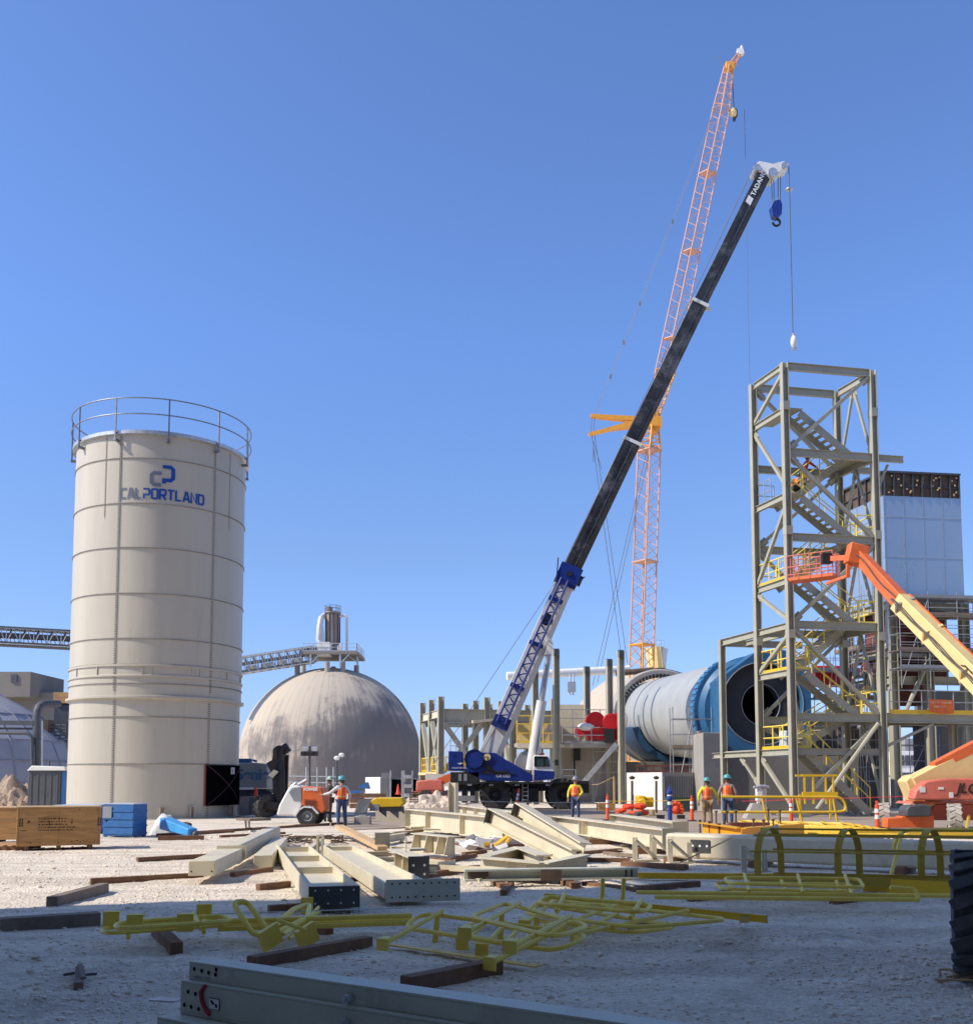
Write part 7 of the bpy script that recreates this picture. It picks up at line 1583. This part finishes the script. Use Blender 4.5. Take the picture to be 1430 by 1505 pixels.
for px,lb_ in((929,'left thin brown post with a grey cap before the white container'),(964.5,'right thin brown post with a grey cap before the white container')):
    mb=MB(); mb.tube(P(px,1195,52),P(px,1148,52),.06,8); mb.lathe([(.1,0),(.16,.12),(0,.2)],10,P(px,1146,52)); solo(mb,'sign_post',m_rustb,lb_,'post')
t=thing('pump_unit','bright yellow pump unit with folded legs in front of the white container','machine',P(950,1196,48))
w8=lambda px,py,dy=0: P(px,py,48+dy)
mb=MB(); mb.box(w8(938,1190).x,48,w8(938,1189).z,w8(949,1190).x,49,w8(938,1170).z); mb.box(w8(949.5,1190).x,48.2,w8(938,1187).z,w8(962,1190).x,48.9,w8(938,1172).z); mb.tube(w8(944,1180,-.3),w8(944,1180,.1),.2,10); mb.build('housing',m_yelb,t,bevel=.05)
for px in(940,952,960): mb=MB(); mb.bar(w8(px,1190),w8(px+1,1201),.08,.08); mb.build('leg',m_yelb,t)
mb=MB(); c=P(925,1193,46)
for k in range(9): mb.ball(c+V((rnd.uniform(-.5,.7),rnd.uniform(-.3,.3),rnd.uniform(-.15,.35))),rnd.uniform(.12,.28),8,5,(1.3,1,.6))
solo(mb,'orange_netting',m_orplas,'bundled orange netting left of the yellow pump','netting')
mb=MB(); c=P(912,1199,45.5)
for k in range(8): mb.ball(c+V((rnd.uniform(-.3,.8),rnd.uniform(-.2,.2),rnd.uniform(-.05,.1))),rnd.uniform(.08,.17),7,5,(1.4,1,.7))
solo(mb,'tool_bags',m_dgrey,'dark tool bags on the ground in front of the orange netting','bag')
mb=MB(); p=P(888,1190,50); mb.box(P(880,1190,50).x,50,P(880,1192,50).z,P(904,1190,50).x,51,P(880,1181,50).z); solo(mb,'orange_bin',m_ply,'orange brown open wooden bin behind the delineator post','bin')
for px,py,lb_ in((971,1202,'small black cable reel block on the road left of the blue post'),(1001,1202,'small black cable reel block on the road right of the blue post')):
    mb=MB(); o=P(px,py,44); mb.box(o.x-.15,43.9,.02,o.x+.15,44.2,.18); solo(mb,'cable_block',m_blk,lb_,'block')
mb=MB(); c=P(993,1190,50)
for k in range(12): q=R(30*k); mb.ball(c+V((.3*math.cos(q),0,.3*math.sin(q))),.12,6,4)
mb.ball(c,.2,8,6); solo(mb,'hose_coil',m_orplas,'coiled orange hose hanging behind the blue post','hose')
mb=MB(); mb.box(P(978,1190,54).x,53.5,.05,P(1018,1190,54).x,54.1,P(978,1172,54).z); solo(mb,'green_bin',M('dark_green_bin',(.03,.06,.04),.6),'dark green steel bin below the access scaffold','bin')
# caution ropes
for pts,lb_,mt_,r_ in((((700,1178,56),(800,1180,55),(860,1180,54),(893,1180,46)),'pale rope barrier strung in front of the crane tyres',m_cream,.018),(((893,1178,46),(957,1178,46),(1017,1176,45)),'yellow barrier rope from the delineator to the slim one near the workers',m_yelb,.015),(((858,1155,60),(880,1153,58),(903,1142,58)),'straw rope sagging from a wooden stake beside the crane front',m_plyl,.02),(((1090,1178,44),(1163,1176,42),(1300,1172,40),(1345,1170,38)),'thin red tape strung across the stair tower foot',m_red,.012)):
    mb=MB(); mb.path([P(*q) for q in pts],r_,5); solo(mb,'barrier_rope',mt_,lb_,'rope')
mb=MB(); mb.bar(P(903,1200,58),P(902,1142,58),.14,.1); solo(mb,'wooden_stake',m_plyl,'tall pale wooden stake left of the white container holding a rope','stake')
t=thing('survey_stand','white stand wrapped in paper notices in front of the stair tower','stand',G(1120,1202)); w9=lambda px,py,dy=0: P(px,py,44.5+dy)
mb=MB(); mb.box(w9(1113,1150).x,44.5,w9(1113,1178).z,w9(1120,1150).x,44.9,w9(1113,1158).z); mb.box(w9(1121,1150).x,44.6,w9(1113,1172).z,w9(1126.5,1150).x,44.9,w9(1113,1160).z); mb.build('paper',m_white,t)
for px in(1114,1119,1125): mb=MB(); mb.tube(w9(px,1160,.2),w9(px-1,1204,.2),.05,6); mb.build('leg',m_white,t)
mb=MB(); 
for k in range(9): p=w9(1109+k*2.5,1156.5+rnd.uniform(-1.5,1)); mb.ball(p,.07,6,4)
mb.build('lamp_row',m_galv,t)
mb=MB(); c=w9(1116,1200); mb.taper(c+V((0,.3,-.1)),c+V((0,.3,.55)),1.2,.8,.5,.5); mb.build('weight',m_conc,t)
# small building seen under the walkway
t=thing('site_cabin','pale site buildings far beyond the walkway columns','building',P(1345,1150,120)); mb=MB(); a,b=P(1322,1104,120),P(1366,1148,120); mb.box(a.x,120,0,b.x,126,a.z); mb.build('wall',m_white,t); mb=MB(); a,b=P(1330,1086,128),P(1362,1104,128); mb.box(a.x,128,0,b.x,134,a.z); mb.build('upper_wall',m_mgrey,t)
mb=MB(); 
for px in range(1326,1364,8): p=P(px,1118,119.9); mb.box(p.x-.25,119.9,p.z-.6,p.x+.25,119.97,p.z+.6)
mb.build('windows',m_dgrey,t)
# ============================================================ foreground stacked beams
m_fg=m_green
def fbeam(p0,p1,z0,z1,w,label,nh,lip=True,tag_=False):
    t=thing('channel_beam',label,'beam',(p0.x,p0.y,0),0,'green grey channel beams stacked in the foreground')
    p,q=V((p0.x,p0.y,0)),V((p1.x,p1.y,0)); d=(q-p).normalized(); n=V((-d.y,d.x,0)); n=n if n.dot(p)<0 else -n; q=q+d*2.5
    up=V((0,0,1)); h=z1-z0
    mb=MB(); mb.bar(p+up*(z0+h/2)-n*.008,q+up*(z0+h/2)-n*.008,.016,h); wb=mb.build('web',m_fg,t,bevel=.003)
    mb=MB(); mb.bar(p+up*(z1+.0085)-n*w/2,q+up*(z1+.0085)-n*w/2,w,.016); mb.build('top_flange',m_fg,t,bevel=.003)
    mb=MB(); mb.bar(p+up*(z0-.0085)-n*w/2,q+up*(z0-.0085)-n*w/2,w,.016); mb.build('bottom_flange',m_fg,t,bevel=.003)
    mb=MB()
    for i,j in nh: 
        c=p+d*i+up*(z0+j)+n*.003; mb.add([c+d*.0125*math.cos(k*.52)+up*.0125*math.sin(k*.52) for k in range(12)],[tuple(range(12))])
    if nh: mb.build('bolt_holes',m_void,wb)
    return t,p,q,d,n
P0,P1=G(278,1416,.55),G(900,1506,.55)
t1,p,q,d,n=fbeam(P0,P1,.455,.545,.16,'topmost green grey channel beam of the foreground stack with bolt holes and faint writing',[(.05,.065),(.115,.06),(.175,.055),(.235,.05),(.24,.08)])
text(t1,'stencil','VPN 2 555',.032,p+d*.05+V((0,0,.462))+n*.003,d,(0,0,1),m_gbld)
o=p+n*.035; o2=V((o.x,o.y,0))
t2,p,q,d,n=fbeam(o2-d*.03,o2+d*2,.27,.435,.2,'middle green grey channel beam of the foreground stack with a red strap and white label',[(.07,.12),(.135,.115),(.04,.04),(.10,.035),(.165,.03)])
mb=MB(); c=p+d*.2+n*.012+V((0,0,.435)); mb.path([c+V((0,0,.01))+d*.03,c-d*.01-V((0,0,.03)),c+d*.0-V((0,0,.08)),c+d*.035-V((0,0,.13)),c+d*.07-V((0,0,.155))],.012,6); st_=mb.build('red_strap',m_rust,t2); st_.data.materials[0]=M('red_webbing',(.45,.03,.06),.8)
mb=MB(); c=p+d*.30+V((0,0,.345))+n*.004; mb.obox(c,d*.045,n*.002,V((0,0,.033))); lbp=mb.build('label_border',m_dark,t2); mb=MB(); mb.obox(c+n*.002,d*.041,n*.002,V((0,0,.029))); mb.build('white_label',m_refl,t2); mb=MB()
for k in range(5): mb.obox(c+n*.005+d*rnd.uniform(-.02,.025)+V((0,0,rnd.uniform(-.015,.015))),d*.008,n*.0008,V((0,0,.006)))
mb.build('label_print',m_ink,lbp)
for tt,z,dd in((t1,.49,1.32),(t2,.37,1.32)):
    mb=MB(); c=p+d*dd+n*(-.02 if tt is t1 else .0)+V((0,0,z)); mb.tube(c,c+n*.045,.026,6); mb.tube(c+n*.045,c+n*.06,.014,10); mb.build('bolt',m_galv,tt)
o2=p+n*.12-d*.06; t3,p,q,d,n=fbeam(o2,o2+d*2,.08,.235,.22,'lower green grey channel beam whose broad top flange shows under the stack',[(.05,.1),(.115,.095),(.18,.09),(.24,.085)])
o2=p+n*.17-d*.10; fbeam(o2,o2+d*2,.0,.13,.14,'lowest green grey beam just showing at the bottom edge of the picture',[(.05,.09),(.11,.085)])
mb=MB(); a=G(245,1470,.2); mb.obox(a,(.09,-.02,0),(.02,.05,0),(0,0,.005)); solo(mb,'shim_plate',m_galv,'thin pale plate sticking out left of the foreground stack','plate')
# ============================================================ people
def skin_obj(name,verts,edges,mat,parent,sub=1,smooth=True):
    me=bpy.data.meshes.new(name); me.from_pydata([v[0] for v in verts],edges,[]); o=bpy.data.objects.new(name,me); col.objects.link(o)
    o.modifiers.new('skin','SKIN'); 
    sv=me.skin_vertices[0].data
    for i,v in enumerate(verts): sv[i].radius=v[1] if isinstance(v[1],tuple) else (v[1],v[1]); sv[i].use_root=(i==0)
    m=o.modifiers.new('sub','SUBSURF'); m.levels=sub; m.render_levels=sub
    dg=bpy.context.evaluated_depsgraph_get(); nm=bpy.data.meshes.new_from_object(o.evaluated_get(dg)); bpy.data.objects.remove(o)
    nm.materials.clear(); nm.materials.append(mat); nm.shade_smooth()
    o=bpy.data.objects.new(name,nm); col.objects.link(o); o.parent=parent; return o
def person(label,loc,rz,group=None,shirt=m_shirtw,trousers=m_jean,vest=m_vest,hat=m_teal,el=None,er=None,wl=None,wr=None,lean=0,stride=.03,seat=0,scale=1,head_turn=0):
    t=thing('person',label,'person',loc,rz,group); t.scale=(scale,)*3
    dz=-seat
    def up(x,y,z): # torso points, leaned about the hips
        s=math.sin(lean); c=math.cos(lean); h=z-.95; return (x,y*c+h*s,.95+h*c-y*s+dz)
    el=el or (-.30,-.03,1.16); er=er or (.30,-.03,1.16); wl=wl or (-.31,.07,.92); wr=wr or (.31,.07,.92)
    el,er,wl,wr=up(*el),up(*er),up(*wl),up(*wr)
    hipL,hipR=(-.1,0,.9+dz),(.1,0,.9+dz)
    kneeL,kneeR=(-.12,.04+seat*.9,.5-seat*.1),(.12,.0+seat*.8,.5-seat*.1)
    ankL,ankR=(-.13,stride-.03,.09),(.13,-stride-.03,.09)
    Vv=[((0,0,.95+dz),(.14,.10)),(up(0,0,1.15),(.125,.09)),(up(0,0,1.36),(.15,.10)),(up(0,0,1.49),(.06,.06)),(up(0,.015,1.56),(.055,.06)),(up(0,.02,1.64),(.075,.09)),(up(0,.02,1.73),(.062,.075)),
       (up(-.18,0,1.42),.06),(el,.043),(wl,.03),(up(.18,0,1.42),.06),(er,.043),(wr,.03),(hipL,.09),(kneeL,.058),(ankL,.042),((ankL[0],ankL[1]+.15,.05),.036),(hipR,.09),(kneeR,.058),(ankR,.042),((ankR[0],ankR[1]+.15,.05),.036)]
    E=[(0,1),(1,2),(2,3),(3,4),(4,5),(5,6),(2,7),(7,8),(8,9),(2,10),(10,11),(11,12),(0,13),(13,14),(14,15),(15,16),(0,17),(17,18),(18,19),(19,20)]
    B=list(Vv); BE=list(E)
    def hand(wi,e,w):
        w=V(w); d=(w-V(e)).normalized(); s=d.cross(V((0,1,0))); s=s.normalized() if s.length>.1 else V((1,0,0)); n=d.cross(s)
        p=w+d*.07; B.append((tuple(p),(.035,.022))); pi_=len(B)-1; BE.append((wi,pi_))
        for k,l in enumerate((.075,.085,.08,.06)):
            q=p+d*.04+s*(k-1.5)*.021; a=q+d*l*.55+n*.01; b=q+d*l+n*.03
            B.append((tuple(q),.010)); B.append((tuple(a),.009)); B.append((tuple(b),.008)); i=len(B)
            BE.extend([(pi_,i-3),(i-3,i-2),(i-2,i-1)])
        q=p-s*.035-d*.02; B.append((tuple(q),.012)); B.append((tuple(q-s*.02+d*.045),.010)); i=len(B); BE.extend([(pi_,i-2),(i-2,i-1)])
    hand(9,el,wl); hand(12,er,wr)
    # nose and ears
    B.append((up(0,.125,1.635),.014)); BE.append((5,len(B)-1)); 
    for x in(-.085,.085): B.append((up(x,.01,1.63),(.012,.025))); BE.append((5,len(B)-1))
    skin_obj('body',B,BE,m_skin,t,1)
    g=lambda ids,k,extra=.0: [(Vv[i][0],tuple(r*k+extra for r in (Vv[i][1] if isinstance(Vv[i][1],tuple) else (Vv[i][1],)*2))) for i in ids]
    skin_obj('shirt',g([0,1,2,3,7,8,9,10,11,12],1.08,.014),[(0,1),(1,2),(2,3),(2,4),(4,5),(5,6),(2,7),(7,8),(8,9)],shirt,t,1)
    skin_obj('trousers',g([0,13,14,15,17,18,19],1.1,.018),[(0,1),(1,2),(2,3),(0,4),(4,5),(5,6)],trousers,t,1)
    for i in(15,19):
        a=V(Vv[i][0]); skin_obj('boot',[(tuple(a+V((0,-.02,.06))),.052),(tuple(a+V((0,-.01,-.03))),(.052,.05)),(tuple(a+V((0,.17,-.045))),(.048,.038))],[(0,1),(1,2)],m_boot,t,1)
    if vest: skin_obj('vest',[(up(0,0,.9),(.215,.155)),(up(0,0,1.15),(.21,.15)),(up(0,0,1.36),(.235,.155)),(up(0,-.0,1.46),(.16,.12))],[(0,1),(1,2),(2,3)],vest,t,1)
    if hat:
        c=V(up(0,.02,1.70)); mb=MB(); mb.lathe([(.17,-.005),(.175,.0),(.135,.015),(.13,.06),(.10,.11),(.05,.14),(.001,.145)],20,c); mb.lathe([(.17,-.005),(.12,.0)],20,c)
        vs=mb.v; o=mb.build('hard_hat',hat,None); 
        o.parent=t
    mb=MB(); c=V(up(0,-.005,1.64)); mb.lathe([(.088,-.07),(.096,0),(.085,.05)],14,c,a0=200,a1=340,ref=(1,0,0)); o=mb.build('hair',m_boot,None); o.parent=t
    return t
def at(px,py): p=G(px,py); return (p.x,p.y,hgt(p.x,p.y))
person('worker in orange vest and jeans, left arm reaching to the small generator trailer',at(502,1216),R(35),None,m_shirtw,m_jean,el=(-.38,.15,1.22),wl=(-.52,.42,1.16))
person('worker in dark olive clothing half hidden behind the orange and white trailer',at(484,1209),R(-70),None,m_olive,m_olive,vest=None,hat=M('pale_green_hard_hat',(.33,.45,.38),.4,var=.05),el=(-.25,.2,1.2),wl=(-.1,.4,1.15),er=(.25,.2,1.2),wr=(.12,.42,1.12))
person('worker in orange vest with yellow sleeves and tan trousers seen from behind',at(1040,1214),R(5),None,m_hiyel,m_tan,el=(-.33,-.02,1.18),er=(.36,.0,1.19),wr=(.46,.05,.98),scale=.97)
person('worker in orange vest with grey sleeves and blue jeans seen from behind',at(1070,1213),R(-8),None,m_grey_sh,m_jean,scale=1.03)
person('worker in faded orange vest and grey cap standing by the front crane tyre',at(846,1205),R(170),None,m_hiyel,m_jean,hat=m_gray,el=(-.3,.02,1.16),wl=(-.2,.22,1.02))
person('distant bending worker in orange before the white container',at(546,1177),R(-60),None,m_vest,m_jean,lean=.9,wl=(-.2,.3,1.0),wr=(.2,.35,1.0),scale=1.0)
fl=lambda u,v,z: tuple(T(u,v,z))
person('steelworker in orange vest crouching at the lower end of the second stair flight',fl(1.45,1.75,LZ[1]+.42),R(-60),None,m_grey_sh,m_olive,hat=M('dark_green_hard_hat',(.04,.12,.10),.4),seat=.42,lean=.5,er=(.3,.25,1.1),wr=(.2,.45,1.0))
person('steelworker in red jacket climbing the second stair flight above the crouching man',fl(2.1,1.9,LZ[1]+.85),R(-80),None,M('red_jacket',(.45,.05,.03),.8,var=.2),m_tan,vest=None,hat=m_rust,lean=.3,er=(.35,.25,1.25),wr=(.3,.5,1.2))
person('worker with yellow helmet standing on the floor under the scaffold',tuple(P(1274,1012,59)),R(160),None,m_rust,m_dark,vest=None,hat=m_hiyel)
person('distant worker in green vest standing under the walkway right of the stair tower',at(1341,1176),R(160),None,M('green_vest_cloth',(.10,.42,.16),.8),m_jean,vest=None,hat=m_white)
